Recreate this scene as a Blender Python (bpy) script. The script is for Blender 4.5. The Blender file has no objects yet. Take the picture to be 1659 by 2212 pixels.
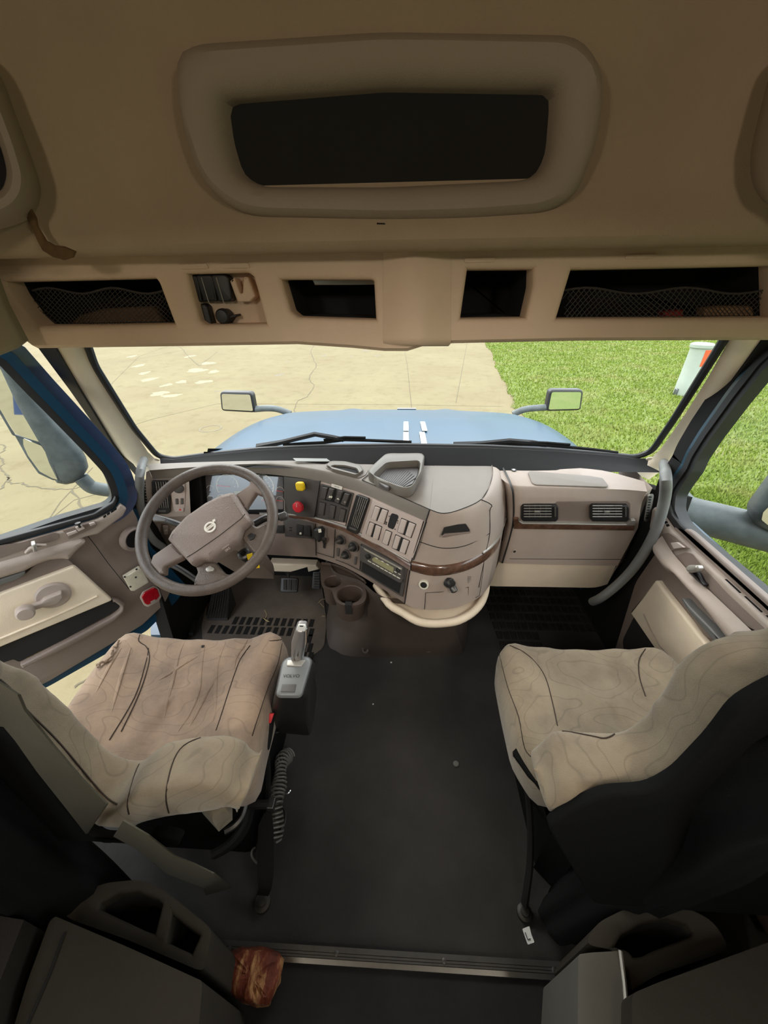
import bpy, bmesh, math, random
from mathutils import Vector, Matrix
from mathutils.geometry import tessellate_polygon
random.seed(7)
SC = bpy.context.scene
COL = SC.collection
PI = math.pi

# ------------------------------------------------------------------ camera
F_PX, W, H = 800.0, 1659.0, 2212.0
PITCH, YAW, ROLL = math.radians(31.0), math.radians(3.3), 0.0118
EYE = Vector((0.04, 0.0, 1.5))
_f = Vector((-math.sin(YAW)*math.cos(PITCH), math.cos(YAW)*math.cos(PITCH), -math.sin(PITCH)))
_r0 = Vector((math.cos(YAW), math.sin(YAW), 0)); _u0 = _r0.cross(_f)
_r = _r0*math.cos(ROLL) - _u0*math.sin(ROLL); _u = _r.cross(_f)
cd = bpy.data.cameras.new('camera'); cam = bpy.data.objects.new('camera', cd); COL.objects.link(cam)
cd.sensor_fit = 'HORIZONTAL'; cd.sensor_width = 36.0; cd.lens = 36.0*F_PX/W
cd.clip_start = 0.02; cd.clip_end = 500
cam.matrix_world = Matrix.Translation(EYE) @ Matrix((_r, _u, -_f)).transposed().to_4x4()
SC.camera = cam

# ------------------------------------------------------------------ world, light, exposure
SC.view_settings.view_transform = 'Standard'; SC.view_settings.look = 'None'
SC.view_settings.gamma = 1.0; SC.view_settings.use_curve_mapping = False
SC.view_settings.exposure = 0.92
SC.cycles.use_denoising = True
SC.cycles.max_bounces = 14; SC.cycles.diffuse_bounces = 8; SC.cycles.transparent_max_bounces = 16
SC.cycles.sample_clamp_indirect = 6.0
wd = bpy.data.worlds.new('sky'); SC.world = wd; wd.use_nodes = True
nt = wd.node_tree; nt.nodes.clear()
wo = nt.nodes.new('ShaderNodeOutputWorld'); bg = nt.nodes.new('ShaderNodeBackground')
tc = nt.nodes.new('ShaderNodeTexCoord'); sx = nt.nodes.new('ShaderNodeSeparateXYZ')
cr = nt.nodes.new('ShaderNodeValToRGB'); nz = nt.nodes.new('ShaderNodeTexNoise'); mxw = nt.nodes.new('ShaderNodeMixRGB')
nz.inputs['Scale'].default_value = 2.2; nz.inputs['Detail'].default_value = 5
for k, (ps, cc) in enumerate(((0.0, (.16, .19, .20, 1)), (.07, (.20, .25, .28, 1)), (.16, (.50, .60, .68, 1)), (.3, (.80, .84, .86, 1)), (.7, (.78, .83, .90, 1)))):
    e_ = cr.color_ramp.elements[k] if k < 2 else cr.color_ramp.elements.new(ps)
    e_.position = ps; e_.color = cc
mxw.blend_type = 'MIX'; mxw.inputs[2].default_value = (1.12, 1.1, 1.06, 1); mxw.blend_type = 'MULTIPLY'
nt.links.new(tc.outputs['Generated'], sx.inputs[0]); nt.links.new(sx.outputs['Z'], cr.inputs[0])
nt.links.new(tc.outputs['Generated'], nz.inputs['Vector'])
nt.links.new(nz.outputs['Fac'], mxw.inputs[0]); nt.links.new(cr.outputs[0], mxw.inputs[1])
nt.links.new(mxw.outputs[0], bg.inputs[0]); nt.links.new(bg.outputs[0], wo.inputs[0])
bg.inputs[1].default_value = 2.6
sl = bpy.data.lights.new('sun', 'SUN'); sl.energy = 0.9; sl.angle = math.radians(25); sl.color = (1, .95, .86)
so = bpy.data.objects.new('sun', sl); COL.objects.link(so)
so.rotation_euler = Vector((0.5, -0.62, -0.75)).to_track_quat('-Z', 'Y').to_euler(); so.location = (-5, 6, 9)

# ------------------------------------------------------------------ pixel -> point helpers
def ray(u, v):
    return (_f + _r*((u-829.5)/F_PX) - _u*((v-1106.0)/F_PX))
def onp(u, v, P, n):
    d = ray(u, v); n = Vector(n)
    return EYE + d*((Vector(P)-EYE).dot(n)/d.dot(n))
def onz(u, v, z): return onp(u, v, (0, 0, z), (0, 0, 1))
def ony(u, v, y): return onp(u, v, (0, y, 0), (0, 1, 0))
def onx(u, v, x): return onp(u, v, (x, 0, 0), (1, 0, 0))
def K(ox, oy, s):
    return lambda pts: [(ox+a/s, oy+b/s) for a, b in pts]
c1 = K(280, 960, 4.1475); c2 = K(600, 960, 4.879); c3 = K(840, 960, 5.028); c4 = K(1040, 960, 3.770)
c5 = K(0, 740, 4.879); c6 = K(0, 1060, 3.770); c7 = K(340, 1240, 4.1475); c8 = K(640, 1180, 3.770)
i1 = K(0, 540, 3.770); i2 = K(360, 540, 3.318); i3 = K(940, 520, 2.307); i4 = K(0, 1400, 2.37)
i5 = K(1040, 1340, 2.68); i6 = K(0, 1840, 2.514); i7 = K(1060, 1740, 2.77); i8 = K(1360, 960, 4.254)
j2 = K(1300, 720, 4.621); j5 = K(500, 1480, 4.255); j6 = K(680, 990, 5.53); k1 = K(670, 1030, 16.59); k2 = K(760, 1150, 11.85)
k3 = K(360, 1080, 10.37); k4 = K(440, 1010, 8.295)

def rnd(pts, r, n=4):
    """round the corners of a closed 2-D or 3-D outline"""
    P = [Vector(p) for p in pts]; out = []
    for i, p in enumerate(P):
        a, b = P[i-1], P[(i+1) % len(P)]
        rr = r[i] if isinstance(r, (list, tuple)) else r
        la, lb = (a-p).length, (b-p).length
        if rr <= 0 or la < 1e-6 or lb < 1e-6: out.append(p); continue
        t = min(rr, la*.48, lb*.48)
        s, e = p+(a-p).normalized()*t, p+(b-p).normalized()*t
        for k in range(n+1):
            q = k/n; out.append(s*(1-q)**2 + p*2*q*(1-q) + e*q*q)
    return out
def smo(pts, n=3, closed=False):
    """Catmull-Rom through open or closed points"""
    P = [Vector(p) for p in pts]; N = len(P); out = []
    rng = range(N) if closed else range(N-1)
    for i in rng:
        g = (lambda k: P[k % N]) if closed else (lambda k: P[max(0, min(N-1, k))])
        a, b, c, d = g(i-1), g(i), g(i+1), g(i+2)
        for k in range(n):
            t = k/n
            out.append(.5*((2*b)+(c-a)*t+(2*a-5*b+4*c-d)*t*t+(3*b-a-3*c+d)*t**3))
    if not closed: out.append(P[-1])
    return out

# ------------------------------------------------------------------ materials
def srgb(r, g, b):
    f = lambda c: (c/255/12.92) if c/255 <= .04045 else ((c/255+.055)/1.055)**2.4
    return (f(r), f(g), f(b), 1)
def mat(name, col, rough=.6, metal=0, bump=0, bscale=400, var=0, vscale=6, spec=.5, coat=0):
    m = bpy.data.materials.new(name); m.use_nodes = True; n = m.node_tree; b = n.nodes['Principled BSDF']
    b.inputs['Base Color'].default_value = col; b.inputs['Roughness'].default_value = rough
    b.inputs['Metallic'].default_value = metal; b.inputs['Specular IOR Level'].default_value = spec
    b.inputs['Coat Weight'].default_value = coat
    t = n.nodes.new('ShaderNodeTexCoord')
    if bump:
        z = n.nodes.new('ShaderNodeTexNoise'); z.inputs['Scale'].default_value = bscale; z.inputs['Detail'].default_value = 2
        bp = n.nodes.new('ShaderNodeBump'); bp.inputs['Strength'].default_value = bump; bp.inputs['Distance'].default_value = .002
        n.links.new(t.outputs['Object'], z.inputs['Vector']); n.links.new(z.outputs['Fac'], bp.inputs['Height'])
        n.links.new(bp.outputs[0], b.inputs['Normal'])
    if var:
        z = n.nodes.new('ShaderNodeTexNoise'); z.inputs['Scale'].default_value = vscale; z.inputs['Detail'].default_value = 6
        z.inputs['Roughness'].default_value = .6
        r = n.nodes.new('ShaderNodeValToRGB'); e = r.color_ramp.elements
        e[0].position = .3; e[1].position = .7
        e[0].color = tuple(c*(1-var) for c in col[:3])+(1,); e[1].color = tuple(min(1, c*(1+var)) for c in col[:3])+(1,)
        n.links.new(t.outputs['Object'], z.inputs['Vector']); n.links.new(z.outputs['Fac'], r.inputs[0])
        n.links.new(r.outputs[0], b.inputs['Base Color'])
    return m
M = {}
M['taupe'] = mat('taupe_plastic', srgb(172, 157, 146), .52, bump=.35, bscale=700, var=.05, vscale=9)
M['taupe_dk'] = mat('dark_taupe_plastic', srgb(130, 115, 106), .5, bump=.35, bscale=700, var=.06, vscale=9)
M['dash_top'] = mat('darkened_dash_top', srgb(124, 116, 107), .55, bump=.35, bscale=700, var=.05, vscale=7)  # same plastic as the taupe, darkened in colour to offset daylight on top
M['switchp'] = mat('switch_panel_plastic', srgb(190, 174, 166), .5, var=.04)
M['btn'] = mat('switch_plastic', srgb(192, 178, 170), .42, var=.04)
M['btn_dk'] = mat('dark_switch_plastic', srgb(84, 80, 78), .4, var=.05)
M['panel_dk'] = mat('charcoal_panel_plastic', srgb(78, 74, 72), .45, var=.08, vscale=8)
M['black'] = mat('black_plastic', srgb(38, 37, 37), .45, var=.1)
M['black_m'] = mat('matte_black_plastic', srgb(28, 27, 27), .8, bump=.2, spec=.2)
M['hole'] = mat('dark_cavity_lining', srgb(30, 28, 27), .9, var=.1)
M['rubber'] = mat('black_rubber_seal', srgb(34, 34, 35), .55, var=.15, vscale=20)
M['steer'] = mat('worn_steering_rubber', srgb(92, 81, 74), .45, bump=.5, bscale=260, var=.18, vscale=30)
M['pad'] = mat('grained_horn_pad', srgb(134, 119, 111), .5, bump=.9, bscale=330, var=.05)
M['beige'] = mat('beige_plastic', srgb(234, 217, 193), .55, bump=.2, var=.05, vscale=12)
M['liner'] = mat('headliner_tan', srgb(168, 148, 123), .85, bump=.35, bscale=500, var=.07, vscale=4)
M['frame'] = mat('cubby_frame_plastic', srgb(154, 139, 123), .7, bump=.3, bscale=500, var=.05, vscale=5)
M['console'] = mat('overhead_console_tan', srgb(212, 186, 160), .7, bump=.35, bscale=500, var=.06, vscale=5)
M['pillar'] = mat('pillar_trim_beige', srgb(242, 228, 203), .6, bump=.2, var=.05)
M['wood'] = mat('wood_grain_strip', srgb(95, 69, 55), .22, var=.35, vscale=40, coat=.5)
M['alu'] = mat('brushed_aluminium', srgb(118, 119, 119), .35, metal=.9, var=.1, vscale=30)
M['chrome'] = mat('chrome', srgb(215, 218, 218), .15, metal=1)
M['silver'] = mat('silver_plastic', srgb(180, 176, 168), .35, metal=.5)
M['blue'] = mat('blue_truck_paint', srgb(20, 60, 86), .35, metal=0, coat=.1, spec=.3, var=.10, vscale=3)
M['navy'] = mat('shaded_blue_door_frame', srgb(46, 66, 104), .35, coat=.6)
M['mirror'] = mat('mirror_glass', srgb(225, 230, 230), .03, metal=1)
M['mblack'] = mat('weathered_mirror_housing', srgb(86, 92, 92), .5, var=.3, vscale=14)
M['red'] = mat('red_knob_plastic', srgb(200, 42, 52), .4, var=.05)
M['yellow'] = mat('yellow_knob_plastic', srgb(226, 190, 20), .4, var=.05)
M['redlens'] = mat('red_reflector_lens', srgb(150, 16, 26), .15, var=.25, vscale=60, coat=.8)
M['white'] = mat('white_plastic', srgb(225, 226, 222), .5, var=.03)
M['ivory'] = mat('clear_ivory_plastic', srgb(196, 188, 168), .3, var=.12, vscale=30, coat=.5)
M['label'] = mat('white_paper_label', srgb(235, 230, 220), .7)
M['ink'] = mat('black_ink', srgb(25, 25, 25), .7)
M['mark'] = mat('white_marking', srgb(225, 222, 205), .5)
M['redink'] = mat('red_marking', srgb(214, 60, 60), .5)
M['grey_h'] = mat('grey_grab_handle', srgb(112, 112, 110), .5, var=.1, vscale=15)
M['gmat'] = mat('rubber_floor_mat', srgb(56, 54, 52), .8, bump=.6, bscale=180, var=.22, vscale=5, spec=.2)
M['gmat_dk'] = mat('dark_tread_pad', srgb(36, 35, 34), .75, bump=.4, bscale=200, var=.2, vscale=12, spec=.2)
M['dkwall'] = mat('sleeper_wall_vinyl', srgb(49, 44, 40), .8, bump=.3, var=.1, spec=.2)
M['cab_brown'] = mat('sleeper_cabinet_brown', srgb(57, 52, 45), .75, bump=.3, var=.08, spec=.2)
M['curtain'] = mat('charcoal_curtain_cloth', srgb(17, 17, 18), .95, bump=.5, bscale=350, var=.15, spec=.2)
M['seat_blk'] = mat('black_seat_shell', srgb(11, 11, 11), .85, bump=.3, var=.1, spec=.2)
M['belt'] = mat('black_seat_belt_webbing', srgb(30, 29, 29), .8, bump=.5, bscale=800, spec=.2)
M['belt_tan'] = mat('tan_webbing', srgb(84, 78, 64), .9, bump=.5, bscale=600, var=.15)
M['cord'] = mat('grey_coiled_cord', srgb(110, 108, 102), .45)
M['metal_dk'] = mat('dark_bolt_metal', srgb(90, 88, 86), .4, metal=.8)
M['cup'] = mat('brown_cup_holder_plastic', srgb(82, 70, 63), .4, bump=.2, var=.06)
M['hump'] = mat('brown_tunnel_cover', srgb(84, 74, 68), .5, bump=.4, bscale=500, var=.08)
M['lcd'] = mat('olive_display', srgb(150, 146, 110), .3)
M['cluster'] = mat('gauge_face_grey', srgb(92, 86, 86), .25, var=.08, coat=.3)

def glass(name, tint=(1, 1, 1, 1), gloss=.06):
    m = bpy.data.materials.new(name); m.use_nodes = True; n = m.node_tree; n.nodes.clear()
    o = n.nodes.new('ShaderNodeOutputMaterial'); t = n.nodes.new('ShaderNodeBsdfTransparent'); g = n.nodes.new('ShaderNodeBsdfGlossy')
    x = n.nodes.new('ShaderNodeMixShader'); t.inputs[0].default_value = tint; g.inputs['Roughness'].default_value = .02
    x.inputs[0].default_value = gloss
    n.links.new(t.outputs[0], x.inputs[1]); n.links.new(g.outputs[0], x.inputs[2]); n.links.new(x.outputs[0], o.inputs[0])
    return m
M['glass'] = glass('windscreen_glass', (.97, .99, .975, 1), .035)
M['glass_s'] = glass('side_window_glass', (.92, .95, .93, 1), .04)
M['clear'] = glass('clear_gauge_cover', (.95, .95, .95, 1), .10)

def nodes_of(name, rough=.9):
    m = bpy.data.materials.new(name); m.use_nodes = True; n = m.node_tree; b = n.nodes['Principled BSDF']; b.inputs['Roughness'].default_value = rough
    return m, n, b
def ramp(n, stops, src):
    r = n.nodes.new('ShaderNodeValToRGB'); e = r.color_ramp.elements
    while len(e) < len(stops): e.new(.5)
    for k, (p, c) in enumerate(stops): e[k].position = p; e[k].color = c
    n.links.new(src, r.inputs[0]); return r
def noise(n, vec, scale, detail=5, rough=.6):
    z = n.nodes.new('ShaderNodeTexNoise'); z.inputs['Scale'].default_value = scale; z.inputs['Detail'].default_value = detail
    z.inputs['Roughness'].default_value = rough; n.links.new(vec, z.inputs['Vector']); return z
def mixc(n, mode, fac, a, b):
    x = n.nodes.new('ShaderNodeMixRGB'); x.blend_type = mode
    for s, v in ((0, fac), (1, a), (2, b)):
        if hasattr(v, 'is_linked') or isinstance(v, bpy.types.NodeSocket): n.links.new(v, x.inputs[s])
        else: x.inputs[s].default_value = v
    return x
def math_(n, op, a, b=None):
    x = n.nodes.new('ShaderNodeMath'); x.operation = op
    for s, v in ((0, a), (1, b)):
        if v is None: continue
        if isinstance(v, bpy.types.NodeSocket): n.links.new(v, x.inputs[s])
        else: x.inputs[s].default_value = v
    return x.outputs[0]

# seat cloth: woven tan with drifting contour lines and grubby patches
def fabric(name, base, dirt, bumpk=.5, dirtamt=.6):
    m, n, b = nodes_of(name, .95); t = n.nodes.new('ShaderNodeTexCoord')
    mp = n.nodes.new('ShaderNodeMapping'); mp.inputs['Scale'].default_value = (1, 1.7, 1.3); n.links.new(t.outputs['Object'], mp.inputs[0])
    z = noise(n, mp.outputs[0], 3.6, 1.5, .45)
    fr = math_(n, 'FRACT', math_(n, 'MULTIPLY', z.outputs['Fac'], 15.0))
    line = ramp(n, [(0, (0, 0, 0, 1)), (.42, (0, 0, 0, 1)), (.5, (1, 1, 1, 1)), (.58, (0, 0, 0, 1))], fr)
    pz = noise(n, t.outputs['Object'], 7, 5, .65)
    dm = ramp(n, [(.42, (0, 0, 0, 1)), (.72, (dirtamt,)*3+(1,))], pz.outputs['Fac'])
    a = mixc(n, 'MIX', math_(n, 'MULTIPLY', line.outputs[0], .42), base, tuple(c*.38 for c in base[:3])+(1,))
    c = mixc(n, 'MIX', dm.outputs[0], a.outputs[0], dirt)
    w = noise(n, t.outputs['Object'], 600, 2); bp = n.nodes.new('ShaderNodeBump'); bp.inputs['Strength'].default_value = bumpk; bp.inputs['Distance'].default_value = .002
    n.links.new(w.outputs['Fac'], bp.inputs['Height']); n.links.new(bp.outputs[0], b.inputs['Normal'])
    n.links.new(c.outputs[0], b.inputs['Base Color']); b.inputs['Specular IOR Level'].default_value = .2
    b.inputs['Sheen Weight'].default_value = .25
    return m
M['cloth'] = fabric('tan_seat_cloth', srgb(148, 133, 111), srgb(96, 84, 72))
M['cloth_worn'] = fabric('worn_brown_seat_cloth', srgb(164, 140, 118), srgb(112, 96, 86), dirtamt=.8)

# concrete with joints and stains
m, n, b = nodes_of('pale_concrete', .9); t = n.nodes.new('ShaderNodeTexCoord'); M['concrete'] = m; b.inputs['Specular IOR Level'].default_value = .1
z1 = noise(n, t.outputs['Object'], .35, 8, .62); z2 = noise(n, t.outputs['Object'], 2.2, 8, .7); z3 = noise(n, t.outputs['Object'], 60, 3, .6)
r1 = ramp(n, [(.3, srgb(118, 107, 82)), (.7, srgb(127, 118, 91))], z1.outputs['Fac'])
r2 = ramp(n, [(.25, (.78, .76, .7, 1)), (.5, (1, 1, 1, 1)), (.8, (1.0, .99, .97, 1))], z2.outputs['Fac'])
r3 = ramp(n, [(.3, (.93, .93, .92, 1)), (.7, (1, 1, 1, 1))], z3.outputs['Fac'])
x1 = mixc(n, 'MULTIPLY', 1, r1.outputs[0], r2.outputs[0]); x2 = mixc(n, 'MULTIPLY', 1, x1.outputs[0], r3.outputs[0])
n.links.new(x2.outputs[0], b.inputs['Base Color'])
M['crack'] = mat('concrete_crack', srgb(88, 79, 60), .95, var=.2, vscale=10)
M['oil'] = mat('dark_oil_spot', srgb(109, 100, 80), .9, var=.2, vscale=10)
M['patch'] = mat('pale_scaled_concrete', srgb(134, 125, 97), .9, var=.08, vscale=10)
# lawn
m, n, b = nodes_of('lawn_turf', 1); t = n.nodes.new('ShaderNodeTexCoord'); M['lawn'] = m
z1 = noise(n, t.outputs['Object'], .8, 6, .65); z2 = noise(n, t.outputs['Object'], 18, 6, .75)
r1 = ramp(n, [(.3, srgb(87, 104, 36)), (.5, srgb(103, 115, 50)), (.7, srgb(120, 118, 71))], z1.outputs['Fac'])
r2 = ramp(n, [(.3, (.5, .55, .4, 1)), (.55, (1, 1, 1, 1)), (.75, (1.25, 1.2, 1.1, 1))], z2.outputs['Fac'])
x1 = mixc(n, 'MULTIPLY', 1, r1.outputs[0], r2.outputs[0]); n.links.new(x1.outputs[0], b.inputs['Base Color'])
m, n, b = nodes_of('grass_blade', .8); t = n.nodes.new('ShaderNodeTexCoord'); M['blade'] = m
z1 = noise(n, t.outputs['Object'], .9, 6, .65); z2 = noise(n, t.outputs['Object'], 30, 3, .7)
r1 = ramp(n, [(.3, srgb(96, 118, 33)), (.5, srgb(115, 131, 54)), (.72, srgb(137, 132, 87))], z1.outputs['Fac'])
r2 = ramp(n, [(.3, (.75, .8, .6, 1)), (.7, (1.25, 1.2, 1.15, 1))], z2.outputs['Fac'])
x1 = mixc(n, 'MULTIPLY', 1, r1.outputs[0], r2.outputs[0]); n.links.new(x1.outputs[0], b.inputs['Base Color'])
b.inputs['Specular IOR Level'].default_value = .2

# ------------------------------------------------------------------ mesh helpers
ORG = {}
def tag(o, label=None, cat=None, group=None, kind=None):
    if label: o['label'] = label
    if cat: o['category'] = cat
    if group: o['group'] = group
    if kind: o['kind'] = kind
    return o
def root(name, loc, label=None, cat=None, group=None, kind=None):
    o = bpy.data.objects.new(name, None); COL.objects.link(o); o.location = loc; o.empty_display_size = .05
    ORG[o.name] = Vector(loc); return tag(o, label, cat, group, kind)
def mk(name, V, F, m, p=None, sm=38):
    V = [Vector(v) for v in V]
    if p is not None: org = ORG[p.name]
    else:
        xs, ys, zs = [v.x for v in V], [v.y for v in V], [v.z for v in V]
        org = Vector(((min(xs)+max(xs))/2, (min(ys)+max(ys))/2, min(zs)))
    me = bpy.data.meshes.new(name); me.from_pydata([v-org for v in V], [], F); me.validate()
    bm = bmesh.new(); bm.from_mesh(me); bmesh.ops.recalc_face_normals(bm, faces=bm.faces); bm.to_mesh(me); bm.free()
    if isinstance(m, str): m = M[m]
    me.materials.append(m)
    if sm: 
        me.polygons.foreach_set('use_smooth', [True]*len(me.polygons)); me.set_sharp_from_angle(angle=math.radians(sm))
    o = bpy.data.objects.new(name, me); COL.objects.link(o)
    if p is not None: o.parent = p
    else: o.location = org
    ORG[o.name] = org
    return o
class MB:
    def __init__(s): s.V = []; s.F = []
    def add(s, V, F):
        k = len(s.V); s.V += [Vector(v) for v in V]; s.F += [tuple(i+k for i in f) for f in F]; return s
    def mk(s, name, m, p=None, sm=38): return mk(name, s.V, s.F, m, p, sm)
def newell(P):
    n = Vector((0, 0, 0))
    for i in range(len(P)): n += P[i-1].cross(P[i])
    return n.normalized()
def g_loft(rings, closed=True, cap0=True, cap1=True):
    V = []; F = []; n = len(rings[0])
    for r in rings: V += list(r)
    for i in range(len(rings)-1):
        for j in range(n if closed else n-1):
            a = i*n+j; b = i*n+(j+1) % n; F.append((a, b, b+n, a+n))
    if closed and cap0: F.append(tuple(range(n))[::-1])
    if closed and cap1: F.append(tuple(range((len(rings)-1)*n, len(rings)*n)))
    return V, F
def inset(P, nrm, d):
    """offset a planar closed loop inwards (in its plane) by d"""
    out = []; N = len(P)
    cw = newell(P).dot(nrm) < 0
    for i in range(N):
        a, p, b = P[i-1], P[i], P[(i+1) % N]
        e1, e2 = (p-a), (b-p)
        if e1.length < 1e-9: e1 = e2
        if e2.length < 1e-9: e2 = e1
        e1.normalize(); e2.normalize()
        n1, n2 = nrm.cross(e1), nrm.cross(e2); q = n1+n2
        if q.length < 1e-6: q = n1.copy()
        q.normalize(); k = 1/max(.45, q.dot(n1))
        out.append(p + q*(d*k*(-1 if cw else 1)))
    return out
def g_plate(P, n, h, bev=0, base=0, segs=3, bev_base=False):
    """solid slab on loop P (3-D, planar) raised h along n with a rounded front edge"""
    n = Vector(n).normalized(); P = [Vector(p) for p in P]
    rings = [[p+n*base for p in P]]
    if bev > 0:
        b = min(abs(bev), abs(h)*.95)
        for k in range(segs+1):
            a = (PI/2)*k/segs
            rings.append([q+n*(base+h-b*(1-math.sin(a))*(1 if h > 0 else -1)) for q in (inset(P, n, b*(1-math.cos(a))) if k else P)])
    else: rings.append([p+n*(base+h) for p in P])
    V, F = g_loft(rings, cap0=True, cap1=False)
    top = rings[-1]; k = (len(rings)-1)*len(P)
    for tri in tessellate_polygon([top]): F.append(tuple(k+i for i in tri))
    F = [f for f in F if len(f) <= 4]
    for tri in tessellate_polygon([rings[0]]): F.append(tuple(tri))
    return V, F
def g_holed(outer, holes, n, thick, lip, depth, segs=3, floor=False):
    """slab with holes whose rims roll inwards; returns V,F and floor loops"""
    n = Vector(n).normalized(); V = []; F = []
    loops = [outer]+holes
    flat = [v for l in loops for v in l]
    for tri in tessellate_polygon(loops): F.append(tuple(tri))
    V = list(flat); N = len(outer)
    k = len(V); V += [p-n*thick for p in outer]
    for j in range(N): F.append((j, (j+1) % N, k+(j+1) % N, k+j))
    base = N; floors = []
    for h in holes:
        m_ = len(h); prev = base; base += m_
        rings = []
        for s in range(1, segs+1):
            a = PI/2*s/segs
            rings.append([q-n*lip*(1-math.cos(a)) for q in inset(h, n, lip*math.sin(a))])
        rings.append([q-n*depth for q in inset(h, n, lip)]); floors.append(rings[-1])
        for rg in rings:
            k = len(V); V += rg
            for j in range(m_): F.append((prev+j, prev+(j+1) % m_, k+(j+1) % m_, k+j))
            prev = k
    return V, F, floors
def g_tube(P, r, n=10, closed=False, cap=True, flat=1.0, up=None):
    P = [Vector(p) for p in P]; rings = []; N = len(P); prev = None
    for i in range(N):
        if closed: t = P[(i+1) % N]-P[i-1]
        else: t = P[min(i+1, N-1)]-P[max(i-1, 0)]
        t.normalize()
        if prev is None:
            a = Vector(up) if up is not None else (Vector((0, 0, 1)) if abs(t.z) < .9 else Vector((1, 0, 0)))
            x = (a - t*a.dot(t)).normalized()
        else: x = (prev - t*prev.dot(t)).normalized()
        prev = x; y = t.cross(x); rr = r[i] if isinstance(r, (list, tuple)) else r
        rings.append([P[i]+x*(rr*math.cos(2*PI*k/n))*flat+y*(rr*math.sin(2*PI*k/n)) for k in range(n)])
    if closed: rings.append(rings[0])
    return g_loft(rings, True, cap and not closed, cap and not closed)
def basis(n, up=(0, 0, 1)):
    n = Vector(n).normalized(); up = Vector(up)
    x = up.cross(n)
    if x.length < 1e-4: x = Vector((1, 0, 0))
    x.normalize(); return x, n.cross(x), n
def g_disc(c, n, r, h, bev=0, seg=24, base=0, up=(0, 0, 1), sx=1, sy=1):
    x, y, n = basis(n, up); c = Vector(c)
    return g_plate([c+x*r*sx*math.cos(2*PI*k/seg)+y*r*sy*math.sin(2*PI*k/seg) for k in range(seg)], n, h, bev, base)
def g_box(c, s, R=None, bev=0):
    x, y, z = (Vector((1, 0, 0)), Vector((0, 1, 0)), Vector((0, 0, 1))) if R is None else R
    c = Vector(c); a, b, d = s[0]/2, s[1]/2, s[2]/2
    P = [c-x*a-y*b-z*d, c+x*a-y*b-z*d, c+x*a+y*b-z*d, c-x*a+y*b-z*d]
    if bev: P = rnd(P, bev, 3)
    return g_plate(P, z, s[2], bev)
def g_lathe(c, n, prof, seg=28, up=(0, 0, 1)):
    x, y, n = basis(n, up); c = Vector(c)
    rings = [[c+n*h+(x*math.cos(2*PI*k/seg)+y*math.sin(2*PI*k/seg))*r for k in range(seg)] for r, h in prof]
    return g_loft(rings)
def g_ring(c, n, r0, r1, h, seg=36, a0=0, a1=2*PI, base=0, up=(0, 0, 1)):
    """flat annulus (or arc) of thickness h"""
    x, y, n = basis(n, up); c = Vector(c); rings = []; full = abs(a1-a0-2*PI) < 1e-6
    for k in range(seg+1):
        a = a0+(a1-a0)*k/seg; d = x*math.cos(a)+y*math.sin(a)
        rings.append([c+d*r0+n*base, c+d*r1+n*base, c+d*r1+n*(base+h), c+d*r0+n*(base+h)])
    return g_loft(rings, True, not full, not full)
def g_grid(rows, close=False):
    V = [v for r in rows for v in r]; n = len(rows[0])
    F = [(i*n+j, i*n+j+1, (i+1)*n+j+1, (i+1)*n+j) for i in range(len(rows)-1) for j in range(n-1)]
    return V, F
def text(name, s, c, x, y, size, m, p=None, ext=.0006):
    """lettering as mesh, centred at c, reading along x, up along y"""
    cu = bpy.data.curves.new('t', 'FONT'); cu.body = s; cu.size = 1; cu.align_x = 'CENTER'; cu.align_y = 'CENTER'; cu.extrude = 0
    o = bpy.data.objects.new('t', cu); COL.objects.link(o); dg = bpy.context.evaluated_depsgraph_get(); dg.update()
    me = bpy.data.meshes.new_from_object(o.evaluated_get(dg)); x = Vector(x).normalized(); y = Vector(y).normalized(); c = Vector(c)
    V = [c+x*v.co.x*size+y*v.co.y*size for v in me.vertices]; F = [tuple(q.vertices) for q in me.polygons]
    nn = x.cross(y).normalized()*ext
    bpy.data.objects.remove(o); V = [v+nn for v in V]
    return mk(name, V, F, m, p, 0)
class Plane:
    """a real plane in the cab; outlines traced in the photo are laid on it"""
    def __init__(s, P, n):
        s.P = Vector(P); s.n = Vector(n).normalized()
        if s.n.dot(EYE-s.P) < 0: s.n = -s.n
    def at(s, u, v, h=0): return onp(u, v, s.P+s.n*h, s.n)
    def loop(s, pts, r=0, h=0, k=4):
        return [s.at(q[0], q[1], h) for q in (rnd([Vector((a, b)) for a, b in pts], r, k) if r else pts)]
    def plate(s, pts, h, bev=0, r=0, base=0, k=4): return g_plate(s.loop(pts, r, base, k), s.n, h, bev, 0)
    def sink(s, pts, d, r=0, wall=.003, lipm=None): pass
def plane3(a, b, c): 
    a, b, c = Vector(a), Vector(b), Vector(c); return Plane(a, (b-a).cross(c-a))

M['seam'] = mat('dark_seam_thread', srgb(58, 46, 38), .9)
M['post'] = mat('pale_green_white_post', srgb(150, 158, 146), .6, var=.04)
M['traygrey'] = mat('grey_tray_plastic', srgb(104, 98, 90), .5, bump=.2, var=.05)
M['dusty'] = mat('dusty_lit_rubber_mat', srgb(100, 91, 82), .9, bump=.5, bscale=160, var=.2, vscale=6, spec=.2)  # dust tone, paled further to stand in for light from the open door
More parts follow.
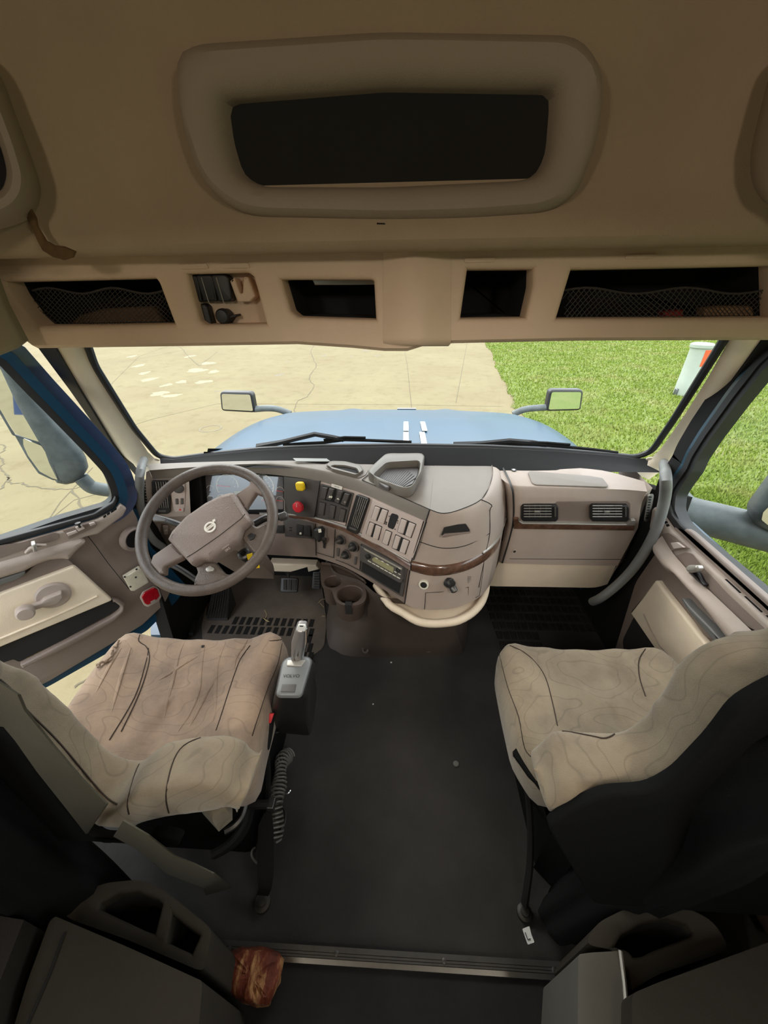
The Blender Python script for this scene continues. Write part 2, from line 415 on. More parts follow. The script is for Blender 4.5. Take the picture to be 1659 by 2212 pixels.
# ================================================================== the ground outside
GZ = -1.25
def gp(u, v, z=GZ): return onz(u, v, z)
tag(mk('ground', [(-60, -30, GZ), (60, -30, GZ), (60, 90, GZ), (-60, 90, GZ)], [(0, 1, 2, 3)], 'concrete'), kind='structure')
def strip_on(pts, w, z, name, m, p=None, wob=0):
    P = [gp(u, v, z) for u, v in pts]; P = smo(P, 6) if wob else P
    rng = random.Random(len(pts)*7+int(pts[0][0])); L = []; R = []
    for i, q in enumerate(P):
        t = (P[min(i+1, len(P)-1)]-P[max(i-1, 0)]).normalized(); s = Vector((-t.y, t.x, 0)); ww = w*(rng.uniform(.4, 1.3) if wob else 1)
        q = q+s*rng.uniform(-wob, wob); L.append(q+s*ww/2); R.append(q-s*ww/2)
    V = L+R; k = len(L); F = [(i, i+1, k+i+1, k+i) for i in range(k-1)]
    return mk(name, V, F, m, p, 0)
joints = [[(205, 945), (330, 905), (470, 872), (860, 874), (1085, 878)], [(0, 905), (60, 885)], [(0, 880), (200, 790), (330, 770), (400, 755)], [(1010, 735), (1000, 790), (985, 870)],
          [(430, 1010), (160, 1080), (110, 1120), (-60, 1230)], [(200, 1010), (130, 1085), (60, 1190)], [(400, 735), (300, 770), (240, 830)], [(870, 735), (880, 790), (890, 890)]]
for jn in joints: tag(strip_on(jn, .016, GZ+.003, 'pavement_joint', 'crack'), kind='structure')
cracks = [[(684, 738), (672, 760), (682, 790), (668, 815), (678, 835), (664, 855), (640, 870), (635, 900)],
          [(365, 740), (392, 752), (402, 765), (430, 790)], [(0, 985), (8, 1000), (0, 1015), (18, 1030), (20, 1043), (48, 1043), (75, 1052), (130, 1057), (180, 1052), (235, 1050)],
          [(18, 1030), (0, 1058)], [(158, 1058), (180, 1100), (186, 1115)], [(0, 960), (14, 965), (0, 980)], [(430, 790), (470, 760)], [(160, 1480), (230, 1440), (260, 1390)]]
for ck in cracks: tag(strip_on(ck, .03, GZ+.004, 'pavement_crack', 'crack', wob=.03), kind='structure')
def blob(c, rx, ry, seed, z, name, m):
    rg = random.Random(seed); n = 22; ph = [rg.uniform(0, 6) for _ in range(4)]
    P = []
    for k in range(n):
        a = 2*PI*k/n; r = 1+.18*math.sin(2*a+ph[0])+.14*math.sin(3*a+ph[1])+.1*math.sin(5*a+ph[2])+.08*math.sin(7*a+ph[3])
        P.append(Vector((c.x+rx*r*math.cos(a), c.y+ry*r*math.sin(a), z)))
    P.append(Vector((c.x, c.y, z)))
    return P, [(k, (k+1) % n, n) for k in range(n)]
b_ = MB(); rg = random.Random(3)
for (u, v, rx, ry) in [(300, 790, .25, .5), (312, 806, .22, .4), (322, 820, .3, .4), (285, 770, .2, .5), (345, 850, .35, .35), (370, 855, .3, .3), (425, 800, .45, .6), (448, 785, .35, .5), (462, 803, .25, .4), (440, 825, .3, .4), (392, 825, .25, .3), (360, 832, .2, .3), (410, 770, .2, .6)]:
    b_.add(*blob(gp(u, v), rx*.8, ry*.8, int(u), GZ+.002, '', ''))
tag(b_.mk('scaled_concrete_patch', 'patch', None, 0), kind='structure')
b_ = MB()
for (u, v, rx, ry) in [(815, 768, .2, .35), (790, 758, .25, .4), (603, 810, .2, .4), (470, 845, .15, .12), (735, 821, .1, .15), (620, 780, .12, .2), (700, 768, .15, .4), (760, 770, .12, .3)]:
    b_.add(*blob(gp(u, v), rx*.7, ry*.7, int(u)+5, GZ+.002, '', ''))
c = gp(455, 926); P = []
tag(b_.mk('pavement_oil_spots', 'oil', None, 0), kind='structure')
ringm = MB(); ringm.add(*g_ring((c.x, c.y, GZ+.001), (0, 0, 1), .22, .26, .003, 30)); tag(ringm.mk('pavement_ring_mark', 'oil', None, 0), kind='structure')
# lawn with its ragged edge
edge = [(1046, 728), (1052, 745), (1066, 770), (1075, 795), (1088, 822), (1102, 850), (1112, 880), (1150, 930), (1190, 1000), (1240, 1100), (1290, 1230)]
E_ = [gp(u, v) for u, v in edge]; far = E_[0]+(E_[0]-E_[3])*3; near = E_[-1]+Vector((.3, -6, 0))
E_ = [far]+smo(E_, 4)+[near, near+Vector((.5, -20, 0))]
rg = random.Random(11); E2 = []
for i, q in enumerate(E_):
    E2.append(Vector((q.x+rg.uniform(-.07, .07), q.y+rg.uniform(-.05, .05), GZ+.012)))
LE = E2[:]
V = E2+[Vector((60, q.y, GZ+.012)) for q in E2]; k = len(E2)
tag(mk('ground_lawn', V, [(i, i+1, k+i+1, k+i) for i in range(k-1)], 'lawn', None, 0), kind='structure')
def lawn_x(y):
    for a, b2 in zip(LE, LE[1:]):
        if min(a.y, b2.y) <= y <= max(a.y, b2.y) and abs(a.y-b2.y) > 1e-6: return a.x+(b2.x-a.x)*(y-a.y)/(b2.y-a.y)
    return 3.4
import numpy as np
rs = np.random.RandomState(5); NB = 150000
yy = 1.0+26*rs.rand(NB)**1.5; xmax = 3.6+yy*.95+2.5
x0 = np.interp(yy, [q.y for q in reversed(LE)], [q.x for q in reversed(LE)])
xx = x0+(xmax-x0)*rs.rand(NB)**1.0-.05
x_near = rs.rand(NB//4)*5+1.9; y_near = rs.rand(NB//4)*5.2+.2
xx = np.concatenate([xx, x_near]); yy = np.concatenate([yy, y_near]); nb = len(xx)
ok = xx > np.interp(yy, [q.y for q in reversed(LE)], [q.x for q in reversed(LE)])-.08
xx, yy = xx[ok], yy[ok]; nb = len(xx)
an = rs.rand(nb)*2*PI; hh = .035+.05*rs.rand(nb); ww = (.006+.006*rs.rand(nb))*(1+yy*.07); lx = (rs.rand(nb)-.5)*.09; ly = (rs.rand(nb)-.5)*.09
co = np.zeros((nb, 3, 3)); dx, dy = np.cos(an)*ww, np.sin(an)*ww
co[:, 0, 0] = xx-dx; co[:, 0, 1] = yy-dy; co[:, 1, 0] = xx+dx; co[:, 1, 1] = yy+dy; co[:, 2, 0] = xx+lx; co[:, 2, 1] = yy+ly
co[:, :2, 2] = GZ+.008; co[:, 2, 2] = GZ+.012+hh
me = bpy.data.meshes.new('grass'); me.vertices.add(nb*3); me.vertices.foreach_set('co', co.reshape(-1))
me.loops.add(nb*3); me.loops.foreach_set('vertex_index', np.arange(nb*3)); me.polygons.add(nb)
me.polygons.foreach_set('loop_start', np.arange(nb)*3); me.polygons.foreach_set('loop_total', np.full(nb, 3)); me.update(calc_edges=True)
me.materials.append(M['blade']); go = bpy.data.objects.new('grass', me); COL.objects.link(go)
tag(go, 'bright green mown grass blades growing beside the pale concrete', 'grass', kind='stuff')

# round pedestal on the lawn
b0 = gp(1462, 852); Zd = (b0-EYE).dot(_f)
R_ = .5*37/F_PX*Zd; hp = None
axis_top = onp(1519, 742, b0, Vector((b0.x-EYE.x, b0.y-EYE.y, 0)).normalized())
b0 = Vector((axis_top.x, axis_top.y, GZ)); hp = axis_top.z-GZ
t = root('marker_pedestal', b0, 'white round utility pedestal post standing in the lawn beyond the right pillar', 'utility post')
MB().add(*g_lathe(b0, (0, 0, 1), [(R_, 0), (R_, hp*.30), (R_*.985, hp*.305), (R_*.985, hp*.93)])).mk('post_body', 'post', t)
MB().add(*g_lathe(b0, (0, 0, 1), [(R_*1.12, hp*.93), (R_*1.12, hp*.985), (R_*.9, hp*1.01), (R_*.3, hp*1.02)])).mk('post_cap', 'post', t)
x, y, nn = basis((.62, -.78, 0)); MB().add(*g_ring(b0, (0, 0, 1), R_*.99, R_*1.005, hp*.30, 14, -1.7, -.8, base=hp*.6)).mk('warning_sticker', mat('orange_sticker', srgb(226, 84, 40), .6, var=.2, vscale=60), t)
q = b0+Vector((-R_*1.02, -.05, 0)); MB().add(*g_box(q+Vector((0, 0, .1)), (.08, .1, .2), None, .02)).mk('ground_clamp', 'alu', t)

# ================================================================== front of the truck
t = root('truck_hood', (0, 1.5, .3), 'blue truck hood in front of the windscreen', 'hood')
def zc(y): return .905-.09*(y-1.55)-.052*(y-1.55)**2
rows = []
for i in range(15):
    y = 1.53+1.72*i/14; hw = 1.0+.10*math.sin(min(1, i/9)*PI/2); row = []
    if i > 10: hw -= .035*(i-10)**1.5
    for j in range(25):
        s = -1+2*j/24; xx_ = hw*math.copysign(abs(s)**.9, s)
        drop = .035*abs(s)**2+.30*max(0, abs(s)-.78)**1.6*6+.012*math.exp(-((abs(s)-.34)/.05)**2)*-1
        row.append(Vector((xx_, y, zc(y)-drop-(0 if i < 13 else .05*(i-12)**1.5))))
    rows.append(row)
V, F = g_grid(rows); hb = MB().add(V, F)
fr = [rows[-1][j]+Vector((0, .06, -.45)) for j in range(25)]; hb.add(*g_grid([rows[-1], fr]))
for s in (0, 24): hb.add(*g_grid([[r[s] for r in rows], [r[s]+Vector((0, 0, -.6)) for r in rows]]))
hb.mk('hood_panel', 'blue', t, 30)
for s in (-1, 1):
    P = [Vector((s*(.80+.06*k/10), 1.62+1.45*k/10, zc(1.62+1.45*k/10)-.045-.002*k)) for k in range(11)]
    MB().add(*g_tube(P, .004, 6)).mk('hood_seam', 'navy', t)
Pn = Vector((0.06, 3.0, zc(3.0)+.004)); MB().add(*g_box(Pn, (.15, .03, .012))).mk('hood_badge', 'alu', t)
hoodpl = lambda u, v: onp(u, v, (0, 1.9, zc(1.9)), (0, .13, 1))
for (u, v) in [(877, 921), (915, 921), (877, 948), (914, 948)]:
    y_ = None; q = hoodpl(u, v)
    for _ in range(5): q = onp(u, v, (0, q.y, zc(q.y)+.004), (0, .09+.104*(q.y-1.55), 1))
    nn = Vector((0, .09+.104*(q.y-1.55), 1)).normalized(); x, y, n_ = basis(nn, (0, 1, 0))
    L = [q+x*a+y*b for a, b in ((-.013, -.13), (.013, -.13), (.013, .13), (-.013, .13))]
    side = 'left' if u < 900 else 'right'; row = 'nearer the cowl' if v > 930 else 'farther from the cowl'
    o = MB().add(*g_plate(L, nn, .003)).mk('tape_strip', 'white'); tag(o, 'small white tape strip on the hood, %s pair member %s' % (side, row), 'tape', 'white tape strips on the hood')
# headlight-side hood mirrors
def hood_mirror(px_face, px_arm, lab, name):
    Y_ = 2.95; P = [ony(u, v, Y_) for u, v in px_face]; c = sum(P, Vector())/len(P)
    t = root('hood_mirror', (c.x, c.y, .62), lab, 'mirror', 'mirrors on the hood')
    L = rnd(P, .03, 3); n = Vector((0, -1, 0)).normalized()
    MB().add(*g_plate([p+Vector((0, .06, 0)) for p in L], n, .06, .012)).mk('mirror_housing', 'black', t)
    MB().add(*g_plate([p+Vector((0, -.001, 0)) for p in inset(L, n, .016)], n, .003)).mk('mirror_glass', 'mirror', t)
    A = smo([ony(u, v, Y_+.03) for u, v in px_arm], 4); MB().add(*g_tube(A, .026, 10)).mk('mirror_arm', 'mblack', t)
hood_mirror([(474, 846), (544, 848), (552, 892), (478, 888)], [(548, 884), (575, 882), (600, 884), (628, 894)], 'rectangular mirror on an arm at the left front of the blue hood', '')
hood_mirror([(1188, 842), (1261, 842), (1255, 887), (1179, 889)], [(1182, 880), (1150, 882), (1128, 886), (1108, 895)], 'rectangular mirror on an arm at the right front of the blue hood, over the grass', '')
# wipers just outside the glass
def wiper(arm, blade, lab):
    t = root('windscreen_wiper', ony(arm[0][0], arm[0][1], 1.53), lab, 'wiper', 'wipers lying along the windscreen base')
    A = [ony(u, v, 1.53) for u, v in arm]; B = [ony(u, v, 1.525) for u, v in blade]
    MB().add(*g_tube(A, [.016]+[.011]*(len(A)-1), 6)).mk('wiper_arm', 'rubber', t)
    MB().add(*g_tube(B, .007, 6)).add(*g_tube([q+Vector((0, 0, .012)) for q in B[2:-2]], .005, 5)).mk('wiper_blade', 'black_m', t)
wiper([(556, 966), (610, 955), (680, 938), (720, 945), (742, 950)], [(612, 961), (660, 958), (700, 956), (745, 950), (790, 951), (840, 953), (889, 955)], 'black wiper lying along the windscreen base ahead of the steering wheel')
wiper([(980, 962), (1040, 958), (1100, 952), (1150, 956), (1180, 962)], [(1044, 962), (1090, 961), (1130, 960), (1180, 962), (1230, 966), (1280, 971), (1334, 978)], 'black wiper lying along the windscreen base ahead of the passenger dash')
o = MB().add(*g_box((0, 1.60, .80), (1.5, .10, .06))).mk('cowl_panel', 'blue'); tag(o, 'blue cowl strip under the wipers at the back of the hood', 'cowl')

# ================================================================== cab shell
XW = 1.06
tag(mk('floor', [(-XW+.02, .22, 0), (XW, .22, 0), (XW, 1.72, 0), (-XW+.02, 1.72, 0), (-XW+.02, .22, -.12), (XW, .22, -.12), (XW, 1.72, -.12), (-XW+.02, 1.72, -.12)],
       [(0, 1, 2, 3), (4, 5, 6, 7), (0, 1, 5, 4), (1, 2, 6, 5), (2, 3, 7, 6), (3, 0, 4, 7)], 'gmat', None, 0), kind='structure')
tag(mk('floor_sleeper', [(-XW, -1.4, .02), (XW, -1.4, .02), (XW, .23, .02), (-XW, .23, .02), (-XW, -1.4, -.12), (XW, -1.4, -.12), (XW, .23, -.12), (-XW, .23, -.12)],
       [(0, 1, 2, 3), (4, 5, 6, 7), (0, 1, 5, 4), (1, 2, 6, 5), (2, 3, 7, 6), (3, 0, 4, 7)], 'gmat_dk', None, 0), kind='structure')
# firewall, side cowls
fw = MB().add(*g_grid([[Vector((x, 1.70, -.02)) for x in (-XW, XW)], [Vector((x, 1.80, .22)) for x in (-XW, XW)], [Vector((x, 1.66, .55)) for x in (-XW, XW)], [Vector((x, 1.53, .88)) for x in (-.86, .86)]]))
fw.add(*g_grid([[Vector((x, 1.74, -.02)) for x in (-XW, XW)], [Vector((x, 1.84, .22)) for x in (-XW, XW)], [Vector((x, 1.70, .55)) for x in (-XW, XW)], [Vector((x, 1.57, .88)) for x in (-.86, .86)]]))
tag(fw.mk('wall_front', 'black_m', None, 0), kind='structure')
for s, nm in ((-1, 'wall_left_cowl'), (1, 'wall_right_cowl')):
    P = [Vector((s*1.035, y, z)) for y, z in ((1.12, -.1), (1.80, -.1), (1.80, .3), (1.54, .76), (1.24, .84))]
    tag(MB().add(*g_plate(P, (s, 0, 0), .06)).mk(nm, 'black_m', None, 0), kind='structure')
# sleeper box behind the camera, walls beside it (each with an unseen window added for fill light), ceiling
for s, nm in ((-1, 'wall_left'), (1, 'wall_right')):
    P = [Vector((s*XW, y, z)) for y, z in ((-1.4, -.1), (.36, -.1), (.36, 1.36), (.95, 1.40), (1.14, 1.40), (1.14, 2.1), (-1.4, 2.1))]
    hl = rnd([Vector((s*XW, y, z)) for y, z in ((-1.15, .95), (-.12, .95), (-.12, 1.62), (-1.15, 1.62))], .08)
    V, F, fl = g_holed(P, [hl], Vector((-s, 0, 0)), .05, .008, .05)
    tag(mk(nm, V, F, 'dkwall', None, 0), kind='structure')
    tag(mk('window_%d' % (2 if s < 0 else 3), fl[0], [tuple(x_) for x_ in tessellate_polygon([fl[0]])], 'glass_s', None, 0), kind='structure')
# ================================================================== ceiling and padded front wall
def yside(x): 
    k = max(0, abs(x)-.42)/.62
    return .26*k**1.4
prof = [(.13, 1.60, 0), (.06, 1.572, 0), (-.01, 1.563, 0), (-.032, 1.568, 0), (-.042, 1.580, .0), (-.040, 1.597, .1), (-.024, 1.622, .35), (-.010, 1.65, .6), (0, 1.69, .8), (.004, 1.76, 1), (.004, 1.83, 1),
        (.002, 1.88, 1), (-.01, 1.93, 1), (-.05, 1.965, 1), (-.14, 1.985, .8), (-.35, 1.995, .4), (-.7, 2.0, 0), (-1.4, 2.0, 0), (-2.32, 2.0, 0)]
xs_ = [-1.06+2.12*k/44 for k in range(45)]
rows = [[Vector((x, .905+dy-k*yside(x), z)) for x in xs_] for dy, z, k in prof]
tag(mk('ceiling', *g_grid(rows), 'liner'), kind='structure')
tag(MB().add(*g_box((0, -.0, 2.06), (2.2, 2.9, .06))).add(*g_box((0, 1.25, 1.72), (2.16, .6, .04))).mk('ceiling_outer', 'dkwall', None, 0), kind='structure')
tag(MB().add(*g_box((0, -1.42, .95), (2.2, .05, 2.2))).mk('wall_back', 'dkwall', None, 0), kind='structure')

def wallpt(x, z): return Vector((x, .905-yside(x), z))
# centre cubby
def cubby(name, outer, inner, plane, lab, hmid=.05, m='frame', deep=.12):
    pl = plane
    O = pl.loop(outer, 60, 0, 6); I0 = pl.loop(inner, 26, hmid*.55, 6)
    N = 96
    def res(L):
        L = [Vector(p) for p in L]; d = [0]
        for i in range(len(L)): d.append(d[-1]+(L[(i+1) % len(L)]-L[i]).length)
        out = []
        for k in range(N):
            t = d[-1]*k/N; j = max(i for i in range(len(L)) if d[i] <= t)
            f = (t-d[j])/max(1e-9, d[j+1]-d[j]); out.append(L[j].lerp(L[(j+1) % len(L)], f))
        return out
    A = res(O)
    # pair inner loop by angle about the centre
    c = sum(I0, Vector())/len(I0); x, y, n = basis(pl.n)
    def ang(p): return math.atan2((p-c).dot(y), (p-c).dot(x))
    B = []
    II = res(I0)
    off = min(range(N), key=lambda s: sum((A[k]-II[(k+s) % N]).length for k in range(0, N, 8)))
    B = [II[(k+off) % N] for k in range(N)]
    n = pl.n
    rings = [[p-n*.03 for p in A], [p+n*.004 for p in A]]
    for f, h in ((.04, .5), (.12, .8), (.3, 1.0), (.6, 1.0), (.85, .82)):
        rings.append([a.lerp(b, f)+n*(hmid*h-hmid*.55*f) for a, b in zip(A, B)])
    rings.append([p for p in B]); rings.append([p.lerp(c, .015)-n*hmid*.2 for p in B]); rings.append([p.lerp(c, .03)-n*hmid*.45 for p in B])
    t = root(name, pl.at(*[sum(q[i] for q in outer)/len(outer) for i in (0, 1)]), lab, 'shelf opening', 'padded cubby frames on the front wall')
    mk('frame', *g_loft(rings, cap0=False, cap1=False), m, t)
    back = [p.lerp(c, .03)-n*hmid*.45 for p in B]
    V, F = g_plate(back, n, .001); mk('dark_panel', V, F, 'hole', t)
    return t
pc = Plane((0, .905, 1.7), (0, -1, -.03))
cubby('overhead_cubby', [(396, 128), (440, 108), (830, 84), (1246, 92), (1292, 170), (1288, 290), (1238, 428), (1180, 468), (1000, 482), (830, 484), (525, 474), (440, 392), (398, 250)],
      [(472, 213), (830, 184), (1196, 190), (1207, 205), (1196, 330), (1170, 380), (1120, 391), (830, 405), (560, 404), (508, 378), (484, 300)], pc,
      'large dark cubby with a wide padded tan frame at the top centre')
pL = Plane(wallpt(-.85, 1.7)+Vector((.015, -.02, 0)), (.55, -1, 0)); pR = Plane(wallpt(.85, 1.7)+Vector((-.015, -.02, 0)), (-.55, -1, 0))
cubby('overhead_cubby', [(-420, 60), (-40, 110), (0, 160), (62, 330), (84, 400), (78, 440), (52, 470), (0, 488), (-330, 560), (-420, 420)],
      [(-340, 160), (-70, 235), (-20, 265), (6, 330), (16, 375), (6, 410), (-20, 425), (-290, 470), (-330, 380)], pL, 'padded cubby frame cut off at the left picture edge, torn trim below it')
cubby('overhead_cubby', [(2080, 0), (1690, 120), (1662, 160), (1640, 250), (1622, 330), (1626, 385), (1640, 415), (1662, 436), (1980, 520), (2080, 400)],
      [(1990, 110), (1745, 210), (1722, 240), (1705, 310), (1702, 360), (1712, 385), (1740, 400), (1940, 450), (1990, 350)], pR, 'padded cubby frame cut off at the right picture edge')
# torn headliner flap under the left cubby
P = [ony(u, v, .835) for u, v in [(70, 452), (80, 470), (84, 490), (102, 520), (120, 530), (140, 532), (166, 543), (160, 556), (140, 562), (118, 556), (96, 542), (84, 520), (76, 500), (66, 485), (62, 470)]]
tag(MB().add(*g_plate(P, (0, -1, 0), .006, .003)).mk('torn_headliner_flap', mat('torn_liner_backing', srgb(98, 74, 44), .9, var=.35, vscale=40)), 'brown torn flap of headliner hanging below the left cubby', 'torn trim')

# ================================================================== overhead console
YC = .955
pO = Plane((0, YC, 1.48), (0, -1, 0))
outer = [(-60, 545), (400, 540), (830, 524), (1300, 512), (1740, 505), (1740, 727), (1250, 729), (1060, 733), (930, 736), (880, 752), (830, 752), (760, 745), (640, 737), (400, 741), (70, 746), (30, 715), (-10, 660)]
t = root('overhead_console', (0, YC, 1.40), 'tan overhead console of open compartments along the top of the windscreen', 'overhead console')
H1 = [(-12, 596), (335, 587), (350, 605), (390, 712), (80, 716), (55, 695), (12, 640)]
H2 = [(388, 584), (400, 578), (535, 574), (556, 590), (588, 712), (440, 714), (420, 700), (398, 620)]
H3 = [(592, 594), (610, 590), (806, 590), (819, 600), (824, 704), (640, 698), (618, 680)]
H4 = [(1000, 568), (1166, 567), (1164, 620), (1145, 700), (982, 702)]
H5 = [(1228, 568), (1700, 558), (1700, 699), (1188, 702)]
LO = pO.loop(outer); holes = [pO.loop(h, [9]*len(h)) for h in (H1, H2, H3, H4, H5)]
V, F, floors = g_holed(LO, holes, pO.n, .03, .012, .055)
mb = MB().add(V, F)
# underside running forward to the windscreen header
bot = [p for p in [pO.at(u, v) for u, v in outer[5:16]]]
mb.add(*g_grid([bot, [p+Vector((0, .012, -.008)) for p in bot], [Vector((p.x, 1.17, 1.405)) for p in bot]]))
face = mb.mk('console_face', 'console', t)
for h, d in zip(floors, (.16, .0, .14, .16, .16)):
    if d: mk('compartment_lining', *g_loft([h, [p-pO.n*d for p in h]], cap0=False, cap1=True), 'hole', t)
mk('switch_plate', floors[1], [tuple(tr) for tr in tessellate_polygon([floors[1]])], 'console', t, 0)
# the raised ridge at the centre
cols = [(828, 0), (842, .010), (858, .022), (880, .034), (905, .037), (925, .028), (945, .014), (974, 0)]
rows = [[pO.at(u, v+(0 if k in (0,) else 0), h*(1 if v > 560 else .6)+.001) for u, h in cols] for k, v in enumerate((528, 560, 620, 680, 728, 742))]
rows.append([p+Vector((0, .05, -.012)) for p in rows[-1]])
mk('centre_ridge', *g_grid(rows), 'console', t, 80)
# thin clip tabs over the openings
for q in ([(386, 571), (446, 569), (452, 580), (390, 582)], [(476, 570), (536, 568), (541, 579), (480, 580)], [(1004, 557), (1070, 556), (1068, 566), (1003, 568)], [(1352, 550), (1420, 548), (1416, 559), (1349, 560)], [(-10, 583), (38, 581), (50, 591), (-10, 597)]):
    MB().add(*pO.plate(q, .0025, .001, 3)).mk('clip_tab', 'console', t)
# nets across the left and right compartments
def net(u0, u1, v0, v1, yy_, name, lab, slope=0):
    mb = MB(); nn = 26
    P00, P10 = ony(u0, v1, yy_), ony(u1, v1, yy_); P01, P11 = ony(u0, v0, yy_), ony(u1, v0, yy_)
    def q(s, r): 
        a = P00.lerp(P10, s).lerp(P01.lerp(P11, s), r); return a+Vector((0, .02*math.sin(s*9)*(1-r), .006*math.sin(s*14)*r))
    L = (P10-P00).length; Hh = (P01-P00).length; st = .012; k = int(L/st); hr = Hh/L
    for d in (-1, 1):
        for i in range(-int(hr*k)-1, k+int(hr*k)+1):
            pts = []
            for r in (0, .25, .5, .75, 1):
                s = i/k+d*r*hr
                if 0 <= s <= 1: pts.append(q(s, r))
            if len(pts) > 1: mb.add(*g_tube(pts, .0009, 3, cap=False))
    mb.add(*g_tube([q(s/20, 1) for s in range(21)], .002, 4)); mb.add(*g_tube([q(s/20, 0) for s in range(21)], .0025, 4))
    o = mb.mk(name, mat(name+'_cord', srgb(70, 66, 62), .8), None, 0); tag(o, lab, 'net'); return o
net(70, 384, 628, 710, 1.0, 'storage_net', 'dark mesh net across the left overhead compartment')
net(1215, 1695, 628, 696, 1.0, 'storage_net', 'dark mesh net across the right overhead compartment')
# things stowed
P = [ony(u, v, 1.06) for u, v in [(1500, 702), (1505, 665), (1540, 660), (1700, 660), (1700, 702)]]
tag(MB().add(*g_plate(P, (0, -1, 0), .03, .01)).mk('stowed_parcel', mat('brown_card', srgb(166, 130, 96), .8, var=.1)), 'tan parcel behind the net in the right overhead compartment', 'parcel')
P = [ony(u, v, 1.05) for u, v in [(1422, 700), (1420, 672), (1462, 668), (1464, 700)]]
tag(MB().add(*g_plate(P, (0, -1, 0), .03, .01)).mk('stowed_pouch', mat('red_cloth', srgb(150, 50, 40), .8, var=.2)), 'small red pouch behind the net beside the tan parcel', 'pouch')
P = [ony(u, v, 1.08) for u, v in [(150, 716), (185, 680), (240, 665), (340, 660), (380, 716)]]
tag(MB().add(*g_plate(P, (0, -1, 0), .03, .01)).mk('folded_papers', mat('brown_papers', srgb(120, 96, 76), .8, var=.1)), 'brown folded papers behind the net in the left overhead compartment', 'papers')
P = [ony(u, v, 1.02) for u, v in [(676, 604), (682, 602), (815, 602), (815, 615), (682, 616)]]
MB().add(*g_plate(P, (0, -1, 0), .01, .002)).mk('lamp_strip', 'silver', t)
# switches, hook and socket on the switch plate
ps = Plane(pO.P-pO.n*.055, pO.n)
for q in ([(136, 195), (150, 180), (240, 180), (262, 195), (290, 370), (195, 370)], [(245, 190), (260, 178), (345, 178), (368, 195), (396, 365), (298, 366)], [(352, 190), (366, 176), (450, 176), (478, 200), (500, 350), (485, 368), (405, 368)]):
    sw = MB().add(*ps.plate(i2(q), .028, .004, 2)).mk('rocker_switch', 'black', t)
    a = i2([q[0], q[-1]]); P = [ps.at(x_+.8, y_+2, .029) for x_, y_ in a]; MB().add(*g_tube(P, .0012, 4)).mk('switch_edge', 'silver', sw)
MB().add(*ps.plate(i2([(212, 395), (225, 382), (300, 382), (322, 400), (355, 530), (340, 556), (262, 556)]), .024, .005, 2)).mk('slider_switch', 'black', t)
hk = MB().add(*ps.plate(i2([(488, 225), (520, 200), (560, 310), (576, 310), (585, 195), (612, 195), (665, 330), (625, 370), (540, 370)]), .03, .004, 2)).mk('cable_hook', 'console', t)
c = ps.at(*i2([(438, 470)])[0], 0); so_ = MB().add(*g_lathe(c, ps.n, [(.0155, 0), (.0155, .012), (.0145, .02), (.017, .022), (.0165, .032), (.013, .036), (.004, .037)])).mk('power_socket', 'black', t)
MB().add(*ps.plate(i2([(415, 520), (450, 552), (475, 520), (500, 480), (535, 470), (530, 455), (490, 465)]), .03, .004, 1)).mk('socket_cap', 'rubber', so_)
# centre joint of the padded wall
MB().add(*g_tube([onp(u, v, (0, .87, 0), (0, 1, 0)) for u, v in ((814, 483), (832, 484))], .0014, 4)).mk('console_catch', 'black', t)

# ================================================================== windscreen
GP = Vector((0, 1.50, .915)); gn = Vector((0, -.80, -.56)).normalized()
pw = Plane(GP, gn)
gl_out = [(186, 735), (205, 790), (290, 925), (340, 985), (375, 992), (450, 982), (560, 971), (700, 965), (870, 963), (1050, 966), (1200, 973), (1320, 983), (1372, 988), (1408, 975), (1456, 905), (1557, 745), (1570, 722), (1200, 700), (500, 700)]
gl_out = gl_out[:17]+[(1300, 690), (400, 690)]
L = pw.loop(gl_out, 14); t = root('window_1', pw.at(870, 963), kind='structure')
mk('window_glass', L, [tuple(x_) for x_ in tessellate_polygon([L])], 'glass', t, 0)
# rubber seal around it
seal = pw.loop(gl_out, 14); mb = MB().add(*g_tube(seal, .012, 8, closed=True)); mb.mk('window_seal', 'rubber', t)
low = [(350, 991), (378, 993), (450, 984), (560, 973), (700, 967), (870, 965), (1050, 968), (1200, 975), (1320, 985), (1375, 991), (1396, 991)]
up_ = [pw.at(u, v-1, .012) for u, v in low]
yb = [Vector((p.x*.985, p.y-.045, p.z-.012)) for p in up_]; yc = [Vector((p.x*.98, 1.36, .882)) for p in up_]
tag(mk('trim_1', *g_grid([up_, [p+Vector((0, -.015, .004)) for p in up_], yb, yc]), 'black_m'), kind='structure')
# sticker etch on the glass lower right
P = pw.at(1369, 971, .004); 
for s in range(5):
    c = pw.at(1358+s*5, 971, .004); 
# A pillars -------------------------------------------------------------
def solid(name, front, dvec, m, p=None, bev=.006, r=0, kind=None):
    dv = Vector(dvec); n = newell(front)
    if n.dot(dv) > 0: n = -n
    V, F = g_plate(front, n, .001+abs(dv.length)*.0+.03, bev, -.03)
    o = mk(name, V, F, m, p); 
    if kind: tag(o, kind=kind)
    return o
def pillar(name, a, b, ridge, m, kind='structure'):
    """loft between two edges with a raised ridge; a=edge at the screen, b=edge at the door"""
    rows = []
    for (pa, pb, h) in zip(a, b, ridge):
        ax = pw.at(*pa, .004); bx = pw.at(*pb, h[1]); row = []
        for k in range(9):
            s = k/8; row.append(ax.lerp(bx, s)+pw.n*(h[0]*math.sin(PI*s)**.8))
        row.append(bx+Vector((math.copysign(.02, bx.x), .05, 0)))
        rows.append(row)
    R2 = [smo([r[k] for r in rows], 3) for k in range(len(rows[0]))]
    o = mk(name, *g_grid(R2), m); tag(o, kind=kind); return o
aL = [(168, 715), (180, 745), (230, 838), (292, 934), (334, 990), (392, 998)]
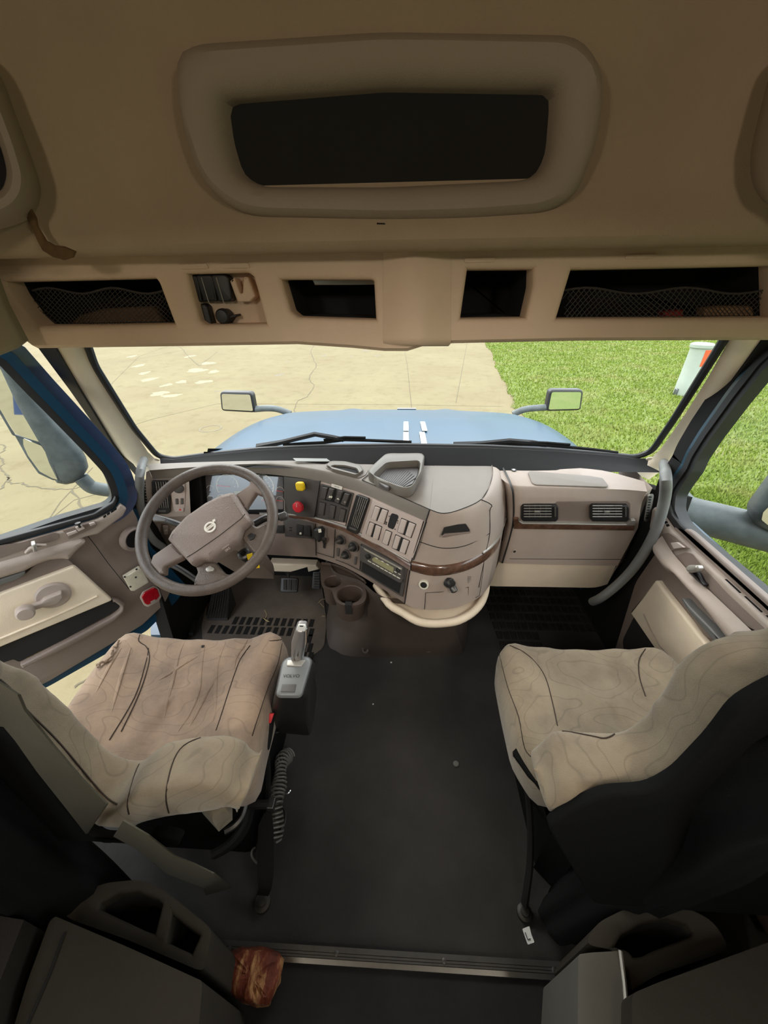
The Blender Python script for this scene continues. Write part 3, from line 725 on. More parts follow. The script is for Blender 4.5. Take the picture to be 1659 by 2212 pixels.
bL = [(85, 700), (112, 748), (178, 855), (245, 965), (292, 1005), (316, 1030)]
pillar('trim_2', aL, bL, [(.022, .03)]*4+[(.02, .05), (.01, .08)], 'pillar')
aR = [(1584, 715), (1568, 747), (1518, 834), (1462, 920), (1408, 988), (1344, 998)]
bR = [(1680, 700), (1645, 745), (1560, 855), (1490, 935), (1440, 1005), (1402, 1036)]
pillar('trim_3', aR, bR, [(.022, .03)]*4+[(.02, .05), (.01, .08)], 'pillar')
for u, v in ((339, 992), (1402, 990)):
    c = pw.at(u, v, .048); tag(MB().add(*g_disc(c, pw.n, .011, .004, .001)).mk('trim_plug', 'pillar'), kind='structure')
# grab handles
tag(MB().add(*g_tube(smo([pw.at(311, 993, .06)]+[ony(u, v, 1.24) for u, v in ((303, 1020), (301, 1060), (304, 1100), (312, 1135), (330, 1165))]+[ony(352, 1182, 1.27)], 4), .0155, 12)).mk('grab_handle', 'grey_h'), 'grey vertical grab handle at the base of the left windscreen pillar', 'grab handle', 'pillar grab handles')
tag(MB().add(*g_tube(smo([pw.at(1434, 1000, .06)]+[ony(u, v, 1.16) for u, v in ((1438, 1030), (1437, 1070), (1425, 1120), (1405, 1170), (1370, 1225), (1335, 1262), (1300, 1290))]+[ony(1280, 1300, 1.2)], 4), .0175, 12)).mk('grab_handle', 'grey_h'), 'long curved grey grab handle beside the right end of the dashboard', 'grab handle', 'pillar grab handles')

# ================================================================== left door, standing ajar
hL = Vector((-1.01, 1.21, .8)); dL = Vector((-.70, -.714, 0)).normalized(); nL = Vector((.714, -.70, 0))
pd = Plane(hL, nL)
def U(pts): return pts
t = root('door_1', (hL.x, hL.y, .1), kind='structure')
def dpl(name, pts, h, m, bev=.003, r=3, base=0, p=None): return MB().add(*pd.plate(pts, h, bev, r, base)).mk(name, m, p or t)
# main inner panel (brown)
panel = [(-120, 1195), (0, 1163), (130, 1132), (200, 1108), (236, 1090), (252, 1078), (268, 1080), (282, 1092), (296, 1120), (300, 1180), (330, 1225), (372, 1262), (352, 1302), (306, 1345), (240, 1385), (104, 1466), (-120, 1570)]
dpl('inner_panel', panel, .02, 'taupe_dk', .006, 8, base=-.02)
outerskin = [(-130, 1230), (0, 1200), (225, 1125), (262, 1100), (300, 1100), (325, 1180), (405, 1268), (375, 1305), (318, 1362), (110, 1480), (-130, 1600)]
V, F = g_plate([q for q in pd.loop(outerskin, 8, -.02)], -pd.n, .055, .015); mk('outer_skin', V, F, 'blue', t)
# window frame: opening edge and outer edge
inn = [(-420, 560), (-200, 680), (0, 789), (60, 852), (98, 890), (180, 974), (225, 1023), (238, 1058), (241, 1077), (226, 1090), (130, 1118), (0, 1163), (-420, 1290)]
def offs(L, d): return inset(L, pd.n, -d)
I_ = pd.loop(inn, [0, 0, 0, 20, 20, 20, 20, 10, 10, 10, 10, 0, 0])
def ringpl(name, L0, L1, z0, z1, m):
    rings = [[p+pd.n*z0 for p in L0], [p+pd.n*z1 for p in L0], [p+pd.n*z1 for p in L1], [p+pd.n*z0 for p in L1]]
    rings.append(rings[0]); mk(name, *g_loft(rings, cap0=False, cap1=False), m, t)
ringpl('window_rubber', I_, offs(I_, .024), -.03, .012, 'rubber')
ringpl('window_frame', offs(I_, .022), offs(I_, .050), -.04, .018, 'blue')
ringpl('frame_weatherstrip', offs(I_, .049), offs(I_, .082), -.05, .006, 'navy')
mk('window_glass', [p-pd.n*.012 for p in I_], [tuple(x_) for x_ in tessellate_polygon([I_])], 'glass_s', t, 0)
# belt sealing strip
dpl('belt_strip', [(-120, 1192), (0, 1158), (120, 1126), (200, 1104), (240, 1080), (246, 1066), (250, 1076), (243, 1092), (205, 1112), (120, 1137), (0, 1171), (-120, 1206)], .03, 'rubber', .004, 4)
# sill top ledge with handle recess
dpl('sill_ledge', [(-120, 1210), (0, 1174), (130, 1139), (206, 1115), (245, 1096), (256, 1082), (270, 1092), (262, 1108), (208, 1147), (183, 1152), (100, 1184), (0, 1209), (-120, 1250)], .035, 'taupe', .008, 4, base=.0)
dpl('handle_recess', c6([(-300, 480), (0, 446), (60, 436), (160, 425), (440, 342), (468, 345), (480, 365), (462, 398), (220, 470), (0, 548), (-300, 640)]), .002, 'taupe_dk', 0, 3, base=.0352)
hd = MB().add(*g_plate(pd.loop(c6([(195, 500), (230, 460), (300, 430), (380, 430), (380, 445), (310, 450), (255, 480), (225, 510)]), 2, .045), pd.n, .012, .004)).mk('door_handle', 'taupe', t)
MB().add(*g_plate(pd.loop(c6([(248, 412), (285, 405), (302, 465), (268, 476)]), 2, .052), pd.n, .03, .006)).mk('lever', 'silver', hd)
dpl('switch_plate', c6([(505, 318), (760, 248), (782, 250), (792, 272), (775, 292), (690, 330), (560, 390)]), .006, 'taupe_dk', .002, 1.5, base=.036)
for nm, q, mm in (('lock_switch', [(540, 345), (620, 318), (635, 335), (556, 368)], 'btn'), ('mirror_switch', [(722, 264), (765, 252), (778, 268), (735, 285)], 'btn')):
    dpl(nm, c6(q), .006, mm, .002, 1, base=.043)
js = dpl('joystick_base', c6([(612, 295), (665, 278), (690, 305), (638, 330)]), .006, 'btn', .002, 1, base=.043)
c = pd.at(*c6([(652, 300)])[0], .05); MB().add(*g_lathe(c, (0, 0, 1), [(.004, 0), (.004, .012), (.009, .014), (.009, .02), (.002, .022)], 12)).mk('joystick', 'black', js)
for k, (a, b2) in enumerate(((840, 220), (870, 198), (902, 178), (925, 162))):
    dpl('defrost_slot', c6([(a, b2-12), (a+22, b2-26), (a+26, b2-10), (a+3, b2+4)]), .001, 'black_m', 0, .6, base=.0355)
# front speaker port
c = pd.at(*c6([(1088, 392)])[0], .022); sp = MB().add(*g_lathe(c, pd.n+Vector((.3, .3, 0)), [(.050, -.01), (.050, .012), (.044, .018), (.037, .012), (.034, -.004)], 32)).mk('speaker_port', 'taupe_dk', t)
MB().add(*g_disc(c+pd.n*.002, pd.n+Vector((.3, .3, 0)), .035, .002)).mk('speaker_mesh', 'black_m', sp)
# seam, recess, insert, arm rest
MB().add(*g_tube([pd.at(*q, .0205) for q in c6([(692, 340), (780, 450), (880, 590), (1050, 800)])], .0016, 4)).mk('panel_seam', 'hole', t)
dpl('recess_panel', c6([(-300, 800), (0, 735), (200, 680), (300, 590), (400, 552), (500, 545), (560, 562), (600, 600), (300, 705), (0, 822), (-300, 940)]), .003, 'taupe_dk', .001, 4, base=.0185)
dpl('arm_rest', c6([(-300, 660), (0, 560), (200, 505), (380, 448), (560, 395), (660, 372), (700, 400), (620, 470), (560, 545), (500, 535), (400, 545), (300, 580), (200, 632), (0, 692), (-300, 780)]), .03, 'taupe', .018, 6, base=.02)
dpl('pull_cup', c6([(-300, 790), (0, 700), (205, 632), (205, 660), (165, 692), (0, 752), (-300, 860)]), .02, 'grey_h', .006, 3, base=.02)
ins = dpl('beige_insert', c6([(-300, 920), (0, 822), (300, 708), (590, 600), (612, 606), (905, 870), (895, 882), (0, 1252), (-300, 1380)]), .018, 'beige', .006, 2, base=.02)
dpl('insert_rib', c6([(-300, 1315), (0, 1195), (400, 1030), (600, 940), (790, 850), (800, 858), (600, 955), (400, 1045), (0, 1212), (-300, 1330)]), .006, 'beige', .003, 1, base=.0385)
c = pd.at(*c6([(432, 848)])[0], .038); cr_ = MB().add(*g_lathe(c, pd.n, [(.052, 0), (.052, .006), (.046, .011), (.01, .012)], 32)).mk('window_crank', 'taupe', t)
MB().add(*g_plate(pd.loop(c6([(358, 865), (500, 808), (512, 850), (470, 905), (380, 925), (250, 965), (172, 965), (170, 945), (325, 895)]), 3, .05), pd.n, .018, .006)).mk('crank_arm', 'taupe', cr_)
c = pd.at(*c6([(202, 968)])[0], .06); MB().add(*g_lathe(c, pd.n, [(.016, 0), (.026, .006), (.026, .028), (.021, .034), (.004, .035)], 24)).mk('crank_knob', 'taupe', cr_)
# map pocket
dpl('map_pocket', c6([(-300, 1400), (0, 1262), (110, 1215), (902, 884), (975, 925), (968, 950), (900, 1000), (560, 1185), (155, 1392), (110, 1370), (-300, 1500)]), .0022, 'hole', 0, 4, base=.0205)
dpl('pocket_rim', c6([(160, 1395), (545, 1200), (900, 1012), (970, 958), (978, 928), (900, 868), (960, 872), (1012, 905), (1010, 960), (930, 1040), (580, 1235), (180, 1425)]), .022, 'taupe_dk', .008, 4, base=.02)
dpl('folded_paper', c6([(218, 1360), (540, 1206), (550, 1212), (230, 1372)]), .02, 'yellow', .001, 0, base=.004)
# reflector and clear holder
hl = MB().add(*g_plate(pd.loop(c6([(995, 690), (1128, 610), (1150, 620), (1205, 728), (1085, 798), (1055, 796)]), 2, .021), pd.n, .022, .004)).mk('clear_holder', 'ivory', t)
for a, b2 in ((1016, 702), (1112, 640), (1062, 782), (1106, 705)): 
    c = pd.at(*c6([(a, b2)])[0], .0435); MB().add(*g_disc(c, pd.n, .004, .001)).mk('screw', 'ink', hl)
rl = dpl('courtesy_lamp', c6([(1136, 868), (1160, 820), (1250, 775), (1290, 790), (1312, 850), (1290, 888), (1200, 940), (1168, 925)]), .012, 'taupe', .004, 3, base=.02)
MB().add(*g_plate(pd.loop(c6([(1150, 862), (1170, 828), (1248, 785), (1280, 798), (1300, 850), (1280, 878), (1202, 928), (1175, 915)]), 3, .031), pd.n, .006, .003)).mk('red_lens', 'redlens', rl)
MB().add(*g_plate(pd.loop(c6([(1225, 905), (1262, 885), (1268, 895), (1232, 918)]), .5, .037), pd.n, .003)).mk('lamp_switch', 'silver', rl)

# left outside mirror, carried by the door
pm = Plane(Vector((-1.62, 1.62, .8)), Vector((.45, -1, -.08)))
t = root('door_mirror', pm.at(200, 1055), 'tall grey mirror housing outside the open left door window', 'mirror', 'door mirrors')
MB().add(*g_plate(pm.loop(c5([(-120, 60), (20, 262), (180, 610), (440, 1060), (500, 1230), (610, 1450), (720, 1470), (810, 1450), (880, 1400), (935, 1310), (905, 1200), (860, 1120), (760, 1000), (560, 760), (300, 430), (230, 80), (140, -60)]), 4), pm.n, .05, .03)).mk('mirror_housing', 'mblack', t)
fr_ = MB().add(*g_plate(pm.loop(c5([(-120, 520), (0, 700), (150, 960), (430, 1050), (640, 1450), (560, 1440), (410, 1370), (290, 1200), (160, 965), (0, 720), (-140, 560)]), 2, .03), pm.n, .012, .004)).mk('mirror_surround', 'mblack', t)
MB().add(*g_plate(pm.loop(c5([(245, 1005), (440, 1085), (560, 1280), (615, 1442), (560, 1430), (420, 1355), (300, 1190), (250, 1080)]), 4, .043), pm.n, .004)).mk('convex_glass', 'mirror', t)
MB().add(*g_plate(pm.loop(c5([(-180, -40), (15, 270), (190, 640), (425, 1045), (240, 985), (165, 950), (0, 690), (-180, 420)]), 4, .035), pm.n, .006)).mk('flat_glass', 'mirror', t)
MB().add(*g_tube(smo([pm.at(*q, .02) for q in c5([(850, 1420), (900, 1470), (960, 1520), (1060, 1545), (1180, 1560), (1300, 1560)])], 3), .035, 10)).mk('mirror_arm', 'mblack', t)
# ================================================================== right door (closed)
pr = Plane((1.03, .9, .8), (-1, 0, 0.0))
t = root('door_2', (1.03, .8, .1), kind='structure')
def rpl(name, pts, h, m, bev=.003, r=3, base=0, p=None): return MB().add(*pr.plate(pts, h, bev, r, base)).mk(name, m, p or t)
# panel: whole inner skin in profile (y,z)
def yz(y, z, h=0): return Vector((1.03-h, y, z))
P = [yz(*q) for q in ((.30, .04), (1.16, .04), (1.22, .45), (1.16, .77), (1.10, .79), (.30, .775))]
MB().add(*g_plate(rnd(P, .03), (-1, 0, 0), .02, .006)).mk('inner_panel', 'taupe_dk', t)
P = [yz(*q, -.03) for q in ((.30, .0), (1.2, .0), (1.27, .45), (1.2, .76), (.30, .72))]
MB().add(*g_plate(P, (1, 0, 0), .05, .01)).mk('outer_skin', 'blue', t)
inn = [(2100, 400), (1659, 797), (1599, 871), (1540, 950), (1512, 993), (1500, 1020), (1478, 1050), (1466, 1070), (1463, 1100), (1475, 1127), (1500, 1152), (1570, 1210), (1659, 1286), (2100, 1660)]
I_ = pr.loop(inn, [0, 5, 5, 5, 5, 5, 8, 8, 8, 8, 5, 5, 5, 0])
def ringr(name, L0, L1, z0, z1, m):
    rings = [[p+pr.n*z0 for p in L0], [p+pr.n*z1 for p in L0], [p+pr.n*z1 for p in L1], [p+pr.n*z0 for p in L1]]; rings.append(rings[0])
    mk(name, *g_loft(rings, cap0=False, cap1=False), m, t)
of = lambda d: inset(I_, pr.n, -d)
ringr('window_rubber', I_, of(.020), -.03, .010, 'rubber')
ringr('window_frame', of(.018), of(.040), -.02, .016, 'rubber')
ringr('door_frame_paint', of(.038), of(.056), -.02, .012, mat('dark_teal_door_frame', srgb(38, 66, 82), .35, coat=.6))
ringr('frame_weatherstrip', of(.055), of(.115), -.03, .008, 'black_m')
mk('window_glass', [p-pr.n*.012 for p in I_], [tuple(x_) for x_ in tessellate_polygon([I_])], 'glass_s', t, 0)
# belt strips
rpl('belt_strip', i8([(418, 560), (440, 640), (520, 740), (700, 890), (1272, 1400), (1900, 1960), (1900, 2080), (1272, 1490), (680, 965), (480, 780), (400, 680), (372, 600), (375, 520), (400, 470)]), .02, 'rubber', .006, 3, base=.0)
# sill ledge
rpl('sill_ledge', i8([(290, 590), (330, 566), (362, 640), (470, 790), (690, 985), (1272, 1510), (1900, 2100), (1900, 2400), (1272, 1690), (1085, 1660), (900, 1470), (640, 1180), (560, 1100), (430, 1020), (300, 820), (262, 780), (280, 660)]), .038, 'taupe', .012, 6, base=.0)
rpl('switch_plate', i8([(300, 820), (370, 812), (430, 850), (565, 955), (390, 980), (330, 900)]), .004, 'taupe_dk', .001, 2, base=.039)
rpl('window_switch', i8([(395, 905), (455, 898), (520, 948), (425, 960)]), .008, 'btn', .002, 1.5, base=.043)
for k in range(4):
    a, b2 = 285+k*16, 655+k*27; rpl('defrost_slot', i8([(a, b2), (a+26, b2-8), (a+38, b2+14), (a+12, b2+22)]), .0012, 'black_m', 0, .8, base=.0385)
for q in ([(875, 1238), (895, 1238), (1030, 1362), (1015, 1368)], [(1052, 1395), (1072, 1395), (1228, 1538), (1212, 1545)], [(1250, 1570), (1270, 1570), (1420, 1715), (1405, 1722)]):
    rpl('air_slot', i8(q), .001, 'black_m', 0, 1, base=.0385)
# handle recess and lever
rc = rpl('handle_recess', i8([(430, 1022), (520, 990), (580, 1005), (680, 1130), (900, 1370), (1272, 1720), (1272, 1760), (1080, 1668), (730, 1320), (560, 1170)]), .002, 'taupe_dk', .0, 3, base=.0385)
hd = rpl('door_handle', i8([(555, 1155), (590, 1140), (660, 1180), (700, 1260), (730, 1290), (715, 1310), (640, 1245), (570, 1175)]), .012, 'black', .004, 2, base=.042)
MB().add(*g_plate(pr.loop(i8([(565, 1130), (590, 1108), (670, 1110), (682, 1140), (660, 1170), (590, 1180), (568, 1160)]), 3, .056), pr.n, .02, .008)).mk('lever', 'silver', hd)
# armrest roll
rows = [[(262, 800), (320, 790), (390, 985), (560, 1175), (730, 1330), (1080, 1670), (1500, 2080)], [(235, 1000), (300, 1040), (420, 1130), (520, 1290), (700, 1470), (860, 1690), (1200, 2000)]]
A = [pr.at(*q, .045) for q in i8([(300, 840), (400, 1000), (560, 1180), (720, 1330), (900, 1500), (1080, 1672), (1500, 2080)])]
B = [pr.at(*q, .05) for q in i8([(270, 1060), (350, 1165), (430, 1190), (520, 1300), (640, 1430), (830, 1690), (1100, 2050)])]
G = []
for k in range(9):
    s = k/8; G.append([a.lerp(b2, s)+pr.n*(.028*math.sin(PI*s)) for a, b2 in zip(smo(A, 3), smo(B, 3))])
mk('arm_rest', *g_grid(G), 'taupe', t, 80)
rpl('recess_panel', i8([(290, 1240), (350, 1165), (420, 1180), (520, 1300), (640, 1430), (840, 1700), (1000, 1900), (700, 1760), (500, 1480), (300, 1250)]), .004, 'taupe_dk', .001, 6, base=.022)
rpl('pull_cup', i8([(555, 1410), (575, 1425), (640, 1500), (835, 1690), (1000, 1880), (900, 1850), (785, 1722), (590, 1500)]), .03, 'grey_h', .006, 3, base=.025)
rpl('beige_insert', i8([(52, 1548), (290, 1248), (312, 1252), (360, 1330), (690, 1748), (900, 2000), (760, 2300), (385, 1975), (340, 1960)]), .022, 'beige', .008, 2, base=.022)
MB().add(*g_tube([pr.at(*q, .045) for q in i8([(130, 1560), (190, 1690), (280, 1850), (390, 1960), (500, 2080)])], .003, 5)).mk('insert_crease', 'taupe', t)
rpl('map_pocket', i8([(60, 1560), (320, 1930), (500, 2060), (460, 2400), (0, 2200), (-60, 1800)]), .003, 'hole', 0, 10, base=.0215)
# right outside mirror
pm = Plane(Vector((1.75, 1.25, .7)), Vector((-.5, -1, 0)))
t = root('door_mirror', pm.at(1600, 1130), 'dark mirror and thick arm outside the right door window over the grass', 'mirror', 'door mirrors')
MB().add(*g_tube(smo([pm.at(*q, 0) for q in i8([(330, 470), (450, 590), (560, 640), (760, 690), (960, 740), (1150, 790), (1400, 850)])], 3), [.075]*30, 12)).mk('mirror_arm', 'mblack', t)
MB().add(*g_plate(pm.loop(i8([(1275, 270), (1700, -200), (1900, 200), (1700, 820), (1500, 850), (1272, 745), (1110, 660), (1075, 605), (1080, 540)]), 6), pm.n, .10, .04)).mk('mirror_housing', 'mblack', t)
MB().add(*g_plate(pm.loop(i8([(1210, 690), (1225, 620), (1275, 570), (1700, 200), (1700, 700), (1400, 800), (1272, 740)]), 3, .1), pm.n, .004)).mk('mirror_glass', 'mirror', t)

# ================================================================== header trim over the left door
P = [ony(u, v, .9) for u, v in [(-60, 560), (0, 600), (20, 655), (62, 735), (40, 752), (0, 768), (-120, 790)]]
tag(MB().add(*g_plate(P, (0, -1, 0), .02, .008)).mk('trim_4', mat('door_header_trim', srgb(128, 118, 92), .7, var=.08)), kind='structure')

# ================================================================== dashboard
t = root('dashboard', (0, 1.35, .40), 'wide taupe dashboard with wood strip, gauges, switches and air vents', 'dashboard')
D = t
def row(pts, z): return [onz(u, v, z) for u, v in pts]
# driver's face and centre console face: seven columns
A_ = [(318, 1003), (405, 999), (520, 996), (612, 995), (700, 995), (782, 995), (860, 995), (940, 995)]
B_ = [(322, 1016), (405, 1010), (520, 1003), (612, 1003), (700, 1016), (784, 1038), (858, 1069), (929, 1101)]
C_ = [(330, 1035), (405, 1030), (520, 1022), (612, 1028), (692, 1040), (772, 1062), (848, 1095), (921, 1127)]
D_ = [(340, 1118), (408, 1114), (520, 1110), (625, 1113), (680, 1120), (752, 1142), (820, 1179), (887, 1218)]
E_ = [(352, 1180), (420, 1190), (520, 1195), (610, 1200), (684, 1204), (745, 1225), (810, 1262), (873, 1302)]
zA, zB, zC, zD, zE, zF = .893, .890, .845, .67, .49, .32
a, b_, c_, d_, e_ = row(A_, zA), row(B_, zB), row(C_, zC), row(D_, zD), row(E_, zE)
def lipcurve(b, c, k=5):
    """rows rolling from the flat top into the face"""
    out = []
    for i in range(1, k):
        s = i/k; r_ = []
        for p, q in zip(b, c):
            ctrl = Vector((q.x*.55+p.x*.45, q.y*.62+p.y*.38, p.z-.002)); r_.append(p*(1-s)**2+ctrl*2*s*(1-s)+q*s*s)
        out.append(r_)
    return out
def dens(rws, n=3): return [smo(r_, n) for r_ in rws]
sub = [[p.lerp(q, s) for p, q in zip(d_, e_)] for s in (.5,)]
btm = [p+Vector((0, .05, -.02)) for p in e_]; back = [Vector((p.x, max(p.y+.28, 1.5), p.z+.02)) for p in e_]
# the gauge recess leaves an opening in the face between columns 1.3 and 3
mk('top_pad', *g_grid(dens([a, b_]+lipcurve(b_, c_)+[c_])), 'dash_top', t, 50)
f1 = [r_[:5] for r_ in (c_, d_)]
# face of the driver side, with the gauge opening cut out
L0 = plane3(c_[0], c_[3], d_[1])
# left block (vent and lamp switch)
blk = lambda pts, z: row(pts, z)
leftface = [blk([(330, 1035), (372, 1031), (405, 1030), (408, 1030)], zC), blk([(340, 1118), (375, 1116), (408, 1114), (412, 1114)], zD)]
MBl = MB().add(*g_grid(leftface))
mk('side_face', *g_grid([leftface[0], leftface[1]]), 'taupe', t)
mk('knee_panel', *g_grid(dens([d_[:5], [p.lerp(q, .5)+Vector((0, -.004, 0)) for p, q in zip(d_, e_)][:5], e_[:5], btm[:5], back[:5]])), 'taupe_dk', t, 50)
mk('lower_face', *g_grid(dens([d_[4:], e_[4:], btm[4:], back[4:]])), 'taupe_dk', t, 50)
mk('switch_face', *g_grid(dens([c_[4:], d_[4:]])), 'switchp', t, 50)
# ---------------------------------------------------------------- console nose
nB = row([(929, 1101), (959, 1109), (999, 1099), (1039, 1079), (1056, 1052), (1064, 1022), (1062, 999)], .892)
nC = row([(921, 1127), (956, 1137), (1010, 1130), (1058, 1104), (1082, 1070), (1094, 1036), (1097, 1003)], .845)
nM = row([(905, 1170), (955, 1184), (1008, 1178), (1058, 1152), (1084, 1116), (1096, 1074), (1101, 1040)], .757)
nD = row([(889, 1212), (945, 1222), (1003, 1213), (1050, 1190), (1080, 1156), (1092, 1118), (1100, 1080)], .68)
nE = row([(874, 1304), (912, 1317), (979, 1314), (1029, 1294), (1055, 1268), (1068, 1238), (1076, 1205)], zE)
nA = row([(940, 995), (965, 995), (1000, 995), (1030, 996), (1048, 997), (1058, 997), (1062, 998)], .893)
nS = [nA, nB]+lipcurve(nB, nC)+[nC, nM, nD, nE, [p+Vector((-.0, .05, -.025)) for p in nE], [Vector((p.x*.8+.03, max(p.y+.25, 1.35), .46)) for p in nE]]
mk('console_top', *g_grid(dens([nA, nB], 4)), 'dash_top', t, 50)
mk('console_shell', *g_grid(dens(nS[1:], 4)), 'taupe', t, 50)
# wood strip round the nose and along the lower face
def band(top, bot, out, m, name, p=None, sm=60):
    """a proud strip between two 3-D polylines"""
    T = smo(top, 4); B = smo(bot, 4); c = Vector((.20, 1.45, .6)); rows_ = []
    for k, (hh) in ((0, 0), (.08, .8), (.35, 1), (.65, 1), (.92, .8), (1, 0)):
        rr = []
        for q, w in zip(T, B):
            g = q.lerp(w, k); dn = Vector((g.x-c.x, g.y-c.y, 0)); dn = (EYE-g); dn.z = 0; dn.normalize(); rr.append(g+dn*(out*hh))
        rows_.append(rr)
    return mk(name, *g_grid(rows_), m, p or t, sm)
wt = row([(889, 1211), (945, 1221), (1003, 1212), (1050, 1188), (1078, 1158), (1089, 1122), (1096, 1114)], .683)
wb = row([(888, 1232), (938, 1243), (1000, 1234), (1046, 1212), (1074, 1184), (1087, 1142), (1097, 1132)], .640)
band(wt, wb, .010, 'wood', 'wood_strip')
band(row([(1044, 1189), (1062, 1176), (1078, 1156), (1088, 1128), (1092, 1115), (1100, 1112)], .688), row([(1046, 1193), (1064, 1180), (1080, 1160), (1091, 1132), (1095, 1120), (1102, 1117)], .680), .012, 'silver', 'chrome_bead')
band(row([(625, 1110), (680, 1117), (752, 1139), (820, 1175), (887, 1214)], .676), row([(622, 1120), (677, 1127), (749, 1151), (817, 1190), (886, 1232)], .652), .006, 'wood', 'wood_strip')
band(row([(560, 1107), (625, 1108), (680, 1115), (752, 1137), (820, 1173), (884, 1210)], .681), row([(560, 1110), (625, 1111), (680, 1118), (752, 1140), (820, 1176), (887, 1213)], .674), .012, 'silver', 'ledge_bead')
# seams
def seam(pts, z=None, P=None, r=.0017, name='panel_seam', lift=.001, m='hole'):
    if P: L = [P.at(u, v, lift) for u, v in pts]
    else: L = [onz(u, v, z if not isinstance(z, (list, tuple)) else z[i]) for i, (u, v) in enumerate(pts)]
    return MB().add(*g_tube(L, r, 4)).mk(name, m, t)
def on_grid_seam(lo, name='panel_seam', r=.0017, m='hole'):
    return MB().add(*g_tube([p+(EYE-p).normalized()*.0015 for p in lo], r, 4)).mk(name, m, t)
on_grid_seam(smo(nB, 6)); on_grid_seam([p+(EYE-p).normalized()*.001 for p in smo([nC[0], nM[0], nD[0], nE[0]], 3)], r=.0022)
on_grid_seam(smo([nB[3], nC[3].lerp(nB[3], .35)+Vector((.012, -.012, .015)), nC[3], nM[3], nD[3], nE[3].lerp(nD[3], .25)], 3))
on_grid_seam(smo([nM[0], nM[1], nM[2], nM[3]], 6))
on_grid_seam(row([(782, 1037), (850, 1066), (929, 1101)], .8905)); on_grid_seam(row([(782, 1037), (806, 1016)], .8925))
on_grid_seam(row([(1062, 999), (1064, 1022), (1056, 1052), (1039, 1079)], .8935), m='taupe_dk')
# nose handle recess, lower hatch, seams, socket, key, ribs
pn = plane3(nC[1], nC[2], nM[2]); 
MB().add(*pn.plate(c3([(568, 985), (600, 900), (750, 868), (835, 860), (878, 925), (860, 945), (700, 965), (590, 992)]), .004, .0012, 2, base=.006)).mk('handle_recess', 'hole', t)
MB().add(*pn.plate(c3([(563, 992), (600, 960), (860, 940), (878, 930), (872, 950), (700, 975), (585, 998)]), .009, .002, 1, base=.006)).mk('recess_lip', 'taupe_dk', t)
pl_ = plane3(nD[1], nE[2], nE[1]); 
def low(u, v, h=0):
    h += .006
    # point on the lower nose surface: closest plane of its facet
    best = None
    for k in range(6):
        P = plane3(nD[k], nD[k+1], nE[k]); q = P.at(u, v, h); lo_x = min(nE[k].x, nD[k].x)-.001; hi_x = max(nE[k+1].x, nD[k+1].x)+.001
        d = abs((q.x-(nE[k].x+nE[k+1].x+nD[k].x+nD[k+1].x)/4)); 
        if best is None or d < best[0]: best = (d, q)
    return best[1]
for pts in (c3([(388, 1790), (400, 1612), (540, 1605), (700, 1585), (865, 1550), (858, 1700)]), c3([(858, 1700), (920, 1680), (985, 1640), (1020, 1400), (1032, 1285)])):
    on_grid_seam([low(u, v, .003) for u, v in pts], r=.0012)
q = low(*c3([(382, 1515)])[0], .001); P = plane3(nD[0], nD[1], nE[1])
s_ = MB().add(*g_ring(q, P.n, .012, .0175, .008, 28)).mk('socket_ring', 'mark', t); MB().add(*g_disc(q, P.n, .0118, .009)).mk('socket_hole', 'ink', s_)
q = low(*c3([(640, 1490)])[0], .001); P = plane3(nD[2], nD[3], nE[2])
s_ = MB().add(*g_lathe(q, P.n, [(.019, 0), (.019, .012), (.017, .014), (.015, .024), (.006, .026)], 20)).mk('lighter_socket', 'black', t)
x, y, n_ = basis(P.n); MB().add(*g_lathe(q+n_*.02-y*.012+x*.003, (n_-y*.9), [(.012, 0), (.013, .006), (.012, .018), (.006, .022), (.002, .022)], 14)).mk('lighter_plug', 'metal_dk', s_)
for k in range(5):
    p1 = low(*c3([(855, 1440+k*15)])[0], .0015); p2 = low(*c3([(893, 1438+k*15)])[0], .0015); MB().add(*g_tube([p1, p2], .001, 4)).mk('vent_rib', 'hole', t)
# ---------------------------------------------------------------- face panels (planes fitted to the shell)
def fitp(i, j=None, r0=None, r1=None):
    r0 = r0 or c_; r1 = r1 or d_; j = j or i+1
    return plane3(r0[i], r0[j], (r1[i]+r1[j])/2)
p45, p56, p67 = fitp(4, 5), fitp(5, 6), fitp(6, 7)
psw = plane3(c_[4].lerp(c_[5], .1), c_[5], d_[4].lerp(d_[5], .5))
def add(P, name, pts, h, m, bev=.001, r=1, base=.001, par=None): return MB().add(*P.plate(pts, h, bev, r, base)).mk(name, m, par or t)
# dark knob panel
pk = plane3(c_[3], c_[4], d_[3]); knob_px = c2([(-250, 300), (65, 335), (445, 385), (385, 770), (120, 740), (-250, 735)])
add(pk, 'knob_panel', c2([(66, 338), (446, 386), (386, 771), (120, 742), (66, 738)]), .003, 'panel_dk', .001, 0, .001)
for nm, cpx, m_, sides, rr in (('yellow_valve_knob', (238, 442), 'yellow', 4, .0235), ('red_valve_knob', (214, 660), 'red', 8, .0225)):
    q = pk.at(*c2([cpx])[0], .03); x, y, n_ = basis(pk.n)
    a0 = PI/4+.12 if sides == 4 else PI/8
    MB().add(*g_lathe(q-n_*.03, n_, [(.008, 0), (.008, .025)], 14)).mk('knob_stem', 'metal_dk', t)
    L = rnd([q+x*rr*1.1*math.cos(a0+2*PI*k/sides)+y*rr*1.1*math.sin(a0+2*PI*k/sides) for k in range(sides)], .004 if sides == 8 else .012)
    kb = MB().add(*g_plate(L, n_, .016, .006, -.006)).mk('valve_knob', m_, t)
    if sides == 8: MB().add(*g_tube([q+n_*.0105+y*.004, q+n_*.0105+y*.02], .001, 4)).mk('knob_mark', 'label', kb)
tag(bpy.data.objects[kb.name], 'red octagonal knob'); 
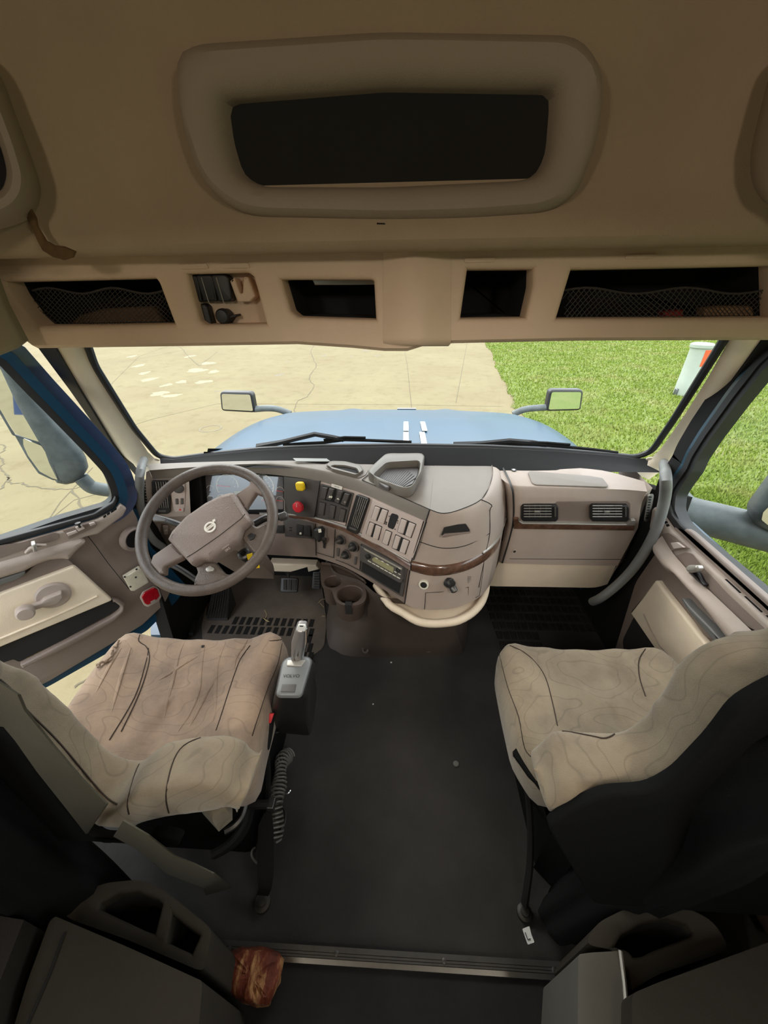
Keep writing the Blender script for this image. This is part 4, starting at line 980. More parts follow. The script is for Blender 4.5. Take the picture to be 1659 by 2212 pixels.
# dark switch module (four over three)
add(psw, 'switch_module', k1([(400, 255), (440, 250), (1560, 575), (1575, 600), (1290, 1640), (160, 1440), (330, 300)]), .0035, 'panel_dk', .001, .6, .001)
add(psw, 'switch_well', k1([(460, 320), (690, 370), (940, 420), (950, 470), (930, 660), (1010, 480), (1480, 610), (1490, 660), (1350, 1085), (1300, 1080), (900, 920), (610, 860), (380, 780), (370, 740)]), .0012, 'ink', 0, .6, .0045)
sw1 = [[(490, 350), (660, 385), (565, 790), (390, 750)], [(725, 395), (890, 435), (850, 560), (780, 820), (610, 770)], [(1040, 480), (1200, 525), (1060, 925), (905, 860)], [(1275, 570), (1440, 620), (1300, 1000), (1135, 940)],
       [(355, 905), (555, 945), (490, 1365), (300, 1320)], [(740, 1005), (920, 1050), (840, 1490), (665, 1435)], [(1110, 1130), (1290, 1180), (1200, 1610), (1020, 1540)]]
rim1 = [[(345, 885), (580, 930), (515, 1385), (280, 1340)], [(730, 985), (955, 1040), (870, 1510), (650, 1455)], [(1100, 1110), (1325, 1170), (1220, 1635), (1000, 1565)]]
for q_ in rim1: add(psw, 'switch_rim', k1(q_), .001, 'ink', 0, 1, .0045)
for k, q_ in enumerate(sw1):
    o = add(psw, 'rocker_switch', k1(q_), .009 if k < 4 else .005, 'btn_dk', .0015, .6, .005)
    if k in (1, 2):
        MB().add(*g_tube([psw.at(*w, .0142) for w in k1([(700, 535), (850, 575)] if k == 1 else [(1000, 635), (1150, 675)])], .0006, 4)).mk('switch_split', 'ink', o)
        g = k1([(660, 740), (690, 670), (720, 700), (770, 680), (800, 710), (770, 770), (740, 740), (700, 755)] if k == 1 else [(950, 800), (975, 760), (1030, 780), (1045, 830), (1010, 820), (985, 800), (970, 815)])
        MB().add(*g_plate(psw.loop(g, 0, .0142), psw.n, .0004)).mk('switch_symbol', 'mark', o)
    if k == 3:
        c = psw.at(*k1([(1240, 905)])[0], .0142); MB().add(*g_ring(c, psw.n, .0025, .0034, .0004, 14)).mk('switch_symbol', 'mark', o)
# paper sticker
lab = add(psw, 'paper_sticker', k1([(775, 245), (1160, 355), (1130, 470), (755, 355)]), .0006, 'label', 0, 0, .0095)
x_ = (psw.at(*k1([(1145, 412)])[0])-psw.at(*k1([(765, 300)])[0])).normalized(); y_ = psw.n.cross(x_)
text('sticker_lettering', '24000-000A', psw.at(*k1([(957, 357)])[0], .0102), x_, y_, .0052, 'ink', lab)
# vertical vent between the modules
pv = plane3(c_[5], c_[6], d_[5]); 
vent_o = j6([(515, 430), (540, 432), (655, 475), (662, 500), (535, 890), (510, 898), (400, 850), (395, 820)])
vt = add(pv, 'air_vent', vent_o, .010, 'black', .003, 1.5, .0)
def slats(P, q00, q10, q01, q11, n, th, m, par, base, name='vent_slat', dirv=0, r=.0012):
    """n slats parallel to the 00-01 edge"""
    for k in range(n):
        s = (k+.5)/n; a_ = P.at(q00[0]+(q10[0]-q00[0])*s, q00[1]+(q10[1]-q00[1])*s, base); b2 = P.at(q01[0]+(q11[0]-q01[0])*s, q01[1]+(q11[1]-q01[1])*s, base)
        MB().add(*g_tube([a_, b2], r, 4)).mk(name, m, par)
w = j6([(525, 460), (640, 505), (430, 795), (520, 840)])
MB().add(*g_plate(pv.loop(j6([(520, 455), (640, 500), (525, 842), (425, 795)]), 1, .0102), pv.n, .0006)).mk('vent_opening', 'ink', vt)
slats(pv, w[0], w[1], w[2], w[3], 5, 0, 'silver', vt, .0125, r=.0014)
w = j6([(470, 620), (600, 640)])
for s in (.25, .5, .75):
    a_, b2 = j6([(525+(430-525)*s, 460+(795-460)*s), (640+(520-640)*s, 505+(840-505)*s)]); MB().add(*g_tube([pv.at(*a_, .0112), pv.at(*b2, .0112)], .0008, 4)).mk('vent_vane', 'panel_dk', vt)
MB().add(*g_plate(pv.loop(j6([(418, 815), (505, 850), (498, 868), (412, 835)]), 1, .0102), pv.n, .004, .001)).mk('vent_wheel', 'btn_dk', vt)
MB().add(*g_plate(pv.loop(j6([(505, 620), (520, 625), (505, 680), (492, 675)]), .5, .0125), pv.n, .004, .001)).mk('vent_tab', 'btn_dk', vt)
# light switch panel right of the vent
p6 = plane3(c_[6], c_[7], d_[6].lerp(d_[7], .5)); p6 = plane3(c_[5].lerp(c_[6], .6), c_[7], d_[6].lerp(d_[7], .3))
add(p6, 'switch_module', j6([(700, 488), (1300, 750), (1160, 1200), (1100, 1190), (555, 935), (560, 925)]), .004, 'switchp', .001, .5, .001)
pairs = [[(722, 562), (885, 620), (835, 790), (672, 715)], [(655, 752), (808, 815), (765, 980), (610, 905)], [(850, 848), (928, 880), (880, 1045), (802, 1010)], [(1035, 708), (1215, 785), (1155, 955), (985, 880)], [(965, 905), (1140, 985), (1085, 1150), (920, 1070)]]
for q_ in pairs: add(p6, 'switch_rim', j6(q_), .001, 'ink', 0, 1.6, .0052)
for q_ in ([(728, 572), (785, 595), (735, 745), (680, 718)], [(812, 605), (875, 628), (828, 782), (755, 748)], [(665, 762), (715, 783), (672, 930), (620, 905)], [(738, 795), (800, 822), (757, 970), (700, 945)], [(856, 860), (918, 885), (873, 1034), (812, 1006)],
           [(1042, 720), (1105, 748), (1060, 900), (995, 875)], [(1135, 762), (1205, 790), (1150, 945), (1088, 915)], [(975, 918), (1030, 945), (985, 1085), (932, 1065)], [(1065, 960), (1130, 988), (1080, 1140), (1018, 1110)]):
    add(p6, 'blank_switch', j6(q_), .005, 'btn', .0015, 1, .006)
add(p6, 'display_hole', j6([(925, 655), (990, 675), (1002, 700), (950, 830), (935, 850), (878, 825), (872, 800), (905, 680)]), .001, 'ink', 0, 2, .0052)
for a, b2, rr in ((890, 692, .0022), (993, 748, .0022), (990, 773, .0018), (960, 848, .002), (852, 785, .003), (856, 765, .003)):
    MB().add(*g_disc(p6.at(*j6([(a, b2)])[0], .0052), p6.n, rr, .001)).mk('screw_hole', 'ink', t)
on_grid_seam([p6.at(*q, .001) for q in j6([(1300, 750), (1158, 1205)])], r=.002); on_grid_seam([p6.at(*q, .004) for q in j6([(1372, 615), (1180, 1215)])], r=.002)
on_grid_seam([pk.at(*q, .004) for q in c2([(448, 384), (386, 770)])], r=.0018); on_grid_seam([pv.at(*q, .003) for q in c2([(800, 515), (715, 860)])], r=.0015)
# ---------------------------------------------------------------- lower centre: brake handle, heater, radio
q45, q56, q67 = plane3(d_[4], d_[5], e_[4]), plane3(d_[5].lerp(d_[4], .6), d_[6], e_[5]), plane3(d_[6].lerp(d_[5], .2), d_[7], e_[6].lerp(e_[7], .5))
on_grid_seam([q45.at(*q, .002) for q in c2([(398, 835), (403, 1170)])]); on_grid_seam([q45.at(*q, .002) for q in c2([(605, 895), (590, 1195)])]); on_grid_seam([q45.at(*q, .002) for q in c2([(408, 1140), (590, 1195)])])
add(q45, 'lever_slot', c2([(485, 985), (515, 985), (500, 1098), (478, 1088)]), .001, 'hole', 0, 1, .002)
lv = MB().add(*g_plate(q45.loop(c2([(420, 870), (470, 858), (500, 885), (490, 990), (470, 1015), (400, 960), (398, 930)]), 2, .03), q45.n, .03, .012)).mk('brake_lever', 'black', t)
MB().add(*g_tube([q45.at(*c2([(495, 1040)])[0], 0), q45.at(*c2([(480, 990)])[0], .045)], .008, 8)).mk('lever_stem', 'black', lv)
MB().add(*g_plate(q45.loop(c2([(425, 895), (455, 888), (462, 925), (432, 932)]), 1, .0605), q45.n, .0005)).mk('lever_symbol', 'mark', lv)
for k, (a, b2, r_) in enumerate(((668, 1003, .023), (800, 1075, .024), (722, 1160, .022))):
    q = q56.at(*c2([(a, b2)])[0], .001); x, y, n_ = basis(q56.n)
    MB().add(*g_ring(q, n_, r_*.82, r_, .003, 26)).mk('dial_ring', 'btn_dk', t)
    kb = MB().add(*g_lathe(q, n_, [(r_*.78, 0), (r_*.74, .012), (r_*.6, .018), (.002, .019)], 24)).mk('heater_knob', 'black', t)
    dv = (x*.75+y*.65).normalized(); ev = n_.cross(dv); MB().add(*g_plate([q+n_*.016+dv*r_*.7*s1+ev*r_*.18*s2 for s1, s2 in ((-1, -1), (1, -1), (1, 1), (-1, 1))], n_, .009, .002)).mk('knob_grip', 'btn_dk', kb)
for q_ in ([(625, 1090), (650, 1098), (645, 1180), (622, 1172)], [(815, 1178), (832, 1185), (825, 1270), (805, 1262)]):
    add(q56, 'slim_button', c2(q_), .003, 'btn_dk', .001, 1, .001)
on_grid_seam([q56.at(*q, .002) for q in c2([(880, 1050), (865, 1320)])]); on_grid_seam([q56.at(*q, .003) for q in c2([(612, 1215), (740, 1265), (880, 1338)])])
rd = add(q67, 'radio_surround', k2([(250, 280), (1380, 880), (1440, 920), (1310, 1640), (1235, 1600), (225, 990), (215, 960)]), .004, 'panel_dk', .001, .6, .001)
MB().add(*g_plate(q67.loop(k2([(285, 710), (1270, 1275), (1215, 1560), (255, 985)]), .8, .0052), q67.n, .0008)).mk('storage_slot', 'ink', rd)
ra = add(q67, 'radio', k2([(290, 320), (1340, 880), (1345, 1180), (1320, 1250), (1270, 1250), (262, 680), (270, 560)]), .016, 'btn_dk', .003, .6, .005)
RN = q67.n
def rp(name, pts, h, m, r=.3): MB().add(*g_plate(q67.loop(k2(pts), r, .0212), RN, h)).mk(name, m, ra)
rp('radio_display', [(580, 630), (1075, 900), (1060, 1040), (530, 730), (520, 680)], .0008, 'lcd')
rp('radio_fascia', [(320, 400), (1290, 930), (1280, 960), (315, 440)], .0006, 'silver')
for k in range(8):
    a = 420+k*105; b2 = 715+k*59; rp('preset_button', [(a, b2), (a+85, b2+48), (a+80, b2+62), (a-5, b2+14)], .002, 'mark', 0)
for a, b2 in ((1220, 915), (1225, 1065), (1120, 1010), (790, 740), (920, 815), (640, 660)): rp('radio_button', [(a-28, b2-18), (a+28, b2+12), (a+24, b2+26), (a-32, b2-4)], .0015, 'mark', .2)
q = q67.at(*k2([(435, 605)])[0], .021); MB().add(*g_lathe(q, RN, [(.0105, 0), (.010, .010), (.004, .012)], 18)).mk('volume_knob', 'black', ra)
q = q67.at(*k2([(1190, 960)])[0], .021); MB().add(*g_ring(q, RN, .005, .009, .003, 18)).mk('tuning_ring', 'ink', ra)
# column-side switches right of the wheel (dark strip under the knob panel)
pkl = plane3(d_[3], d_[4], e_[3]); 
add(pkl, 'lower_switch_panel', c2([(-330, 755), (120, 765), (380, 832), (392, 995), (0, 965), (-330, 930)]), .003, 'panel_dk', .001, 1, .001)
for q_ in ([(205, 840), (275, 852), (268, 960), (205, 955)], [(285, 850), (345, 858), (355, 965), (285, 962)], [(-50, 850), (68, 850), (70, 935), (-40, 932)]):
    add(pkl, 'lower_switch', c2(q_), .006, 'black', .001, 1, .004)
MB().add(*g_plate(pkl.loop(c2([(228, 930), (248, 925), (250, 948), (232, 950)]), 0, .0102), pkl.n, .0005)).mk('switch_symbol', 'mark', t)
for b2 in (872, 900): add(pkl, 'port_slot', c2([(122, b2), (150, b2), (150, b2+12), (122, b2+12)]), .001, 'ink', 0, .3, .004)
# ---------------------------------------------------------------- gauge cluster
pg = plane3(row([(520, 1022)], zC)[0]+Vector((0, .035, 0)), row([(612, 1028)], zC)[0]+Vector((0, .035, 0)), row([(540, 1112)], zD)[0]+Vector((0, .02, 0)))
cl = add(pg, 'instrument_cluster', [(404, 1030), (440, 1025), (520, 1021), (616, 1029), (615, 1112), (560, 1113), (430, 1114), (406, 1112)], .004, 'black_m', .0, 1, -.004)
MB().add(*g_plate(pg.loop([(444, 1027), (520, 1024), (612, 1030), (612, 1100), (530, 1101), (450, 1104)], 2, .001), pg.n, .0015)).mk('gauge_face', 'cluster', cl)
def wallrow(px, z0, z1, mname='black_m'):
    pass
br = MB(); 
br.add(*g_grid([row([(404, 1030), (440, 1026), (520, 1022), (612, 1028)], zC), [pg.at(u, v, 0) for u, v in [(404, 1030), (440, 1027), (520, 1023), (612, 1029)]]]))
br.add(*g_grid([row([(408, 1114), (440, 1113), (520, 1110), (625, 1113)], zD), [pg.at(u, v, 0) for u, v in [(408, 1110), (440, 1109), (520, 1106), (615, 1108)]]]))
br.add(*g_grid([[row([(406, 1030)], zC)[0], row([(408, 1114)], zD)[0]], [pg.at(412, 1031, 0), pg.at(414, 1109, 0)]]))
br.mk('cluster_hood', 'black_m', cl)
MB().add(*g_plate(pg.loop([(404, 1031), (438, 1028), (446, 1100), (440, 1112), (408, 1112)], 2, .002), pg.n, .02, .008)).mk('cluster_side', 'black_m', cl)
def gauge(cx, cy, r_, a0, a1, nt, ptr=None, m='mark', nums=None):
    q = pg.at(cx, cy, .003); x, y, n_ = basis(pg.n); R = (pg.at(cx+r_, cy, .003)-q).length; a0, a1 = math.radians(a0), math.radians(a1)
    g = MB().add(*g_ring(q, n_, R*.97, R*1.03, .0006, 34, a0, a1)).mk('gauge_ring', m, cl)
    for k in range(nt+1):
        a_ = a0+(a1-a0)*k/nt; d = x*math.cos(a_)+y*math.sin(a_); w = n_.cross(d)
        MB().add([q+d*R*.84+w*.0005, q+d*R*.84-w*.0005, q+d*R-w*.0005, q+d*R+w*.0005], [(0, 1, 2, 3)]).mk('gauge_tick', m, g, 0)
    if nums:
        for k, s in enumerate(nums):
            a_ = a0+(a1-a0)*k/(len(nums)-1); d = x*math.cos(a_)+y*math.sin(a_); text('gauge_number', s, q+d*R*.66, x, y, .0085, m, g)
    if ptr:
        a_ = math.radians(ptr[0]); d = x*math.cos(a_)+y*math.sin(a_); w = n_.cross(d); q2 = q+n_*.004
        MB().add(*g_plate([q2+d*ptr[1]*R+w*.0012, q2+d*ptr[1]*R-w*.0012, q2+d*ptr[2]*R-w*.0012, q2+d*ptr[2]*R+w*.0012], n_, .0008)).mk('gauge_pointer', 'redink', g)
k4p = lambda a, b2: k4([(a, b2)])[0]
gauge(*k4p(425, 335), 23.5, 215, 0, 10, (180, -.3, .95), nums=['', '5', '10', '15', '20', '25', '30'])
gauge(*k4p(1050, 335), 24, 200, -25, 12, None, nums=['', '', '30', '40', '50', '60', '70', '80', '90'][0:9])
for (a, b2, r_) in ((1365, 420, 8.5), (1365, 592, 8.5), (1110, 592, 8.5), (330, 590, 12)): gauge(*k4p(a, b2), r_, 175, 5, 4, (178, -.9, .9))
gauge(*k4p(120, 390), 8, 160, 20, 4); gauge(*k4p(130, 570), 8, 160, 20, 4)
MB().add(*g_plate(pg.loop(k4([(548, 425), (740, 425), (740, 560), (548, 560)]), 0, .003), pg.n, .0008)).mk('message_display', 'lcd', cl)
mk('cluster_lens', [pg.at(u, v, .012) for u, v in [(446, 1029), (520, 1025), (612, 1031), (612, 1100), (530, 1101), (452, 1104)]], [(0, 1, 2, 3, 4, 5)], 'clear', cl, 0)
MB().add(*g_tube([pg.at(614, 1031, .012), pg.at(615, 1110, .012)], .002, 6)).mk('divider_bead', 'silver', t)
# left block: vent, lamp dial, buttons
pf = plane3(leftface[0][0], leftface[0][2], leftface[1][0])
vt = add(pf, 'air_vent', c1([(205, 320), (345, 318), (372, 400), (372, 600), (345, 615), (245, 612), (240, 560), (212, 480)]), .012, 'black', .003, 2, .001)
MB().add(*g_plate(pf.loop(c1([(218, 335), (332, 332), (355, 420), (355, 570), (262, 572), (225, 470)]), 1.5, .0132), pf.n, .0005)).mk('vent_opening', 'ink', vt)
w = c1([(222, 338), (335, 335), (262, 570), (355, 568)]); slats(pf, w[0], w[1], w[2], w[3], 5, 0, 'silver', vt, .0150, r=.0014)
for s in (.2, .4, .6, .8):
    a_, b2 = (w[0][0]+(w[2][0]-w[0][0])*s, w[0][1]+(w[2][1]-w[0][1])*s), (w[1][0]+(w[3][0]-w[1][0])*s, w[1][1]+(w[3][1]-w[1][1])*s); MB().add(*g_tube([pf.at(*a_, .014), pf.at(*b2, .014)], .0008, 4)).mk('vent_vane', 'btn_dk', vt)
MB().add(*g_plate(pf.loop(c1([(258, 588), (330, 586), (328, 604), (258, 606)]), 1, .0132), pf.n, .004, .001)).mk('vent_wheel', 'btn_dk', vt)
lp = add(pf, 'lamp_panel', c1([(385, 345), (495, 345), (500, 450), (495, 600), (415, 605), (400, 580), (368, 440)]), .004, 'switchp', .001, 2, .001)
q = pf.at(*c1([(440, 392)])[0], .005); MB().add(*g_lathe(q, pf.n, [(.021, 0), (.020, .008), (.016, .011), (.002, .012)], 24)).mk('headlamp_dial', 'panel_dk', lp)
for q_ in ([(412, 485), (435, 485), (437, 535), (414, 535)], [(458, 482), (482, 482), (482, 535), (458, 535)]): MB().add(*g_plate(pf.loop(c1(q_), 1, .005), pf.n, .004, .001)).mk('dimmer_wheel', 'btn_dk', lp)
hz = MB().add(*g_plate(pf.loop(c1([(420, 566), (485, 566), (485, 600), (420, 600)]), 1, .005), pf.n, .004, .001)).mk('hazard_switch', 'btn', lp)
MB().add(*g_plate(pf.loop(c1([(440, 592), (452, 572), (466, 592)]), 0, .0092), pf.n, .0006)).mk('hazard_triangle', 'redink', hz)
# end vent and lower-left switches
pe = plane3(row([(316, 1037)], .845)[0]+Vector((-.006, -.01, 0)), row([(330, 1035)], .845)[0], row([(322, 1110)], .69)[0]+Vector((-.006, -.01, 0)))
ev_ = add(pe, 'side_demist_vent', c1([(128, 318), (155, 318), (162, 440), (160, 545), (140, 548), (138, 440)]), .003, 'silver', .001, 1, .0)
for k in range(8): MB().add(*g_plate(pe.loop(c1([(134+k*.8, 330+k*26), (152+k*.8, 330+k*26), (153+k*.8, 348+k*26), (135+k*.8, 348+k*26)]), 0, .0032), pe.n, .0006)).mk('vent_cell', 'ink', ev_)
mk('end_cap', *g_grid([[row([(316, 1020)], .88)[0], row([(322, 1016)], zB)[0]], [row([(314, 1040)], .845)[0], c_[0]], [row([(320, 1120)], .67)[0], d_[0]], [row([(338, 1185)], .49)[0], e_[0]]]), 'taupe', t)
pkn = plane3(d_[0], d_[1], e_[0])
sp_ = add(pkn, 'knee_switch_panel', c1([(240, 700), (520, 690), (560, 740), (540, 815), (285, 825), (262, 760)]), .003, 'switchp', .001, 1, .001)
for q_, sy in (([(300, 722), (345, 722), (350, 795), (312, 798)], 1), ([(368, 742), (425, 742), (432, 795), (388, 798)], 1), ([(470, 700), (525, 700), (532, 722), (478, 724)], 0)):
    o = MB().add(*g_plate(pkn.loop(c1(q_), 1, .004), pkn.n, .008, .002)).mk('rocker_switch', 'btn', sp_)
    a, b2 = sum(z_[0] for z_ in q_)/4, sum(z_[1] for z_ in q_)/4; MB().add(*g_plate(pkn.loop(c1([(a-14, b2+8), (a+12, b2+4), (a+12, b2+14), (a-12, b2+18)]), .5, .0122), pkn.n, .0005)).mk('switch_symbol', 'mark', o)
# ---------------------------------------------------------------- things on top
pt = Plane((0, 0, .892), (0, 0, 1)); pt.n = Vector((0, 0, 1))
add(pt, 'bin_seam', [(704, 1012), (702, 1003), (712, 999), (744, 998), (780, 1004), (796, 1014), (790, 1026), (775, 1033)], .0012, 'dash_top', 0, 3, .0)
def hollow(P, outer_, inner_, h, name, m, par, r=3, wall_m='hole', floor_h=.001, flare=.0):
    O = P.loop(outer_, 0, 0); I2 = P.loop(inner_, 0, h); N = 64
    def res(L):
        L = rnd(L, r, 4); d = [0]
        for i in range(len(L)): d.append(d[-1]+(L[(i+1) % len(L)]-L[i]).length)
        out = []
        for k in range(N):
            tt = d[-1]*k/N; j = max(i for i in range(len(L)) if d[i] <= tt); out.append(L[j].lerp(L[(j+1) % len(L)], (tt-d[j])/max(1e-9, d[j+1]-d[j])))
        return out
    A = res(O); B = res(I2); off = min(range(N), key=lambda s: sum((A[k]-B[(k+s) % N]).length for k in range(0, N, 4))); B = [B[(k+off) % N] for k in range(N)]
    n = P.n; rings = [A, [a_+n*h*.7 for a_ in A]]+[[a_.lerp(b2-n*h, f)+n*h*g for a_, b2 in zip(A, B)] for f, g in ((.15, .9), (.4, 1.0), (.75, 1.0), (1, .9))]
    rings.append([b2-n*(h-floor_h) for b2 in B])
    V, F = g_loft(rings, cap0=True, cap1=True); return mk(name, V, F, m, par, 45)
bt = hollow(pt, [(706, 1007), (716, 1000), (746, 1001), (778, 1009), (786, 1021), (774, 1030), (706, 1011)], [(712, 1007), (719, 1003), (745, 1004), (771, 1010), (777, 1020), (770, 1025), (716, 1011)], .014, 'storage_bin', 'traygrey', t, .012)
add(pt, 'bin_floor', [(714, 1008), (722, 1003), (745, 1005), (770, 1011), (774, 1020), (768, 1023)], .001, 'black_m', 0, 2, .0035)
# ---------------------------------------------------------------- passenger side of the dash
t = D
PA = row([(1062, 998), (1082, 1001), (1150, 1002), (1226, 1009), (1300, 1016), (1353, 1029), (1392, 1040)], .888)
PB = row([(1078, 1030), (1103, 1046), (1160, 1050), (1226, 1053), (1300, 1056), (1353, 1058), (1398, 1062)], .872)
PC = row([(1092, 1060), (1109, 1077), (1160, 1079), (1226, 1080), (1300, 1081), (1350, 1082), (1386, 1085)], .825)
PD = row([(1094, 1120), (1107, 1137), (1160, 1139), (1226, 1140), (1300, 1141), (1348, 1141), (1378, 1140)], .67)
PE = row([(1078, 1210), (1085, 1216), (1130, 1218), (1200, 1220), (1270, 1221), (1318, 1222), (1334, 1222)], .485)
PB2 = row([(1056, 1262), (1060, 1266), (1110, 1267), (1180, 1268), (1240, 1269), (1285, 1269), (1312, 1262)], .33)
mk('passenger_shell', *g_grid(dens([PA, PB]+lipcurve(PB, PC)+[PC, PD, PE])), 'taupe', t, 50)
mk('beige_lower_panel', *g_grid(dens([[p+Vector((0, .01, .0)) for p in PE], PB2, [p+Vector((0, .06, -.02)) for p in PB2], [Vector((p.x, 1.62, p.z+.03)) for p in PB2]])), 'beige', t, 50)
# far end of the passenger dash wraps forward
endr = [[p, Vector((min(1.0, p.x+.035), p.y+.03, p.z)), Vector((min(1.01, p.x+.05), p.y+.16, p.z)), Vector((min(1.02, p.x+.05), 1.5, p.z))] for p in (PB[-1], PC[-1], PD[-1], PE[-1], PB2[-1])]
mk('passenger_end', *g_grid(endr), 'taupe', t, 60)
# boundary wall between console and passenger recess
on_grid_seam([p+(EYE-p).normalized()*.002 for p in smo([PA[1], PB[1], PC[1], PD[1], PE[1]], 4)], r=.004, m='black')
pp = plane3(PC[1], PC[5], PD[3])
add(pp, 'vent_recess', c4([(300, 480), (320, 462), (1190, 462), (1210, 480), (1210, 590), (1180, 628), (330, 615), (300, 590)]), .0015, 'taupe_dk', .0005, 2, .001)
for x0, x1 in ((325, 618), (885, 1192)):
    vt = add(pp, 'air_vent', c4([(x0-8, 500), (x0+12, 478), (x1-14, 480), (x1+2, 500), (x1+2, 590), (x1-18, 610), (x0+10, 608), (x0-8, 590)]), .014, 'black', .004, 1.5, .002)
    MB().add(*g_plate(pp.loop(c4([(x0+20, 492), (x1-50, 492), (x1-46, 598), (x0+18, 598)]), 1, .0162), pp.n, .0006)).mk('vent_opening', 'ink', vt)
    w = c4([(x0+20, 488), (x0+20, 600), (x1-48, 488), (x1-48, 600)]); slats(pp, w[0], w[1], w[2], w[3], 5, 0, 'silver', vt, .018, r=.0016)
    for s in (.2, .4, .6, .8):
        a = x0+20+(x1-x0-68)*s; MB().add(*g_tube([pp.at(*c4([(a, 492)])[0], .0172), pp.at(*c4([(a, 598)])[0], .0172)], .0009, 4)).mk('vent_vane', 'panel_dk', vt)
    MB().add(*g_plate(pp.loop(c4([(x1-26, 510), (x1-12, 510), (x1-12, 585), (x1-26, 585)]), 1, .0162), pp.n, .004, .001)).mk('vent_wheel', 'btn_dk', vt)
    a = (x0+x1)/2-18; MB().add(*g_plate(pp.loop(c4([(a-22, 538), (a+22, 538), (a+22, 550), (a-22, 550)]), .5, .019), pp.n, .004, .001)).mk('vent_tab', 'silver', vt)
pw2 = pp
add(pp, 'wood_strip', c4([(258, 588), (300, 592), (322, 622), (1175, 640), (1215, 642), (1240, 640), (1235, 688), (262, 675)]), .010, 'wood', .003, 1, .003)
add(pp, 'silver_trim', c4([(300, 585), (306, 605), (332, 622), (1175, 634), (1210, 600), (1243, 598), (1243, 642), (1170, 642), (325, 630), (298, 612)]), .013, 'silver', .002, .5, .003)
pd2 = plane3(PD[1], PD[5], PE[3])
on_grid_seam([pd2.at(*q, .001) for q in c4([(230, 932), (1180, 938)])], r=.0012)
for P_, a, b2 in ((pd2, 268, 870),):
    q = P_.at(*c4([(a, b2)])[0], .001); s_ = MB().add(*g_ring(q, P_.n, .006, .010, .003, 20)).mk('lock_ring', 'taupe', t); MB().add(*g_disc(q, P_.n, .006, .002)).mk('lock_core', 'ink', s_)
pu = plane3(PA[1], PA[4], PB[3])
q = pu.at(*c4([(262, 210)])[0], .001); s_ = MB().add(*g_ring(q, pu.n, .006, .010, .003, 20)).mk('lock_ring', 'black', t); MB().add(*g_disc(q, pu.n, .005, .003)).mk('lock_core', 'chrome', s_)
add(pu, 'airbag_cover', c4([(378, 232), (400, 222), (880, 262), (985, 280), (1030, 340), (1020, 352), (440, 335), (410, 320)]), .004, 'dash_top', .0015, 3, .001)
# side demist vent at the far end
pe2 = plane3(PC[-1]+Vector((.0, .0, 0)), PC[-1]+Vector((.035, .03, 0)), PD[-1])
ev2 = add(pe2, 'side_demist_vent', c4([(1362, 405), (1392, 402), (1395, 420), (1362, 622), (1330, 628), (1322, 615), (1352, 420)]), .004, 'silver', .001, 1, .012)
for k in range(9):
    a, b2 = 1366-k*3.6, 422+k*21; MB().add(*g_plate(pe2.loop(c4([(a, b2), (a+20, b2), (a+17, b2+15), (a-3, b2+15)]), 0, .0162), pe2.n, .0008)).mk('vent_cell', 'ink', ev2)

# ================================================================== dash tray and odds and ends on top
tr = root('dash_tray', pt.at(860, 1030, 0), 'grey ribbed tray with a raised rim on the dash top beside the console', 'tray')
tray_o = j6([(640, 215), (690, 160), (850, 8), (1270, 0), (1310, 40), (1280, 240), (1160, 430), (1080, 450), (900, 385), (640, 260)])
tray_i = j6([(690, 185), (855, 35), (1245, 12), (1262, 50), (1235, 200), (1180, 320), (1130, 355), (1030, 350), (735, 240)])
hollow(Plane((0, 0, .893), (0, 0, 1)), tray_o, tray_i, .035, 'tray_body', 'traygrey', tr, .02)
fl = j6([(740, 215), (860, 100), (1240, 92), (1225, 200), (1165, 310), (1090, 340), (1000, 345), (760, 245)])
pz = Plane((0, 0, .895), (0, 0, 1)); 
add(pz, 'ribbed_mat', fl, .002, 'panel_dk', 0, 2, .0, tr)
for k in range(15):
    s = (k+.5)/15; p1 = pz.at(*j6([(765+s*300, 232+s*104)])[0], .003); p2 = pz.at(*j6([(875+s*345, 105+(s**3)*140)])[0], .003); MB().add(*g_tube([p1, p2], .0014, 4)).mk('mat_rib', 'btn_dk', tr)
pc2 = Plane((0, 0, .905), (0, 0, 1))
o = MB().add(*g_plate(pc2.loop(j6([(765, 325), (800, 292), (900, 330), (915, 360), (885, 395), (850, 385)]), 2), pc2.n, .014, .006)).mk('dash_clip', 'panel_dk'); tag(o, 'small dark grey clip on the dash edge in front of the ribbed tray', 'clip')
# clear plate by the screen
pc3 = Plane((0, 1.41, .905), (0, -.35, 1))
o = MB().add(*g_plate([pc3.at(u, v) for u, v in ((633, 991), (640, 998), (714, 998), (706, 992))], pc3.n, .004)).mk('clear_card_holder', mat('clear_card', srgb(118, 120, 114), .3, coat=.3)); tag(o, 'thin clear card holder lying at the windscreen base ahead of the storage bin', 'card holder')

# ================================================================== steering wheel
WC = onz(450, 1137, .842); WN = Vector((0, -.574, .819)).normalized()
pwh = Plane(WC, WN); pwh.n = WN
t = root('steering_wheel', WC, 'dark brown four-spoke steering wheel turned to the left, round emblem on its pad', 'steering wheel')
ex = Vector((1, 0, 0)); ey = WN.cross(ex).normalized()
